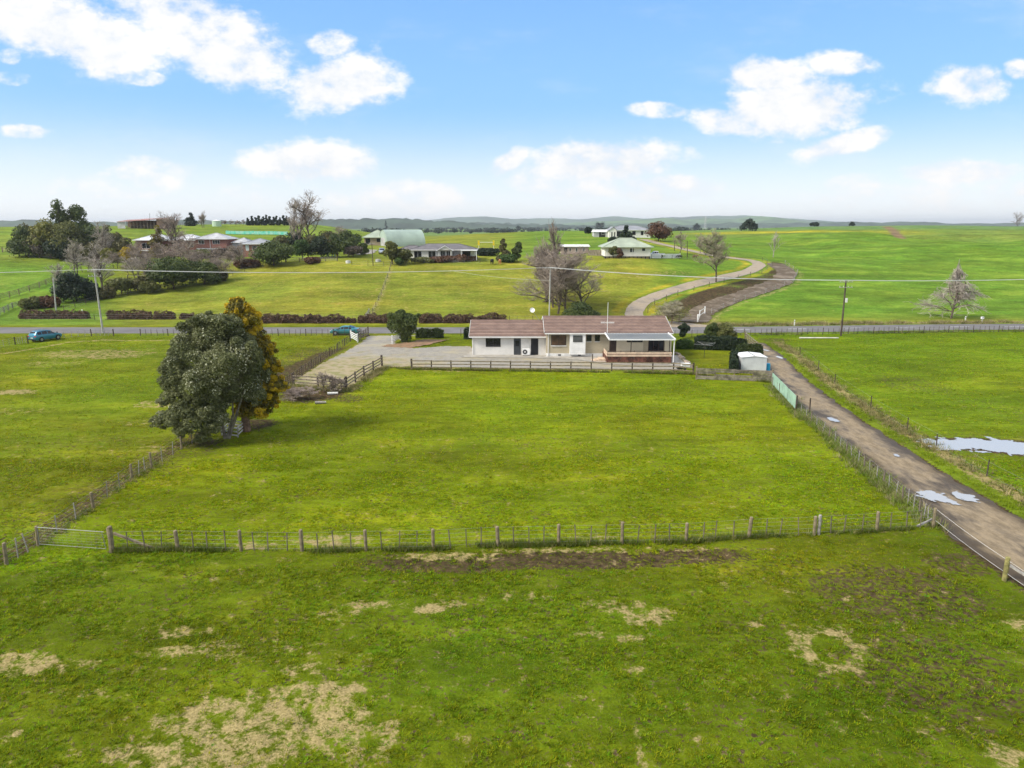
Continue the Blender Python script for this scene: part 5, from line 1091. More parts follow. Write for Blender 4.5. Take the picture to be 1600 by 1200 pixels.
wg = rail_fence(PX((548.5, 529), (559, 535)), 'white slatted wing at the left of the driveway entrance', 1.25, 4, m_white_old, m_white, 9, 0, .07, .13, z0=.25)
rail_fence(PX((560, 533), (575.5, 523)), 'grey timber gate standing open at the driveway entrance', 1.25, 4, m_wood_d, m_wood, 10, 1.9, .06, .1, z0=.2)
rail_fence(PX((613, 537.5), (625.5, 531)), 'white slatted wing beside the ivy covered tree', 1.2, 4, m_white_old, m_white, 11, 0, .07, .13, z0=.3)
rail_fence(PX((1164, 531), (1183, 548)), 'pale wooden rail fence at the top of the muddy track', 1.2, 3, m_wood_g, m_wood_grey, 12, 1.5, .06, .1)
# mint windbreak panels along the track
pp = [V3(GX(x, y)) for x, y in ((1206.5, 602), (1218.5, 614.5), (1231, 628), (1243.5, 641.5))]; o = thing('panel_fence', 'mint green sheet windbreak of three panels at the paddock corner', 'fence', pp[0]); g = np.random.default_rng(4)
m_mint = mat('mint_sheet', (.31, .47, .37), .6, .12, 1.2)
for a, b in zip(pp[:-1], pp[1:]):
    mb = MB(); off = Vector((-.09, -.03, 0)); d = (b - a).normalized() * .09; mb.beam(a - pp[0] + off + d + Vector((0, 0, .85)), b - pp[0] + off - d + Vector((0, 0, .85)), .03, 1.3); mb.build('panel', m_mint, o, world=False)
for q in pp + [pp[-1] + Vector((.9, -1.1, 0))]: post(o, q, .07, 1.55, m_wood_d, g, loc0=pp[0])
# tree guard under the big tree
gp = PX((347, 679), (372, 682), (383, 672), (358, 669), (347, 679)); o = rail_fence(gp, 'small square white slatted guard round the multi stemmed trunk', .8, 3, m_wood_grey, m_white_old, 13, 0, .045, .12, z0=.14, name='tree_guard')

# ---------------------------------------------------------------- wire fences
def near_fence():
    g = np.random.default_rng(21)
    o = wire_fence(pts2(*NEARF), 'long post and batten wire fence across the near edge of the paddock', 1.22, .095, 3, 5, m_wood_g, m_wood, 21, wr=.0045)
    return o
nf = near_fence(); nb = Vector(nf.location); g = np.random.default_rng(33)
post(nf, V3(GX(175, 861)), .14, 1.5, m_wood_g, g, 'strainer_post', loc0=nb); post(nf, V3(GX(1279, 834.5)), .10, 1.25, m_wood_grey, g, loc0=nb)
m = MB(); m.beam(V3(GX(180, 852)) - nb + Vector((0, 0, .75)), V3(GX(237, 858)) - nb + Vector((0, 0, .1)), .12, .12); m.build('brace', m_wood_g, nf, world=False)
m = MB(); m.beam(V3(GX(1455, 822)) - nb + Vector((0, 0, .45)), V3(GX(1433, 824)) - nb + Vector((0, 0, .08)), .1, .1); m.build('brace', m_wood_grey, nf, world=False)
a, b = V3(GX(62, 853)), V3(GX(167, 860)); o = thing('farm_gate', 'thin metal pipe gate in the bottom left fence corner', 'gate', a); d = b - a
m = MB(); m.tube((0, 0, 1.15), d * .99 + Vector((0, 0, 1.12)), .02); m.build('top_rail', m_wire, o, world=False)
m = MB(); m.tube(d * .99 + Vector((0, 0, .1)), d * .985 + Vector((-.1, 0, 1.12)), .018); m.build('end_rail', m_wire, o, world=False)
m = MB(); m.tube((0, 0, .1), (0, 0, 1.15), .018); m.build('end_rail', m_wire, o, world=False); m = MB(); m.tube((0, 0, .12), d * .99 + Vector((0, 0, .1)), .012); m.build('bottom_rail', m_wire, o, world=False)
m = MB()
for k in range(1, 14): q = d * k / 14; m.tube(q + Vector((0, 0, .12)), q + Vector((0, 0, 1.12)), .0035, None, 3, False)
for k in range(1, 6): z = .12 + k * .17; m.tube(Vector((0, 0, z)), d * .99 + Vector((0, 0, z)), .0035, None, 3, False)
m.build('mesh_infill', m_wire, o, world=False)
wire_fence(pts2(*LEFTF[:8]), 'wire fence running diagonally from the lower left to the big tree', 1.15, .085, 2, 5, m_wood_g, m_wood_grey, 22, wr=.005)
wire_fence(pts2((372, 650), (412, 627), (440, 609), (472, 587), (501, 566), (528, 548), (548, 533)), 'wire fence between the bare earth and the gravel drive', 1.2, .07, 4, 5, m_wood_d, m_wood_d, 23, step=4.2, wr=.005, br=.03)
wire_fence(pts2(*EASTF), 'leaning old wire fence between the paddock and the muddy track', 1.1, .055, 2, 5, m_wood, m_wood_grey, 24, step=3.4, wr=.005)
wire_fence([(p[0] + .5, p[1]) for p in VERGE2[1:]], 'sparse thin post fence in the dry grass right of the track', 1.15, .045, 0, 2, m_wood_d, m_wood_d, 25, step=11, wr=.006)
xr = np.arange(39, 130, 4.5); wire_fence([(x, float(road_y(x)) - 6.2) for x in xr], 'roadside wire fence along the right hand field', 1.15, .06, 4, 4, m_wood_d, m_wood_d, 26, one=True, wr=.012, br=.05)
xr = np.arange(-62, -24.5, 4.6); wire_fence([(x, 117.5) for x in xr], 'roadside wire fence between the road and the left field', 1.15, .07, 4, 4, m_wood_d, m_wood_d, 27, one=True, wr=.012, br=.05)
wire_fence(pts2((-60, 552), (-20, 548), (24, 538)) + pts2((44, 536), (90, 529), (143, 525)) + [(-66.5, 117.5)], 'wire fence in front of the parked blue car', 1.15, .09, 4, 4, m_wood_d, m_wood_grey, 28, one=True, wr=.01, br=.05)
wire_fence([(x, 117.2) for x in np.arange(-8.5, 1, 2.3)], 'short dark wire fence between the clipped hedges and the road', 1.15, .05, 2, 4, m_wood_d, m_wood_d, 29, one=True, wr=.012, br=.035)
wire_fence([(x, 116.2) for x in np.arange(22.5, 38, 3.6)], 'dark fence behind the clothesline lawn', 1.3, .05, 3, 4, m_wood_d, m_wood_d, 30, one=True, wr=.014, br=.035)
# electric fence post lower right
a = V3(GX(1458, 822)); b = V3(GX(1569, 907)); c = V3(GX(1690, 985)); o = thing('electric_fence', 'white electric tape fence with a greenish yellow post at the lower right', 'fence', b); g = np.random.default_rng(5)
post(o, b, .12, 1.35, m_post_y, g, loc0=b); post(o, c, .12, 1.35, m_post_y, g, loc0=b)
for z in (.45, 1.15): catenary('wire', a - b + Vector((0, 0, z)), Vector((0, 0, z)), .08, .007, o, m_white, 8); catenary('wire', Vector((0, 0, z)), c - b + Vector((0, 0, z)), .08, .007, o, m_white, 8)
m = MB(); m.beam((.1, -.05, .9), (1.5, -1.5, .05), .12, .12); m.build('brace', m_wood_grey, o, world=False)
# ---------------------------------------------------------------- vehicles
a, b = G(52, 535), G(82, 530.3); d = b - a
car(((a.x + b.x) / 2 , (a.y + b.y) / 2 + .8, .0), math.atan2(d.y, d.x), 'teal blue four wheel drive parked on the verge at the far left', paint('teal_paint', (.022, .20, .30)), 'suv')
p = G(538, 523.5); car((p.x, p.y + .6, .05), R(181), 'teal saloon car with a pale roof on the road by the driveway entrance', paint('blue_green_paint', (.03, .22, .27)), 'sedan')
p = T(597, 396.5); car((p.x, p.y, p.z), R(-75), 'small silver car parked on the grass below the green roofed house', paint('silver_paint', (.45, .49, .55)), 'suv')
p = T(1024, 402); car((p.x, p.y, p.z), R(178), 'white pickup parked at the right end of the green hip roofed house', paint('white_car_paint', (.75, .76, .78)), 'ute')

# ---------------------------------------------------------------- power poles and lines
m_conc_p = mat('concrete_pole', (.42, .41, .38), .85, .15, 1.5); m_cable = mat('cable', (.46, .47, .46), .6, .1, 1)
def pole(px, base, top, px_top, label, m, arms=1, r=.15, Y=None, aw=1.1):
    p = T(px, base); z = P(px_top, top, p.y).z - p.z; tx = P(px_top, top, p.y).x - p.x; o = thing('power_pole', label, 'power pole', p, 0, 'power poles')
    mb = MB(); mb.tube((0, 0, -.3), (tx, 0, z), r, r * .7, 8); mb.build('shaft', m, o, world=False)
    for k in range(arms):
        zz = z - .25 - k * .9; xx = tx * zz / z; mb = MB(); mb.beam((xx - aw, -.12, zz), (xx + aw, -.12, zz), .09, .11); mb.build('crossarm', m_wood_grey, o, world=False)
        for s_ in (-.9, -.35, .35, .9): mb = MB(); mb.tube((xx + s_ * aw, -.12, zz + .06), (xx + s_ * aw, -.12, zz + .26), .04, .03, 6); mb.build('insulator', m_white_old, o, world=False)
    return o, Vector((p.x + tx, p.y, p.z + z))
o1, t1 = pole(161, 520.5, 421, 147, 'leaning grey power pole beside the road, left of the big tree', m_conc_p, 2, .17)
o2, t2 = pole(88, 490, 434, 83, 'short pale power pole above the brown hedge at the left', m_conc_p, 0, .16)
o3, t3 = pole(858, 503, 418, 860, 'grey power pole rising behind the bungalow roof', m_conc_p, 1, .15)
o4, t4 = pole(1314, 524.5, 438, 1322, 'dark wooden power pole with crossarms beside the road on the right', m_wood_d, 2, .17)
mb = MB(); mb.box(.05, .35, -.35, -.12, t4.z - 3.6, t4.z - 2.9); mb.build('meter_box', m_white_old, o4, world=False)
pl = thing('power_line', 'pale overhead cables crossing the whole view above the road', 'power line', (0, 0, 0))
tl = Vector((t1.x - 62, t1.y + 3, t1.z - .4)); tr_ = Vector((t4.x + 75, t4.y + 12, t4.z + 1.2))
for dy_, dz_, r_ in ((-.1, .0, .032), (.35, .02, .026), (-.5, .02, .026)):
    for a, b, s_ in ((tl, t1, .6), (t1, t3, .75), (t3, t4, .55), (t4, tr_, .8)): catenary('cable', a + Vector((dy_, dy_, dz_)), b + Vector((dy_, dy_, dz_)), s_, r_, pl, m_cable)
sl = thing('service_line', 'single thin cable strung from the pole behind the bungalow', 'power line', (0, 0, 0)); catenary('cable', t3 - Vector((0, 0, 2.4)), t3 + Vector((-20, 14, -1.4)), .4, .02, sl, m_cable)
for px, b_, t_, ptx, lb in ((583, 415, 379, 581, 'thin brown power pole by the dark garden trees near the silver car'), (1072, 0, 0, 0, ''), (238, 356, 337, 237, ''), ):
    if t_ and lb: pole(px, b_, t_, ptx, lb, m_wood_d, 1, .11, aw=.7)
pole(1074, 402, 376, 1074, 'thin dark pole right of the white fence beside the upper lane', m_wood_d, 0, .12); pole(1054, 392, 376, 1054, 'thin dark pole at the bend of the upper lane', m_wood_d, 0, .12)
pole(251, 353, 331, 251, 'thin pole in front of the right end of the hay barn', m_wood_d, 1, .13, aw=.8); pole(234, 353, 333, 234, 'thin pole near the middle of the hay barn', m_wood_d, 0, .12)

# small things on the verges
def marker(px, py, label, h=1.0, w_=.12, m=m_white, cat='marker post', name='marker_post'):
    p = T(px, py); o = thing(name, label, cat, p); mb = MB(); mb.box(-w_ / 2, w_ / 2, -.04, .04, -.1, h * .93); mb.poly([(-w_ / 2, -.04, h * .93), (w_ / 2, -.04, h * .93), (w_ / 2, 0, h), (-w_ / 2, 0, h)]); mb.poly([(-w_ / 2, .04, h * .93), (-w_ / 2, 0, h), (w_ / 2, 0, h), (w_ / 2, .04, h * .93)]); mb.build('post', m, o, world=False)
    mb = MB(); mb.box(-w_ / 2 + .01, w_ / 2 - .01, -.047, -.043, h * .7, h * .82); mb.build('reflector_band', m_wood_d, o, world=False)
marker(1241, 509, 'white marker post on the verge across the road, right of the bushes', 1.1, .16)
marker(1508, 502.5, 'slim white marker post across the road right of the bare conical tree', 1.0, .2); 
marker(129, 492, 'white marker post in the gap of the brown hedge at the left', 1.1, .22)
p = T(1534, 504.5); o = thing('mailbox', 'white mailbox on the far verge of the road at the right', 'mailbox', p); mb = MB(); mb.box(-.22, .22, -.2, .2, .75, 1.15); mb.build('box', m_white, o, world=False, bevel=.03); mb = MB(); mb.box(-.05, .05, -.05, .05, -.1, .75); mb.build('post', m_white_old, o, world=False)
mb = MB(); mb.box(-.18, .18, -.215, -.203, .98, 1.05); mb.build('slot', m_dark, o, world=False)
a, b = G(1249, 529), G(1310, 529.3); o = thing('fallen_pole', 'long pale pole lying on the grass below the roadside fence', 'pole', (a.x, a.y, .12)); mb = MB(); mb.tube((0, 0, 0), (b.x - a.x, b.y - a.y, .02), .12, .1, 8); mb.build('shaft', mat('pale_pole', (.62, .58, .52), .8, .15, 1), o, world=False)
# white rail wing beside the dirt track
rail_fence([tuple(T(1090, 503)[:2]), tuple(T(1093, 495)[:2]), tuple(T(1101, 490)[:2])], 'white rail at the mouth of the dirt track', 1.3, 2, m_white, m_white, 41, 0, .09, .16)
rail_fence([tuple(T(1049, 506)[:2]), tuple(T(1061, 504)[:2])], 'stack of pale rails beside the right gable of the bungalow', 1.6, 4, m_wood_g, m_rail_p, 42, 0, .07, .14)

# ---------------------------------------------------------------- planting near the house
def vh(px, base, top, w_px, Y=None):
    p = T(px, base) if Y is None else Vector((P(px, base, Y).x, Y, gz(P(px, base, Y).x, Y))); return p, P(px, top, p.y).z - p.z, w_px * p.y / FPX
def veg(px, base, top, w_px, label, lm, shape='round', n=2200, leaf=.2, seed=None, **k):
    Y = k.pop('Y', None); p, h, wd = vh(px, base, top, w_px, Y); return leafy(p, max(h, .6), wd, label, lm, shape, n, leaf, seed or int(px + base), **k)
# the silver-leaved tree and the golden conifer
p, h, wd = vh(352, 684, 490, 180)
bl = []; S_ = lambda px, py, rx, ry, dy_=0.: bl.append(((P(px, py, p.y + dy_).x - p.x), dy_, P(px, py, p.y + dy_).z - p.z, rx * p.y / FPX, rx * p.y / FPX, ry * p.y / FPX))
for q in [(330, 528, 40, 34), (292, 555, 38, 32, -1), (375, 560, 36, 34, -.5), (340, 575, 48, 40, -1.8), (282, 588, 34, 28, .5), (310, 605, 38, 30, -2), (385, 600, 34, 32, .3), (335, 545, 46, 42, 1.5), (300, 515, 26, 20, .6), (358, 508, 28, 22, .8), (272, 572, 22, 22, 1.5),
          (268, 620, 24, 16, -.5), (298, 640, 30, 20, -1.6), (275, 650, 28, 18, -2.4), (250, 660, 16, 11, -2.2), (306, 664, 30, 22, -2.6), (322, 648, 20, 20, -2.4), (350, 612, 30, 20, -.6), (240, 655, 8, 6, -2.2), (340, 636, 18, 16, -1.8), (346, 655, 14, 12, -2.0), (330, 668, 18, 12, -2.4), (285, 672, 20, 12, -2.6), (400, 580, 22, 28, 1), (345, 515, 34, 24, 0), (318, 500, 24, 14, 0), (385, 535, 22, 22, 1.2), (318, 682, 15, 9, -2.6), (398, 618, 20, 16, .6), (325, 612, 34, 28, 1.4)]: S_(*q)
g = np.random.default_rng(77); o = thing('silver_leaved_tree', 'large dense silvery olive green tree in the left of the paddock', 'tree', p)
bl2 = []
for q in bl:
    bl2.append((*q[:3], q[3] * .70, q[4] * .70, q[5] * .70))
    for k in range(9):
        d = g.normal(size=3); d /= np.linalg.norm(d); bl2.append((q[0] + d[0] * q[3] * .82, q[1] + d[1] * q[4] * .82, q[2] + d[2] * q[5] * .82, q[3] * .27, q[4] * .27, q[5] * .27))
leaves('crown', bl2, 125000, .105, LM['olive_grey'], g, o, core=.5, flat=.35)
sg = []
for (bx, by), (tx, ty) in (((352, 682), (335, 612)), ((356, 684), (362, 610)), ((361, 683), (376, 626)), ((350, 682), (345, 640)), ((358, 684), (385, 600))):
    q0 = P(bx, by, p.y) - p; q0.z = -.1; q1 = P(tx, ty, p.y) - p; mid = (q0 + q1) / 2 + Vector((g.normal() * .15, .1, 0)); q0.x *= .6; sg += [(*q0, *mid, .13, .10), (*mid, *q1, .10, .07)]
    for q in bl[:14:3]: sg.append((*q1, q[0], q[1], q[2], .08, .03))
tubes('trunk', sg, mat('pale_grey_bark', (.20, .18, .145), .9, .3, 3, bump=.3), o, 8)
p, h, wd = vh(385, 672, 466, 120)
bl = []
for q in [(372, 482, 20, 16), (358, 500, 18, 14, .5), (388, 500, 22, 18), (395, 525, 26, 20, .5), (408, 545, 26, 20), (418, 572, 24, 20, .5), (425, 600, 22, 18), (412, 618, 26, 18, -.5), (400, 575, 30, 30, 1), (392, 610, 34, 30, 0), (395, 640, 30, 16, -.8), (375, 540, 34, 40, 1.5), (372, 600, 30, 36, 1.2), (432, 603, 22, 9, -.3), (420, 632, 18, 10, -.5), (380, 515, 22, 20, 0), (412, 560, 18, 22, -1), (368, 470, 10, 7, 0)]: S_(*q)
o = thing('golden_conifer', 'tall golden yellow conifer leaning out behind the silvery tree', 'tree', p); bo, bi = [], []
for q in bl:
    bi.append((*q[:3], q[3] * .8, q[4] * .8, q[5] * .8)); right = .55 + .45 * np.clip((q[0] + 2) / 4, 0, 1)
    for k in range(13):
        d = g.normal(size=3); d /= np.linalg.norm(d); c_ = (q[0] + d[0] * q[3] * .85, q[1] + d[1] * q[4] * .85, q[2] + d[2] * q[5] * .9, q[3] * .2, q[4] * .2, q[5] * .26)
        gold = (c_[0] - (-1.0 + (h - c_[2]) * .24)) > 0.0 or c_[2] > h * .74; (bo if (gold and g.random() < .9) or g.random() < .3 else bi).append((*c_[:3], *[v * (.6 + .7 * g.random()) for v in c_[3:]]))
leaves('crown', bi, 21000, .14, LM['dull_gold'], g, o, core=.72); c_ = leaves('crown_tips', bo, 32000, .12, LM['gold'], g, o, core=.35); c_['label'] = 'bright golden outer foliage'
tubes('trunk', [(0, 0, -.2, 0, 0, h * .3, .42, .3), (0, 0, h * .3, .1, .3, h * .75, .3, .1)], mat('brown_bark', (.22, .14, .10), .9, .3, 3, bump=.4), o, 8)
# ivy covered tree by the entrance, hedges
p, h, wd = vh(630, 534, 485, 50); g = np.random.default_rng(5); o = thing('tree', 'bushy ivy covered tree beside the driveway entrance', 'tree', p); k_ = p.y / FPX
bl = [((x - 630) * k_, dy_, (534 - y) * k_ * 1.02, rx * k_, rx * k_, ry * k_) for x, y, rx, ry, dy_ in [(626, 497, 14, 10, 0), (616, 503, 10, 9, .4), (640, 505, 13, 11, -.3), (650, 497, 6, 5, 0), (622, 512, 13, 9, -.4), (634, 518, 12, 9, 0), (634, 527, 9, 9, 0), (612, 494, 6, 5, 0), (642, 514, 9, 8, .4), (628, 489, 7, 5, .2), (655, 493, 4, 3, 0), (612, 510, 7, 6, .2), (640, 496, 8, 6, .3)]]
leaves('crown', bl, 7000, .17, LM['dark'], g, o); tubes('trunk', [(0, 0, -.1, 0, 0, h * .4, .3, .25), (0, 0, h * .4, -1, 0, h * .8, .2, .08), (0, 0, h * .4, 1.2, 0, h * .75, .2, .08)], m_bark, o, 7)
hedge(G(651, 527.5), G(692, 527.5), 1.35, 1.1, 'clipped dark green hedge beside the entrance, right of the ivy tree', 'box', seed=3)
hedge(G(726, 529), G(739, 529), 1.75, 1.1, 'small dark hedge touching the left end of the bungalow', 'darker', seed=4)
hedge(G(1086, 545), G(1165, 547.5), 1.75, 1.5, 'very dark green clipped hedge behind the clothesline', 'darker', seed=5, rough=.14)
hedge(G(1152, 559), G(1189, 558), 1.75, 1.0, 'dark clipped hedge right behind the white shed', 'box', seed=6)
hedge(G(1058, 545), G(1082, 545), 1.2, 1.1, 'low green hedge against the right end of the bungalow', 'mid', seed=7)
hedge(G(1146.5, 583), G(1146.5, 566), 1.7, .8, 'narrow dark hedge along the left side of the white shed', 'darker', seed=17)
veg(1147, 547, 530, 7, 'bright red flowering shrub against the dark hedge', 'red', 'round', 300, .12, trunk=True, nb=6, name='shrub', cat='shrub')
veg(1068, 529, 505, 19, 'rounded very dark bush beside the right gable of the bungalow', 'darker', 'round', 3200, .16, trunk=False, name='bush', cat='bush', z0=.0, nb=14)
veg(1111, 532, 505, 24, 'grey green bush left of the mixed shrubbery by the road', 'dark', 'round', 2600, .17, trunk=False, name='bush', cat='bush', z0=.0)
veg(1132, 532, 504, 34, 'broad olive shrub beside the road behind the dark hedge', 'olive', 'dome', 3200, .17, trunk=False, name='bush', cat='bush', z0=.0)
veg(903, 503, 471, 68, 'dense rounded dark green bush behind the bungalow ridge', 'dark', 'dome', 8000, .2, name='bush', cat='bush', z0=.0, trunk=False, nb=26)
def bare(px, base, top, w_px, label, Y=None, **k):
    p, h, wd = vh(px, base, top, w_px, Y); return bare_tree(p, h, wd, label, seed=int(px * 7 + base), **k)
o = bare(1050, 505, 470, 62, 'sprawling leafless yellowish shrub behind the right gable', mt=m_twig_g, kids=(14, 9, 5), levels=3, trunks=3, name='shrub', cat='shrub', twig=.018); p, h, wd = vh(1050, 505, 472, 60)
leaves('young_leaves', blobs_for('dome', h, wd, wd, 16, np.random.default_rng(3), .2), 1500, .13, LM['yellowish'], np.random.default_rng(4), o, core=.02)
bare(520, 613, 582, 44, 'leafless brown bush against the bottom of the drive fence', mt=m_twig, kids=(14, 9, 5), levels=3, trunks=4, name='shrub', cat='shrub', twig=.012, up=.3)
o = bare(466, 626, 606, 60, 'low dead brown scrub below the corner of the drive fence', mt=m_twig_r, kids=(10, 8, 5), levels=3, trunks=5, name='shrub', cat='shrub', twig=.012, up=.1)
for i, (px, py) in enumerate(((500, 631), (519, 616.5), (560, 527))):
    p = G(px, py); o = thing('log', ['grey log lying in the dead scrub', 'pale stump slab under the leafless brown bush', 'grey log on the bank beside the open gate'][i], 'log', p); mb = MB(); mb.tube((-.5, 0, .12), (.6 if i != 2 else 1.6, .15 + (i == 2) * 1.0, .14), .16, .13, 9); mb.build('trunk', [m_wood_grey, m_white_old, m_wood][i], o, world=False)
# brown hedges along the far side of the road
hb = [(33, 87, 486.5), (92, 137, 488), (170, 236, 489), (243, 272, 490.5), (284, 302, 492), (411, 472, 497), (476, 538, 497), (541, 555, 498), (561, 608, 498), (656, 690, 488), (693, 738, 487), (740, 790, 488)]
hn = ['longest brown roadside hedge at the far left', 'brown hedge between the pale pole and the leaning pole', 'brown roadside hedge right of the leaning pole', 'short brown hedge above the silvery tree', 'tiny brown bush at the end of the left hedges', 'brown hedge over the road right of the golden conifer', 'brown hedge over the road above the teal saloon', 'small brown hedge piece beside the field gate', 'brown hedge left of the ivy covered tree', 'brown hedge right of the ivy covered tree', 'brown hedge over the road at the bungalow left gable', 'brown hedge hidden behind the left wing roof']
for i, ((x0, x1, tp), lb) in enumerate(zip(hb, hn)):
    hb_ = 498.5 if i > 1 else 497.5
    if i in (9, 10, 11): hb_ = 500
    if i >= 5 and i < 9: hb_ = 506
    Yh = G(500, hb_).y if hb_ < 500 else 133.5; a = P(x0, hb_, Yh); b = P(x1, hb_, Yh); ht = 1.25 if i not in (4, 7) else .95
    hedge(Vector((a.x, Yh, gz(a.x, Yh))), Vector((b.x, Yh, gz(b.x, Yh))), ht, 1.2, lb, 'hedge_brown', .17, 95, 40 + i, 'brown hedges along the far side of the road', rough=.34)
wire_fence([(x, 135.2 + (0 if x > -40 else 3)) for x in np.arange(-95, 12, 4.5)], 'wire fence behind the brown roadside hedges', 1.15, .05, 2, 3, m_wood_d, m_wood_d, 31, one=True, wr=.012, br=.04)
rail_fence([tuple(T(572, 500)[:2]), tuple(T(577, 492)[:2])], 'small grey gate at the foot of the dividing fence', 1.2, 5, m_wood_grey, m_wood_grey, 43, 0, .06, .07)
wire_fence(DIV, 'post and wire fence dividing the field across the road', 1.2, .06, 1, 3, m_wood_d, m_wood_d, 32, step=5.5, one=True, wr=.014)
rail_fence(ptsT((-40, 484), (0, 469), (30, 461), (62, 450), (92, 438)), 'grey green timber fence climbing the field at the far left', 1.5, 4, m_wood_g, m_wood_g, 44, 3.2, .08, .12, z0=.3)
rail_fence(ptsT((-20, 500), (0, 492), (20, 482), (38, 478)), 'lower grey timber fence at the left picture edge', 1.3, 4, m_wood_grey, m_wood_grey, 45, 3, .08, .1)
rail_fence(ptsT((4, 394), (40, 399), (80, 404), (122, 408)), 'pale rail fence in front of the grove of trees', 1.4, 3, m_wood_d, m_wood_g, 46, 4, .09, .16)
rail_fence(ptsT((446, 409), (490, 409), (527, 408)), 'low rail fence in front of the dark garden trees', 1.2, 3, m_wood_d, m_wood_grey, 47, 4, .07, .1)
rail_fence(ptsT((200, 438), (226, 437), (250, 436)), 'short grey rail fence among the bare garden trees', 1.2, 2, m_wood_d, m_wood_grey, 48, 4, .07, .1)
wire_fence(ptsT((100, 486), (150, 470), (200, 462), (262, 452), (318, 444), (345, 436), (400, 420), (440, 411)), 'wire fence along the bottom of the brick house garden', 1.15, .06, 1, 3, m_wood_d, m_wood_d, 33, step=4.5, one=True, wr=.012)
wire_fence([q for q in e_r[1:]], 'wire fence along the outside of the dirt track', 1.15, .07, 1, 3, m_wood_grey, m_wood, 34, step=5.5, one=True, wr=.014)
wire_fence([(a[0] + .9, a[1] - 1.2) for a in lane_r[1:9]], 'wire fence along the lower side of the curving lane', 1.2, .06, 0, 3, m_wood_d, m_wood_d, 35, step=6, one=True, wr=.014)
wire_fence(ptsT((1018, 404), (1050, 405), (1085, 405)), 'wire fence in front of the animals by the white pickup', 1.2, .06, 1, 3, m_wood_d, m_wood, 36, step=3, one=True, wr=.014)
wire_fence(ptsT((550, 414), (600, 416), (640, 412), (700, 411), (750, 411)), 'wire fence below the grey roofed house garden', 1.2, .06, 1, 3, m_wood_d, m_wood_d, 37, step=4.5, one=True, wr=.014)

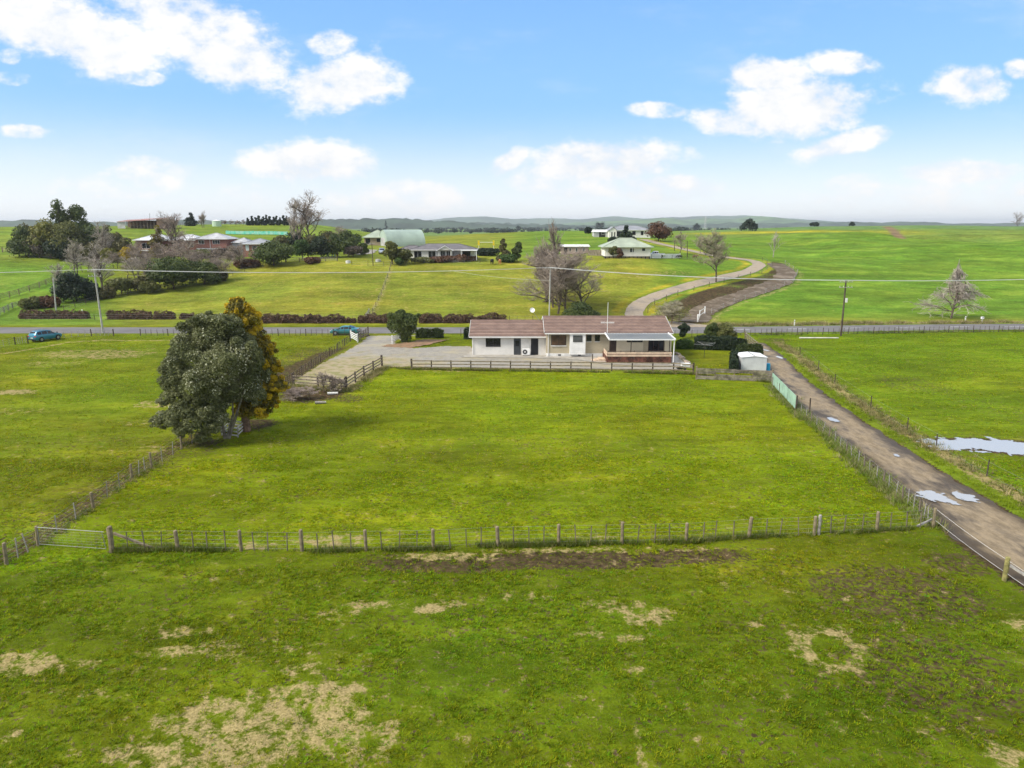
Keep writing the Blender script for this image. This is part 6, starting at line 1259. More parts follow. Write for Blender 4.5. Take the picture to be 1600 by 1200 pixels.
# ---------------------------------------------------------------- trees beyond the road
V_ = veg; kw = dict(n=2400, leaf=.34)
for a in [(45, 401, 354, 44, 'dark bushy tree at the left end of the grove', 'dark', 'dome'), (62, 403, 366, 34, 'purplish brown bush at the foot of the grove', 'grey_purple', 'round'), (80, 404, 342, 50, 'broad yellowish olive tree in the middle of the grove', 'yellowish', 'dome'), (112, 405, 346, 50, 'olive green tree with a rounded crown in the grove', 'olive', 'dome'),
          (101, 400, 312, 26, 'tall thin dark gum tree poking above the grove', 'dark', 'dome'), (133, 399, 320, 44, 'tallest dark green tree at the top of the grove', 'dark', 'dome'), (152, 403, 350, 40, 'dark green tree right of the tallest grove tree', 'dark', 'dome'), (180, 404, 352, 30, 'brown green tree at the right end of the grove', 'brown_green', 'dome'),
          (96, 406, 372, 42, 'dense dark shrub at the bottom of the grove', 'darker', 'round'), (140, 407, 378, 40, 'low dark shrub below the right part of the grove', 'brown_green', 'round'), (203, 412, 386, 26, 'yellow blooming shrub left of the brick house', 'yellow', 'round'), (172, 410, 388, 24, 'yellow green shrub at the foot of the grove', 'yellowish', 'round'), (30, 400, 372, 22, 'small dark bush at the left foot of the grove', 'dark', 'round'),
          (120, 470, 424, 56, 'wide dark green tree between the two left power poles', 'darker', 'dome'), (272, 452, 402, 62, 'large rounded green tree in front of the brick house', 'dark', 'round'), (320, 444, 409, 44, 'dark green tree right of the large rounded one', 'dark', 'dome'), (250, 402, 352, 27, 'golden tipped conifer in front of the brick house', 'dull_gold', 'cone'),
          (190, 460, 434, 34, 'olive shrub in the row below the bare garden trees', 'olive', 'round'), (222, 456, 432, 30, 'brownish shrub in the row below the bare garden trees', 'brown_green', 'round'), (51, 482, 464, 28, 'olive scrub beside the timber fence at the left', 'olive', 'low'), (75, 480, 463, 26, 'brown scrub left of the pale power pole', 'rust', 'low'),
          (428, 415, 376, 54, 'large dark rounded tree right of the brick houses', 'dark', 'round'), (473, 405, 375, 28, 'squarish green tree below the tall leafless tree', 'mid', 'round'), (502, 403, 370, 32, 'very dark tree in the middle of the garden trees', 'darker', 'round'), (528, 402, 366, 32, 'dark green tree at the right of the garden trees', 'dark', 'round'), (549, 399, 372, 24, 'dark shrub at the right end of the garden trees', 'dark', 'round'),
          (455, 392, 362, 40, 'dark tree behind the squarish green tree', 'darker', 'dome'), (545, 388, 360, 36, 'dark green tree near the green roofed house', 'dark', 'dome'), (552, 402, 385, 22, 'clipped grey brown hedge bush left of the white gravel', 'grey_purple', 'round'),
          (613, 413, 377, 25, 'olive green tree in front of the arched shed', 'olive', 'round'), (633, 413, 388, 18, 'smaller olive tree at the left corner of the grey roofed house', 'olive', 'round'), (623, 415, 402, 13, 'bright green little bush in front of the olive trees', 'mid', 'round'),
          (786, 409, 373, 20, 'dark palm like tree right of the grey roofed house', 'brown_green', 'cone'), (808, 408, 378, 15, 'small round headed tree beside the leafless giant', 'dark', 'round'), (794, 410, 397, 24, 'low green shrubs at the foot of the palm like tree', 'mid', 'low'), (760, 399, 388, 34, 'dark clipped hedge bush right of the grey roofed house', 'darker', 'low'),
          (726, 408, 398, 30, 'reddish shrub border at the right of the grey house', 'rust', 'low'), (692, 409, 400, 34, 'brown and green flower border before the grey house', 'rust', 'low'), (660, 410, 402, 30, 'olive garden border at the left of the grey house', 'olive', 'low'),
          (977, 381, 352, 27, 'dark conifer behind the green hip roofed house', 'darker', 'cone'), (958, 404, 385, 12, 'green and rust shrub at the white wall of the hip roofed house', 'olive', 'round'), (968, 404, 388, 9, 'rust coloured shrub at the white wall of the hip roofed house', 'rust', 'round'),
          (1029, 377, 346, 34, 'brown leaved round tree beside the upper lane', 'rust', 'round'), (959, 380, 370, 14, 'dark low bush left of the dark conifer', 'darker', 'low'),
          (440, 398, 368, 34, 'dark mass of shrubs above the large dark rounded tree', 'brown_green', 'dome'), (488, 398, 366, 38, 'olive brown tree behind the squarish green tree', 'brown_green', 'dome'), (515, 392, 360, 40, 'brownish tree behind the very dark tree', 'brown_green', 'dome'), (568, 399, 380, 14, 'small dark tree at the edge of the white gravel', 'dark', 'round'), (160, 400, 362, 44, 'olive tree filling the middle of the grove', 'olive', 'dome'), (55, 398, 350, 40, 'back left tree of the grove', 'brown_green', 'dome'), (195, 408, 372, 32, 'brown green bush between the grove and the yellow shrub', 'brown_green', 'dome'), (236, 458, 440, 26, 'low olive bush right of the bare garden row', 'olive', 'low'), (165, 466, 448, 30, 'low brownish scrub right of the leaning pole', 'brown_green', 'low'), (340, 440, 424, 24, 'low brown scrub at the right foot of the green garden trees', 'brown_green', 'low'), (489, 412, 402, 20, 'purplish pruned bush on the grass by the rail fence', 'rust', 'low'), (385, 418, 405, 34, 'brown undergrowth left of the large dark rounded tree', 'rust', 'low'), (350, 402, 388, 30, 'grey shrubs below the brick garage wall', 'grey_purple', 'low'), (318, 403, 390, 44, 'grey green shrubs along the white garage base', 'olive', 'low')]:
    big = a[3] > 40; a = (*a[:3], a[3] * 1.22, *a[4:]); V_(*a, n=5200 if big else 2400, leaf=.36 if a[3] > 24 else .26, nb=24 if big else 13, z0=.02 if a[6] != 'cone' else .05, name='tree' if (a[1] - a[2]) > 22 else 'shrub', cat='tree' if (a[1] - a[2]) > 22 else 'shrub')
for a in [(1170, 361, 341, 27, 'domed dark tree on the skyline left of the right hand field', 'far_dark', 'dome'), (1088, 358, 348, 15, 'small domed dark tree on the skyline', 'far_dark', 'dome'), (1272, 354, 347, 14, 'dark tree on the crest of the right hand field', 'far_dark', 'dome'), (1331, 353, 347, 9, 'smallest dark tree on the crest of the right hand field', 'far_dark', 'dome'),
          (810, 361, 352, 12, 'dark round tree on the green rise', 'far_dark', 'round'), (937, 356, 346, 17, 'pair of dark trees behind the upper farmhouse', 'far_dark', 'dome'), (299, 353, 332, 20, 'dark windswept conifer on the left skyline', 'far_dark', 'cone'), (603, 353, 344, 9, 'dark little tree behind the green roof', 'far_dark', 'cone'), (919, 365, 355, 11, 'small dark bush tree left of the upper sheds', 'far_dark', 'low')]:
    V_(*a, n=1300, leaf=.5, nb=16, z0=.04)
kb = dict(kids=(12, 8, 5), levels=3)
bare(886, 486, 386, 146, 'huge spreading leafless tree behind the bungalow', mt=m_twig, kids=(15, 9, 7, 4), levels=4, trunks=4, twig=.009, up=.8, first=.06)
bare(858, 440, 346, 44, 'tall thin leafless tree behind the huge spreading one', mt=m_twig, kids=(14, 8, 6), levels=3, trunks=3, twig=.022, up=.9, Y=156)
bare(1119, 441, 357, 64, 'leafless tree at the edge of the curving lane', mt=m_twig_g, kids=(16, 9, 7, 4), levels=4, twig=.016, up=.6, first=.25)
bare(1486, 498, 409, 94, 'leafless conical tree in the right hand field by the road', mt=m_twig_p, kids=(34, 12, 7), levels=3, twig=.012, up=-.15, first=.12, cone=True)
bare(484, 393, 297, 66, 'tall leafless tree on the skyline above the garden trees', mt=m_twig, kids=(9, 7, 6, 3), levels=4, twig=.018, up=.7, first=.3, trunks=2)
bare(461, 393, 318, 26, 'slender pale leafless tree left of the tall skyline tree', mt=m_twig_p, kids=(10, 8, 5), levels=3, twig=.025, up=.8)
bare(1208, 402, 360, 22, 'pale thin leafless tree in the field above the dirt track', mt=m_twig_p, kids=(12, 8), levels=2, twig=.03, up=.8, trunkm=m_bark_pale)
bare(1590, 353, 330, 17, 'lone leafless tree on the crest at the right picture edge', mt=m_twig, kids=(12, 8, 4), levels=3, twig=.04)
bare(1062, 397, 361, 26, 'small leafless tree beside the upper lane bend', mt=m_twig_r, twig=.025, **kb); bare(1094, 396, 368, 20, 'slim leafless tree right of the upper lane poles', mt=m_twig_r, twig=.025, **kb)
bt = [(228, 425, 385, 40, 'tangled leafless tree between the yellow shrub and the big green tree', m_twig), (345, 440, 402, 46, 'twiggy grey leafless tree at the lower right of the brick house garden', m_twig), (292, 395, 362, 44, 'leafless tree leaning on the brick house roof', m_twig_r), (400, 412, 384, 30, 'leafless bush left of the large dark rounded tree', m_twig_r), (140, 425, 395, 36, 'leafless scrub tree under the pale trunked one', m_twig_p), (212, 415, 375, 34, 'leafless garden tree at the left corner of the brick wing', m_twig_r), (365, 408, 382, 30, 'leafless tree in front of the blue grey garage', m_twig), (310, 425, 392, 50, 'broad purplish leafless thicket in the brick house garden', m_twig_r), (121, 432, 372, 34, 'pale trunked leafless tree above the dark tree at the left', m_twig_p), (158, 452, 376, 40, 'leafless tree beside the top of the leaning pole', m_twig_p), (215, 438, 398, 34, 'leafless orchard tree with a forked pale trunk', m_twig_p), (236, 448, 396, 40, 'leafless tree left of the large rounded green tree', m_twig), (270, 402, 330, 44, 'tall fine leafless tree in front of the brick house', m_twig_r), (290, 412, 360, 50, 'reddish leafless tree before the brick house garage', m_twig_r), (302, 432, 378, 56, 'wide leafless tree right of the large rounded green tree', m_twig), (334, 428, 384, 40, 'grey leafless tree below the brick garage', m_twig), (376, 420, 378, 34, 'leafless tree in front of the second brick house', m_twig), (88, 460, 410, 34, 'small leafless tree behind the wide dark green tree', m_twig_p), (316, 356, 329, 14, 'thin leafless tree on the skyline beside the dark conifer', m_twig), (243, 404, 378, 30, 'bushy leafless tree at the golden conifer foot', m_twig_r), (162, 410, 345, 34, 'leafless tree sticking out of the grove', m_twig_p), (352, 415, 392, 34, 'low leafless bush right of the garage', m_twig), (180, 420, 392, 26, 'small leafless tree under the grove', m_twig), (200, 430, 402, 30, 'leafless shrub below the yellow blooming one', m_twig_r), (262, 425, 380, 40, 'bushy leafless tree behind the large rounded green tree', m_twig_r), (321, 398, 372, 34, 'leafless bush close to the brick house corner', m_twig_r), (547, 375, 352, 44, 'reddish leafless copse left of the green roofed house', m_twig_r)]
for (px, b_, t_, w_, lb, mt_) in bt: bare(px, b_, t_, w_, lb, mt=mt_, twig=.018 if t_ > 372 else .024, trunks=2, **kb)

# ---------------------------------------------------------------- buildings beyond the road
m_gi = mat('weathered_iron_roof', (.46, .46, .46), .5, .18, .4, spec=.4); m_groof = mat('pale_green_iron', (.37, .42, .31), .5, .14, .3, spec=.4); m_nis = mat('nissen_green_iron', (.33, .41, .345), .5, .14, .25, col2=(.29, .36, .31)); m_slate = mat('grey_tile_roof', (.155, .145, .15), .8, .12, .7); m_paleg = mat('pale_render', (.62, .62, .55), .85, .08, .5); m_whiteh = mat('white_weatherboard', (.76, .74, .68), .8, .05, .5); m_stone = mat('grey_stone', (.3, .29, .27), .9, .2, 2)
def hloc(px, base, dy_=0): p = T(px, base); return Vector((p.x, p.y + dy_, p.z))
sc = lambda p: p.y / FPX
# grey tiled house
p = hloc(642, 406); k = sc(p); Hh = House('grey_house', 'low house with a grey hipped roof and glass doors behind garden borders', 'house', p, 0); Wd = 98 * k
Hh.walls(0, Wd, 0, 9, 2.75, m_paleg); Hh.hip(0, Wd, 0, 9, 2.8, 17, m_slate, .6)
for a, c in ((5, 17), (27, 38.5), (46, 53), (55, 61)): Hh.window(a * k, c * k, .25, 2.45, 0, m_white, m_glass, 2, 'glass_door')
gab = MB(); x0, x1 = 43 * k, 64 * k; gab.poly([(x0, -1.5, 2.7), (x1, -1.5, 2.7), ((x0 + x1) / 2, -1.5, 3.8)]); gab.box(x0 + .1, x0 + .35, -1.45, -1.2, 0, 2.68); gab.box(x1 - .35, x1 - .1, -1.45, -1.2, 0, 2.68); Hh.part('porch_gable', gab, m_paleg)
gab = MB()
for s_ in (-1, 1): e = x0 - .4 if s_ < 0 else x1 + .4; gab.poly([(e, -1.7, 2.6), ((x0 + x1) / 2, -1.7, 3.95), ((x0 + x1) / 2, 2.2, 3.95), (e, 1.0, 2.6)])
Hh.part('porch_roof', gab, m_slate); m = MB(); m.beam((x0 - .4, -1.72, 2.58), ((x0 + x1) / 2, -1.72, 3.93), .06, .16); m.beam((x1 + .4, -1.72, 2.58), ((x0 + x1) / 2, -1.72, 3.93), .06, .16); Hh.part('bargeboard', m, m_white)
m = MB(); m.box(78 * k, 103 * k, -3, -.3, 2.62, 2.74); Hh.part('awning', m, m_white)
for xx in (79, 102): m = MB(); m.box(xx * k - .07, xx * k + .07, -2.9, -2.76, 0, 2.62); Hh.part('awning_post', m, m_white)
Hh.window(80 * k, 92 * k, .2, 2.4, 0, m_alu, m_glass, 2, 'glass_door'); m = MB(); m.box(65 * k, 76 * k, -.12, -.01, 0, 2.6); Hh.part('stone_cladding', m, m_stone)
m = MB(); m.box(8 * k, 84 * k, -3.4, -.2, -.5, .15); Hh.part('terrace', m, m_conc)
m = MB(); m.box(-4, 3, 5, 10, -.5, 2.6); Hh.part('rear_wing', m, m_paleg); Hh.hip(-4, 3, 5.02, 10, 2.6, 22, m_slate, .5)
# arched shed
p = hloc(601, 386, 6); k = sc(p); Ls = 62 * k; o = thing('arched_shed', 'long pale green arched iron shed behind the grey roofed house', 'shed', p, R(26)); r_ = 25.5 * k; m = MB(); n = 22
for i in range(n):
    a0, a1 = math.pi * i / n, math.pi * (i + 1) / n; q = lambda a: (-math.cos(a) * r_ * .95 + r_, math.sin(a) * r_ * 1.02 - .2)
    (y0, z0), (y1, z1) = q(a0), q(a1); m.poly([(0, y0, z0), (Ls, y0, z0), (Ls, y1, z1), (0, y1, z1)])
ri = m.build('arched_roof', m_nis, o, world=False, smooth=True)
for s_ in (0.12, Ls - .12): m = MB(); m.poly([(s_, -math.cos(math.pi * i / n) * r_ * .94 + r_, math.sin(math.pi * i / n) * r_ * 1.0 - .2) for i in range(n + 1)]); m.build('end_wall', m_nis, o, world=False)
for i in range(1, 14): m = MB(); x = Ls * i / 14; [m.beam((x, -math.cos(math.pi * j / 12) * r_ * .953 + r_, math.sin(math.pi * j / 12) * r_ * 1.024 - .2), (x, -math.cos(math.pi * (j + 1) / 12) * r_ * .953 + r_, math.sin(math.pi * (j + 1) / 12) * r_ * 1.024 - .2), .06, .03) for j in range(6)]; m.build('seam', m_nis, ri, world=False)
m = MB(); m.box(.05, .08, r_ * .6, r_ * 1.4, 0, 3); m.build('door', m_gi, o, world=False)
# green roofed house
p = hloc(566, 383, 4); k = sc(p); Hh = House('green_roofed_house', 'tan brick house with a green hipped roof left of the arched shed', 'house', p, 0); Wd = 34 * k; Hh.walls(0, Wd, 0, 9, 2.7, m_brick_tan); Hh.walls(Wd + .01, Wd + 5, 3, 14, 2.6, m_brick_tan); Hh.hip(0, Wd, 0, 11, 2.7, 24, m_groof, .6, fascia=m_groof); Hh.hip(Wd - 3, Wd + 9, 4, 14, 2.75, 22, m_groof, .5, fascia=m_groof)
Hh.window(2 * k, 9 * k, .4, 2.3, 0, m_alu, m_glass, 2); Hh.window(19 * k, 26 * k, 1.0, 2.3, 0, m_alu, m_glass, 2); m = MB(); m.box(1 * k, 9 * k, -.7, -.02, -.3, .3); Hh.part('porch_step', m, m_conc)
patch('gravel_yard', [tuple(T(x, y)[:2]) for x, y in ((560, 389), (590, 391), (582, 397), (556, 398))], m_gravel, .1, .6, .3)
# white hip roofed house
p = hloc(945, 404); k = sc(p); Hh = House('hip_roofed_house', 'white weatherboard house with a pale green pyramid roof', 'house', p, 0); Wd = 70 * k; z0 = .62; Hh.walls(0, Wd, 0, 9.5, 3.15, m_whiteh, z0); Hh.hip(0, Wd, 0, 9.5, 3.15, 24, m_groof, .7, fascia=m_groof)
for i in range(34): m = MB(); x = Wd * (i + .1) / 34; m.box(x, x + Wd / 34 * .62, .05, .09, -.5, z0 - .01); Hh.part('baseboard', m, m_wood_g if i % 3 else m_dark)
m = MB(); m.box(.1, Wd - .1, .3, 9, -.6, z0 - .02); Hh.part('underfloor', m, m_dark)
Hh.window(38 * k, 42 * k, 1.7, 2.8, 0, m_white, m_glass, 1); Hh.window(42.3 * k, 44.5 * k, 1.7, 2.8, 0, m_white, m_glass, 1); Hh.window(56.5 * k, 62 * k, 2.0, 2.85, 0, m_white, m_glass, 1)
o = rail_fence(ptsT((1016, 403.5), (1062, 403)), 'low white solid wall of boards right of the white pickup', 1.15, 5, m_white, m_white, 49, 3, .06, .24, z0=.1)
rail_fence(ptsT((919, 399), (943, 400)), 'brown paling fence left of the hip roofed house', 1.7, 7, m_wood_d, m_wood, 50, 2.2, .06, .22, z0=.08)
# shed in the bare tree
p = hloc(877, 398); k = sc(p); Hh = House('long_shed', 'pinkish cream shed with a white roof glimpsed behind the leafless giant', 'shed', p, 0); Wd = 42 * k; Hh.walls(0, Wd, 0, 5, 2.5, mat('pinkish_board', (.45, .34, .29), .85, .12, .6)); Hh.hip(0, Wd, 0, 5, 2.5, 9, m_white, .3, gable=True)
for a in (12, 22, 33): Hh.window(a * k, (a + 3) * k, .9, 2, 0, m_white, m_glass, 1)
Hh.door(4 * k, 9 * k, 0, 2.1, 0, m_dark)
# upper farmhouse and shed
p = hloc(928, 370.5); k = sc(p); Hh = House('grey_shed', 'grey iron shed with a white roof at the top of the lane', 'shed', p, 0); Hh.walls(0, 24 * k, 0, 7, 8.2 * k, m_gi); Hh.hip(0, 24 * k, 0, 7, 8.2 * k, 11, m_white, .2, gable=True); Hh.door(2, 4.5, 0, 2.1, 0, m_dark); Hh.window(3.5 * k + 2, 3.5 * k + 3.4, 1, 1.9, 0, m_white, m_glass)
p = hloc(952, 371); k = sc(p); Hh = House('upper_farmhouse', 'cream farmhouse with a grey roof at the top of the lane', 'house', p, 0); Hh.walls(0, 64 * k, 1.5, 12, 2.8, m_whiteh); Hh.hip(0, 64 * k, 1.5, 12, 2.85, 17, m_gi if 0 else mat('light_grey_roof', (.26, .27, .29), .7, .1, .5), .5)
gm_ = MB(); gm_.poly([(-.4, -2, 0), (10 * k, -2, 0), (10 * k, -2, 2.7), (4.8 * k, -2, 4), (-.4, -2, 2.7)]); gm_.box(-.4, 10 * k, -1.99, 1.6, 0, 2.69); Hh.part('gable_wing', gm_, m_whiteh); gm_ = MB(); xm = 4.8 * k
for e in (-.8, 10 * k + .4): gm_.poly([(e, -2.3, 2.5), (xm, -2.3, 4.15), (xm, 6, 4.15), (e, 6, 2.5)])
Hh.part('gable_roof', gm_, MATS['light_grey_roof'])
Hh.window(2 * k, 3.6 * k, .3, 2.1, -2, m_alu); Hh.window(6.2 * k, 7.8 * k, .3, 2.1, -2, m_alu); Hh.window(36 * k, 41 * k, .9, 2.4, 1.5, m_alu, None, 2); Hh.window(49 * k, 53 * k, .9, 2.4, 1.5, m_alu, None, 2); Hh.door(30 * k, 33 * k, 0, 2.2, 1.5, m_dark); Hh.window(12 * k, 22 * k, .4, 2.3, 1.5, m_alu, m_glass, 3)
# red brick houses on the left
p = hloc(308, 401); k = sc(p); Hh = House('brick_house', 'two storey red brick house with a white garage base and iron roof', 'house', p, 0); Wd = 47 * k
Hh.walls(0, Wd, 0, 9, 3.0, m_found); Hh.walls(-.02, Wd + .02, -.06, 9.02, 5.3, m_brick_red, 2.62, 'brick_wall'); Hh.hip(0, Wd, 0, 9, 5.4, 19, m_gi, .6)
Hh.window(26 * k, 37 * k, 3.8, 5.0, -.06, m_white, m_glass, 3); Hh.window(4 * k, 13 * k, 3.8, 5.0, -.06, m_white, m_glass, 2); m = MB(); m.tube((22 * k, -.12, 0), (22 * k, -.12, 5.2), .06); Hh.part('downpipe', m, m_white)
p2 = hloc(212, 402, 1); k = sc(p2); Hh = House('brick_house', 'red brick house wing with pale iron roof behind the golden tipped conifer', 'house', p2, 0); Wd = 50 * k; Hh.walls(0, Wd, 0, 8, 5.2, m_brick_red); Hh.hip(0, Wd, 0, 8, 5.2, 20, mat('pale_iron_roof', (.60, .62, .64), .45, .1, .4), .6); Hh.window(9 * k, 22 * k, 2.6, 4.3, 0, m_white, m_glass, 2); Hh.window(28 * k, 40 * k, 2.6, 4.3, 0, m_white, m_glass, 2); m = MB(); m.box(4 * k, 24 * k, -1.2, -.02, 1.9, 2.3); Hh.part('balcony', m, m_white)
p3 = hloc(262, 401, 3); k = sc(p3); Hh = House('brick_house', 'middle red brick wing hidden behind tall leafless trees', 'house', p3, 0); Hh.walls(0, 45 * k, 0, 8, 5.0, m_brick_red); Hh.hip(0, 45 * k, 0, 8, 5.0, 20, mat('pale_iron_roof', (.6, .62, .64)), .6); Hh.window(5 * k, 12 * k, 2.8, 4.2, 0, m_white, m_glass); Hh.window(25 * k, 34 * k, 2.8, 4.2, 0, m_white, m_glass)
p = hloc(380, 402); k = sc(p); Hh = House('brick_house', 'second red brick house beside the large dark rounded tree', 'house', p, 0); Hh.walls(0, 42 * k, 0, 8, 4.0, m_brick_red); Hh.hip(0, 42 * k, 0, 8, 4.0, 18, mat('mid_grey_roof', (.3, .31, .33), .6, .1, .5), .6); Hh.window(5 * k, 10 * k, 2.0, 3.6, 0, m_white, mat('white_curtain', (.6, .65, .68), .6, .1, 1)); Hh.window(15 * k, 24 * k, 2.0, 3.4, 0, m_white)
p = hloc(357, 401, 4); k = sc(p); Hh = House('grey_garage', 'blue grey iron garage between the two brick houses', 'garage', p, 0); Hh.walls(0, 24 * k, 0, 7, 4.2, mat('blue_grey_iron', (.26, .31, .36), .6, .1, .6)); Hh.hip(0, 24 * k, 0, 7, 4.2, 20, m_gi, .3); Hh.door(2, 4.4, 0, 2.2, 0, m_gi)
# hay barn on the skyline
p = hloc(184, 357); k = sc(p); o = thing('hay_barn', 'rusty open fronted hay barn on the left skyline', 'barn', p); L_ = 74 * k; dpt = 9; m_rust = mat('rusty_iron', (.20, .12, .09), .9, .35, .35, col2=(.10, .075, .065))
m = MB(); m.box(0, L_, dpt - .1, dpt, 0, 3.6); m.build('wall', m_rust, o, world=False); m = MB(); m.box(0, 9 * k * 1.3, 0, .1, 0, 2.9); m.build('wall', m_gi, o, world=False); m = MB(); m.box(L_ - 14 * k, L_, 0, .12, 0, 4.2); m.build('wall', m_rust, o, world=False); m = MB(); m.box(L_ - .1, L_, .13, dpt, 0, 4.2); m.build('wall', m_rust, o, world=False)
for i in range(10): m = MB(); x = 11 * k * 1.3 + i * 5.2 * k; m.tube((x, .2, -.5), (x, .2, 3.5), .14, None, 6); m.build('post', m_wood, o, world=False)
for i in range(3): x0, x1 = L_ * i / 3 + .02, L_ * (i + 1) / 3 - .02; z0 = 3.0 + i * .45; m = MB(); m.poly([(x0, -.5, z0), (x1, -.5, z0 + .3), (x1, dpt + .3, z0 + 1.2), (x0, dpt + .3, z0 + .9)]); m.poly([(x0, -.5, z0 - .12), (x0, dpt + .3, z0 + .78), (x1, dpt + .3, z0 + 1.08), (x1, -.5, z0 + .18)]); m.poly([(x0, -.5, z0 - .12), (x1, -.5, z0 + .18), (x1, -.5, z0 + .3), (x0, -.5, z0)]); m.build('roof', mat('red_faded_iron', (.34, .17, .14), .7, .25, .4) if i < 2 else m_rust, o, world=False)
for i in range(12): m = MB(); x = 13 * k * 1.3 + i * 3.6 * k; m.tube((x, 3, .7), (x, 5, .7), .7, None, 9); m.build('hay_bale', mat('dark_hay', (.16, .12, .08), .9, .3, 1), o, world=False)
p = hloc(339, 353.5); k = sc(p); o = thing('water_tank', 'small pale green round tank on the left skyline', 'tank', p); m = MB(); m.tube((0, 0, -.5), (0, 0, 8 * k), 6.6 * k, None, 18); m.build('tank_wall', mat('pale_green_tank', (.45, .58, .45), .6, .1, .5), o, world=False); m = MB(); m.tube((0, 0, 8 * k), (0, 0, 9.6 * k), 6.8 * k, 2 * k, 18); m.build('lid', m_white, o, world=False)
a, b = T(353, 366), T(450, 367.5); o = thing('shade_cloth_fence', 'long turquoise green shade cloth fence above the brick houses', 'fence', a); d = b - a; g = np.random.default_rng(9)
for i in range(14): q = V3(a + d * i / 13); post(o, q, .08, 1.5, m_wood_d, g, loc0=a)
for i in range(13): q0, q1 = V3(a + d * i / 13), V3(a + d * (i + 1) / 13); m = MB(); m.beam(q0 - a + Vector((0, -.1, .8)), q1 - a + Vector((-.05, -.1, .8 + g.normal() * .05)), .03, 1.3); m.build('cloth_panel', mat('green_cloth', (.08, .50, .38), .7, .2, .8, col2=(.35, .6, .52)), o, world=False)
# little things in the gardens
m_yel = mat('yellow_plastic', (.75, .55, .02), .5, .1, 2)
p = T(523, 401); o = thing('play_slide', 'small yellow play slide among the dark garden trees', 'slide', p); m = MB(); m.beam((0, 0, 1.5), (1.3, -1.3, .2), .6, .08); m.build('chute', m_yel, o, world=False); m = MB(); [m.tube((x, y, 0), (x, y, 1.9), .06, None, 6) for x in (-.7, 0) for y in (-.3, .3)]; m.build('frame', mat('blue_steel', (.05, .2, .5), .5, .1, 1), o, world=False)
for i, (px, py, r_, lb) in enumerate(((544, 411, .55, 'pale round water trough on the grass left of the thin brown pole'), (591, 409, .6, 'pale domed water trough below the silver car'))):
    p = T(px, py); o = thing('water_trough', lb, 'trough', p); m = MB(); m.tube((0, 0, -.1), (0, 0, .6), r_ * 1.2, r_ * 1.25, 16); m.build('tub', m_white_old if i == 0 else m_gi, o, world=False); m = MB(); m.tube((0, 0, .6), (0, 0, .75), r_ * 1.1, r_ * .6, 16); m.build('lid', m_conc, o, world=False)
p = T(758, 399); o = thing('soccer_goal', 'yellow and white play frame behind the dark hedge bush', 'play frame', p); m = MB(); [m.box(x - .25, x + .25, -.1, .1, 3.0, 4.4) for x in (-1.9, 2.6)]; m.build('yellow_pad', m_yel, o, world=False); m = MB(); m.tube((-1.9, 0, 3.9), (2.6, 0, 3.9), .06, None, 6); [m.tube((x, 0, 0), (x, 0, 3.0), .05, None, 6) for x in (-1.9, 2.6)]; m.build('frame', m_white, o, world=False)
def animal(px, py, label, m, s=1.0, rz=0, cat='cow'):
    p = T(px, py); o = bpy.data.objects.new('cow', bpy.data.meshes.new('cow_body')); COL.objects.link(o); o.location = p; o.rotation_euler.z = rz; o.scale = (s, s, s); tag(o, label, cat)
    vs = [(-.75, 0, 1.05, .34), (-.3, 0, 1.02, .40), (.3, 0, 1.02, .40), (.75, 0, 1.12, .34), (1.05, 0, 1.2, .2), (1.3, 0, .95, .14), (1.55, 0, .62, .10)]
    es = [(i, i + 1) for i in range(6)]
    for xh, yh, root, hock in ((-.7, .22, 0, 1), (-.7, -.22, 0, 1), (.62, .2, 3, 0), (.62, -.2, 3, 0)):
        n = len(vs); vs += [(xh, yh, .78, .16 if hock else .13), (xh + (-.12 if hock else 0), yh, .42, .075), (xh + (-.06 if hock else .02), yh, .02, .06)]; es += [(root, n), (n, n + 1), (n + 1, n + 2)]
    n = len(vs); vs += [(-1.05, 0, 1.12, .05), (-1.12, 0, .6, .035)]; es += [(0, n), (n, n + 1)]
    for sy in (-.16, .16): n = len(vs); vs.append((1.2, sy * 1.3, 1.12, .035)); es.append((5, n))
    o.data.from_pydata([v[:3] for v in vs], es, []); sk = o.modifiers.new('skin', 'SKIN'); o.data.skin_vertices[0].data[1].use_root = True
    for i, v in enumerate(vs): o.data.skin_vertices[0].data[i].radius = (v[3], v[3])
    ss = o.modifiers.new('smooth', 'SUBSURF'); ss.levels = 1; ss.render_levels = 1; o.data.materials.append(m); return o
m_blk = mat('black_hide', (.018, .016, .016), .6, .2, 2); m_tan = mat('ginger_hide', (.40, .17, .06), .7, .2, 2); m_brn = mat('brown_hide', (.17, .09, .05), .7, .2, 2)
animal(769, 413, 'black cow grazing below the garden right of the grey house', m_blk, 1.05, R(80)); animal(781, 413, 'ginger cow grazing beside the black cow', m_tan, 1.0, R(95)); animal(1062, 404, 'black calf near the upper lane poles', m_blk, .7, R(170)); animal(1086, 404, 'brown calf near the foot of the upper lane', m_brn, .75, R(10))

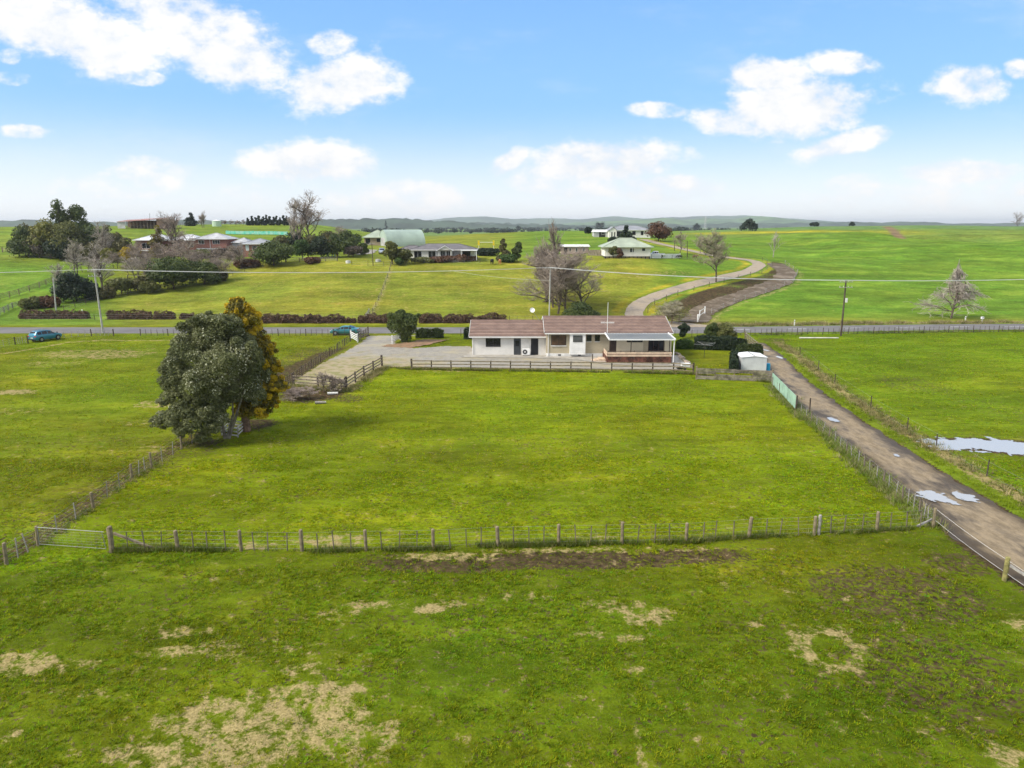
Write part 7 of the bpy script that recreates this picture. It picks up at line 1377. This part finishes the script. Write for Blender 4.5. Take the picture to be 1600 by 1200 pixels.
# ---------------------------------------------------------------- the far country
g = np.random.default_rng(12)
rows = []   # pines in a row on the left skyline
for i, px in enumerate([388, 394, 400, 406, 412, 417, 422, 428, 433, 438, 443, 448, 452]):
    top = 337 + [4, 1, 3, 0, 2, -1, 1, 2, 0, 3, 0, 1, 3][i]; p = T(px, 352); h = P(px, top, p.y).z - p.z
    leafy(p, h, 9 * p.y / FPX, ['leftmost dark pine of the skyline row', 'second dark pine from the left of the skyline row', 'third dark pine from the left of the skyline row', 'fourth dark pine from the left of the skyline row', 'fifth dark pine from the left of the skyline row', 'sixth dark pine from the left of the skyline row', 'middle dark pine of the skyline row', 'sixth dark pine from the right of the skyline row', 'fifth dark pine from the right of the skyline row', 'fourth dark pine from the right of the skyline row', 'third dark pine from the right of the skyline row', 'second dark pine from the right of the skyline row', 'rightmost dark pine of the skyline row'][i], 'far_dark', 'cone', 260, .7, 100 + i, 'row of dark pines on the left skyline', 'pine_tree', .1, 7)
for i, px in enumerate([361, 368, 375, 381, 352, 346]):
    p = T(px, 352.5); h = P(px, 343 + (i % 3), p.y).z - p.z
    bare_tree(p, h, 8 * p.y / FPX, ['third leafless tree of the skyline row left of the pines', 'middle leafless tree of the skyline row left of the pines', 'second leafless tree to the left of the skyline pines', 'leafless tree touching the left end of the skyline pines', 'second leafless tree right of the pale green tank', 'leafless tree right beside the pale green tank'][i], m_twig_r, 'row of leafless trees on the left skyline', (8, 6), 60 + i, twig=.09, levels=2)
def ridge(name, Y, knots, depth, m, seed, base=-12, rough=1.0, n=260, fr=1.):
    k = sorted(knots); px = np.linspace(k[0][0], k[-1][0], n); top = np.interp(px, [a for a, _ in k], [b for _, b in k]); Xs = (px - 800) / FPX * Y * .985
    zt = np.array([P(800, t_, Y).z for t_ in top]); nz_ = fbm(Xs / Y * 60 * fr, Xs * 0 + seed, seed, 5) * 2; zt = zt + nz_ * rough * Y / FPX * 2.2
    rows_ = 13; V = []
    for j in range(rows_):
        s = j / (rows_ - 1) * 2 - 1; prof = math.cos(s * math.pi / 2) ** 1.2 if abs(s) < 1 else 0; yy = Y + s * depth; wob = fbm(Xs / depth * 2.5, np.full(n, j * .9), seed + 3, 3) * depth * .25
        zz = base + (zt - base) * prof * (1 + .25 * fbm(Xs / depth * 2, np.full(n, j * .7), seed + 5, 3) * (abs(s) > .05)); V.append(np.stack([Xs, yy + wob * (abs(s) > .05), zz], -1))
    V = np.concatenate(V); ii = np.arange(n * rows_).reshape(rows_, n); F = np.stack([ii[:-1, :-1], ii[:-1, 1:], ii[1:, 1:], ii[1:, :-1]], -1).reshape(-1, 4)
    return link(name, np_mesh(name, V, F, m, True), kind='structure')
m_hill = mat('far_pasture', (.10, .17, .055), .9, .45, .006, col2=(.045, .085, .035), detail=8); m_bush = mat('far_bush', (.05, .08, .045), .9, .3, .01); m_blue = mat('far_hill', (.07, .12, .06), .9, .35, .002, detail=8)
ridge('hills', 5200, [(840, 356), (900, 348), (950, 345.5), (1000, 343), (1030, 341), (1060, 344), (1090, 341), (1120, 343), (1150, 344), (1185, 338), (1230, 344), (1260, 347), (1300, 350), (1360, 350), (1450, 350), (1600, 351), (1800, 352)], 900, m_hill, 3, rough=.7)
ridge('hills', 7600, [(600, 352), (680, 344), (720, 339), (760, 338.5), (800, 342), (860, 341), (900, 343), (960, 338), (1000, 342), (1080, 338), (1110, 337), (1160, 337), (1200, 340), (1270, 346), (1400, 350)], 1500, m_blue, 5, rough=.5)
ridge('hills', 2600, [(-300, 349), (0, 346.5), (60, 345.5), (130, 348), (200, 347), (330, 345), (460, 347), (500, 344), (540, 343), (580, 342), (620, 341), (650, 342.5), (680, 346), (720, 347), (760, 350), (850, 351), (950, 354)], 350, m_bush, 7, rough=1.5, fr=2.5)
ridge('hills', 3600, [(640, 350), (700, 346), (760, 347.5), (830, 350), (900, 351), (1100, 350), (1250, 348), (1300, 347), (1500, 349), (1900, 350)], 500, m_bush, 9, rough=1.3, fr=2.5)
bl = []
for k in range(120):
    Y = g.uniform(800, 2600); px = g.uniform(660, 1180) if k % 3 else g.uniform(480, 1700); X = (px - 800) / FPX * Y; n_ = 1 if g.random() < .6 else int(g.integers(3, 9)); ang = g.random() * .5 - .25
    for i in range(n_): r_ = g.uniform(2.2, 4.6); x_, y_ = X + i * 7 * math.cos(ang), Y + i * 7 * math.sin(ang); bl.append((x_, y_, gz(x_, y_) + r_ * .8, r_ * 1.2, r_ * 1.2, r_ * .9))
wd_ = leaves('distant_woodland', bl, 12000, 1.6, LM['far_dark'], g, None, .75, kind='stuff'); tag(wd_, 'scattered far off shelter belts and trees across the plain', 'woodland')
# lattice pylon on the hills
p = Vector((P(1102, 350, 2400).x, 2400, gz(P(1102, 350, 2400).x, 2400))); h_ = P(1102, 337.5, 2400).z - p.z; o = thing('pylon', 'faint lattice pylon standing before the blue hills', 'pylon', p); sg = []
for sx in (-1, 1):
    for sy in (-1, 1): sg.append((sx * 3, sy * 3, 0, sx * .6, sy * .6, h_, .35, .25))
for i in range(6): z0, z1 = h_ * i / 6, h_ * (i + 1) / 6; w0, w1 = 3 - 2.4 * i / 6, 3 - 2.4 * (i + 1) / 6; sg += [(-w0, -w0, z0, w1, -w1, z1, .2, .2), (w0, -w0, z0, -w1, -w1, z1, .2, .2)]
tubes('lattice', sg, m_gi, o, 4); tubes('crossarm', [(-8, 0, h_ * f_, 8, 0, h_ * f_, .35, .35) for f_ in (.66, .8, .93)], m_gi, o, 4)

# ---------------------------------------------------------------- air
hzm = bpy.data.materials.new('haze'); hzm.use_nodes = True; nt = hzm.node_tree; nt.nodes.clear(); ho = nt.nodes.new('ShaderNodeOutputMaterial'); pv = nt.nodes.new('ShaderNodeVolumePrincipled')
pv.inputs['Color'].default_value = (.90, .95, 1.0, 1); pv.inputs['Density'].default_value = 1.0e-4; pv.inputs['Anisotropy'].default_value = .2; nt.links.new(pv.outputs[0], ho.inputs['Volume'])
b = MB(); b.box(-16500, 16500, -1200, 16500, -60, 128); hb_ = b.build('haze', hzm, kind='stuff'); tag(hb_, 'thin pale haze over the whole countryside', 'haze')
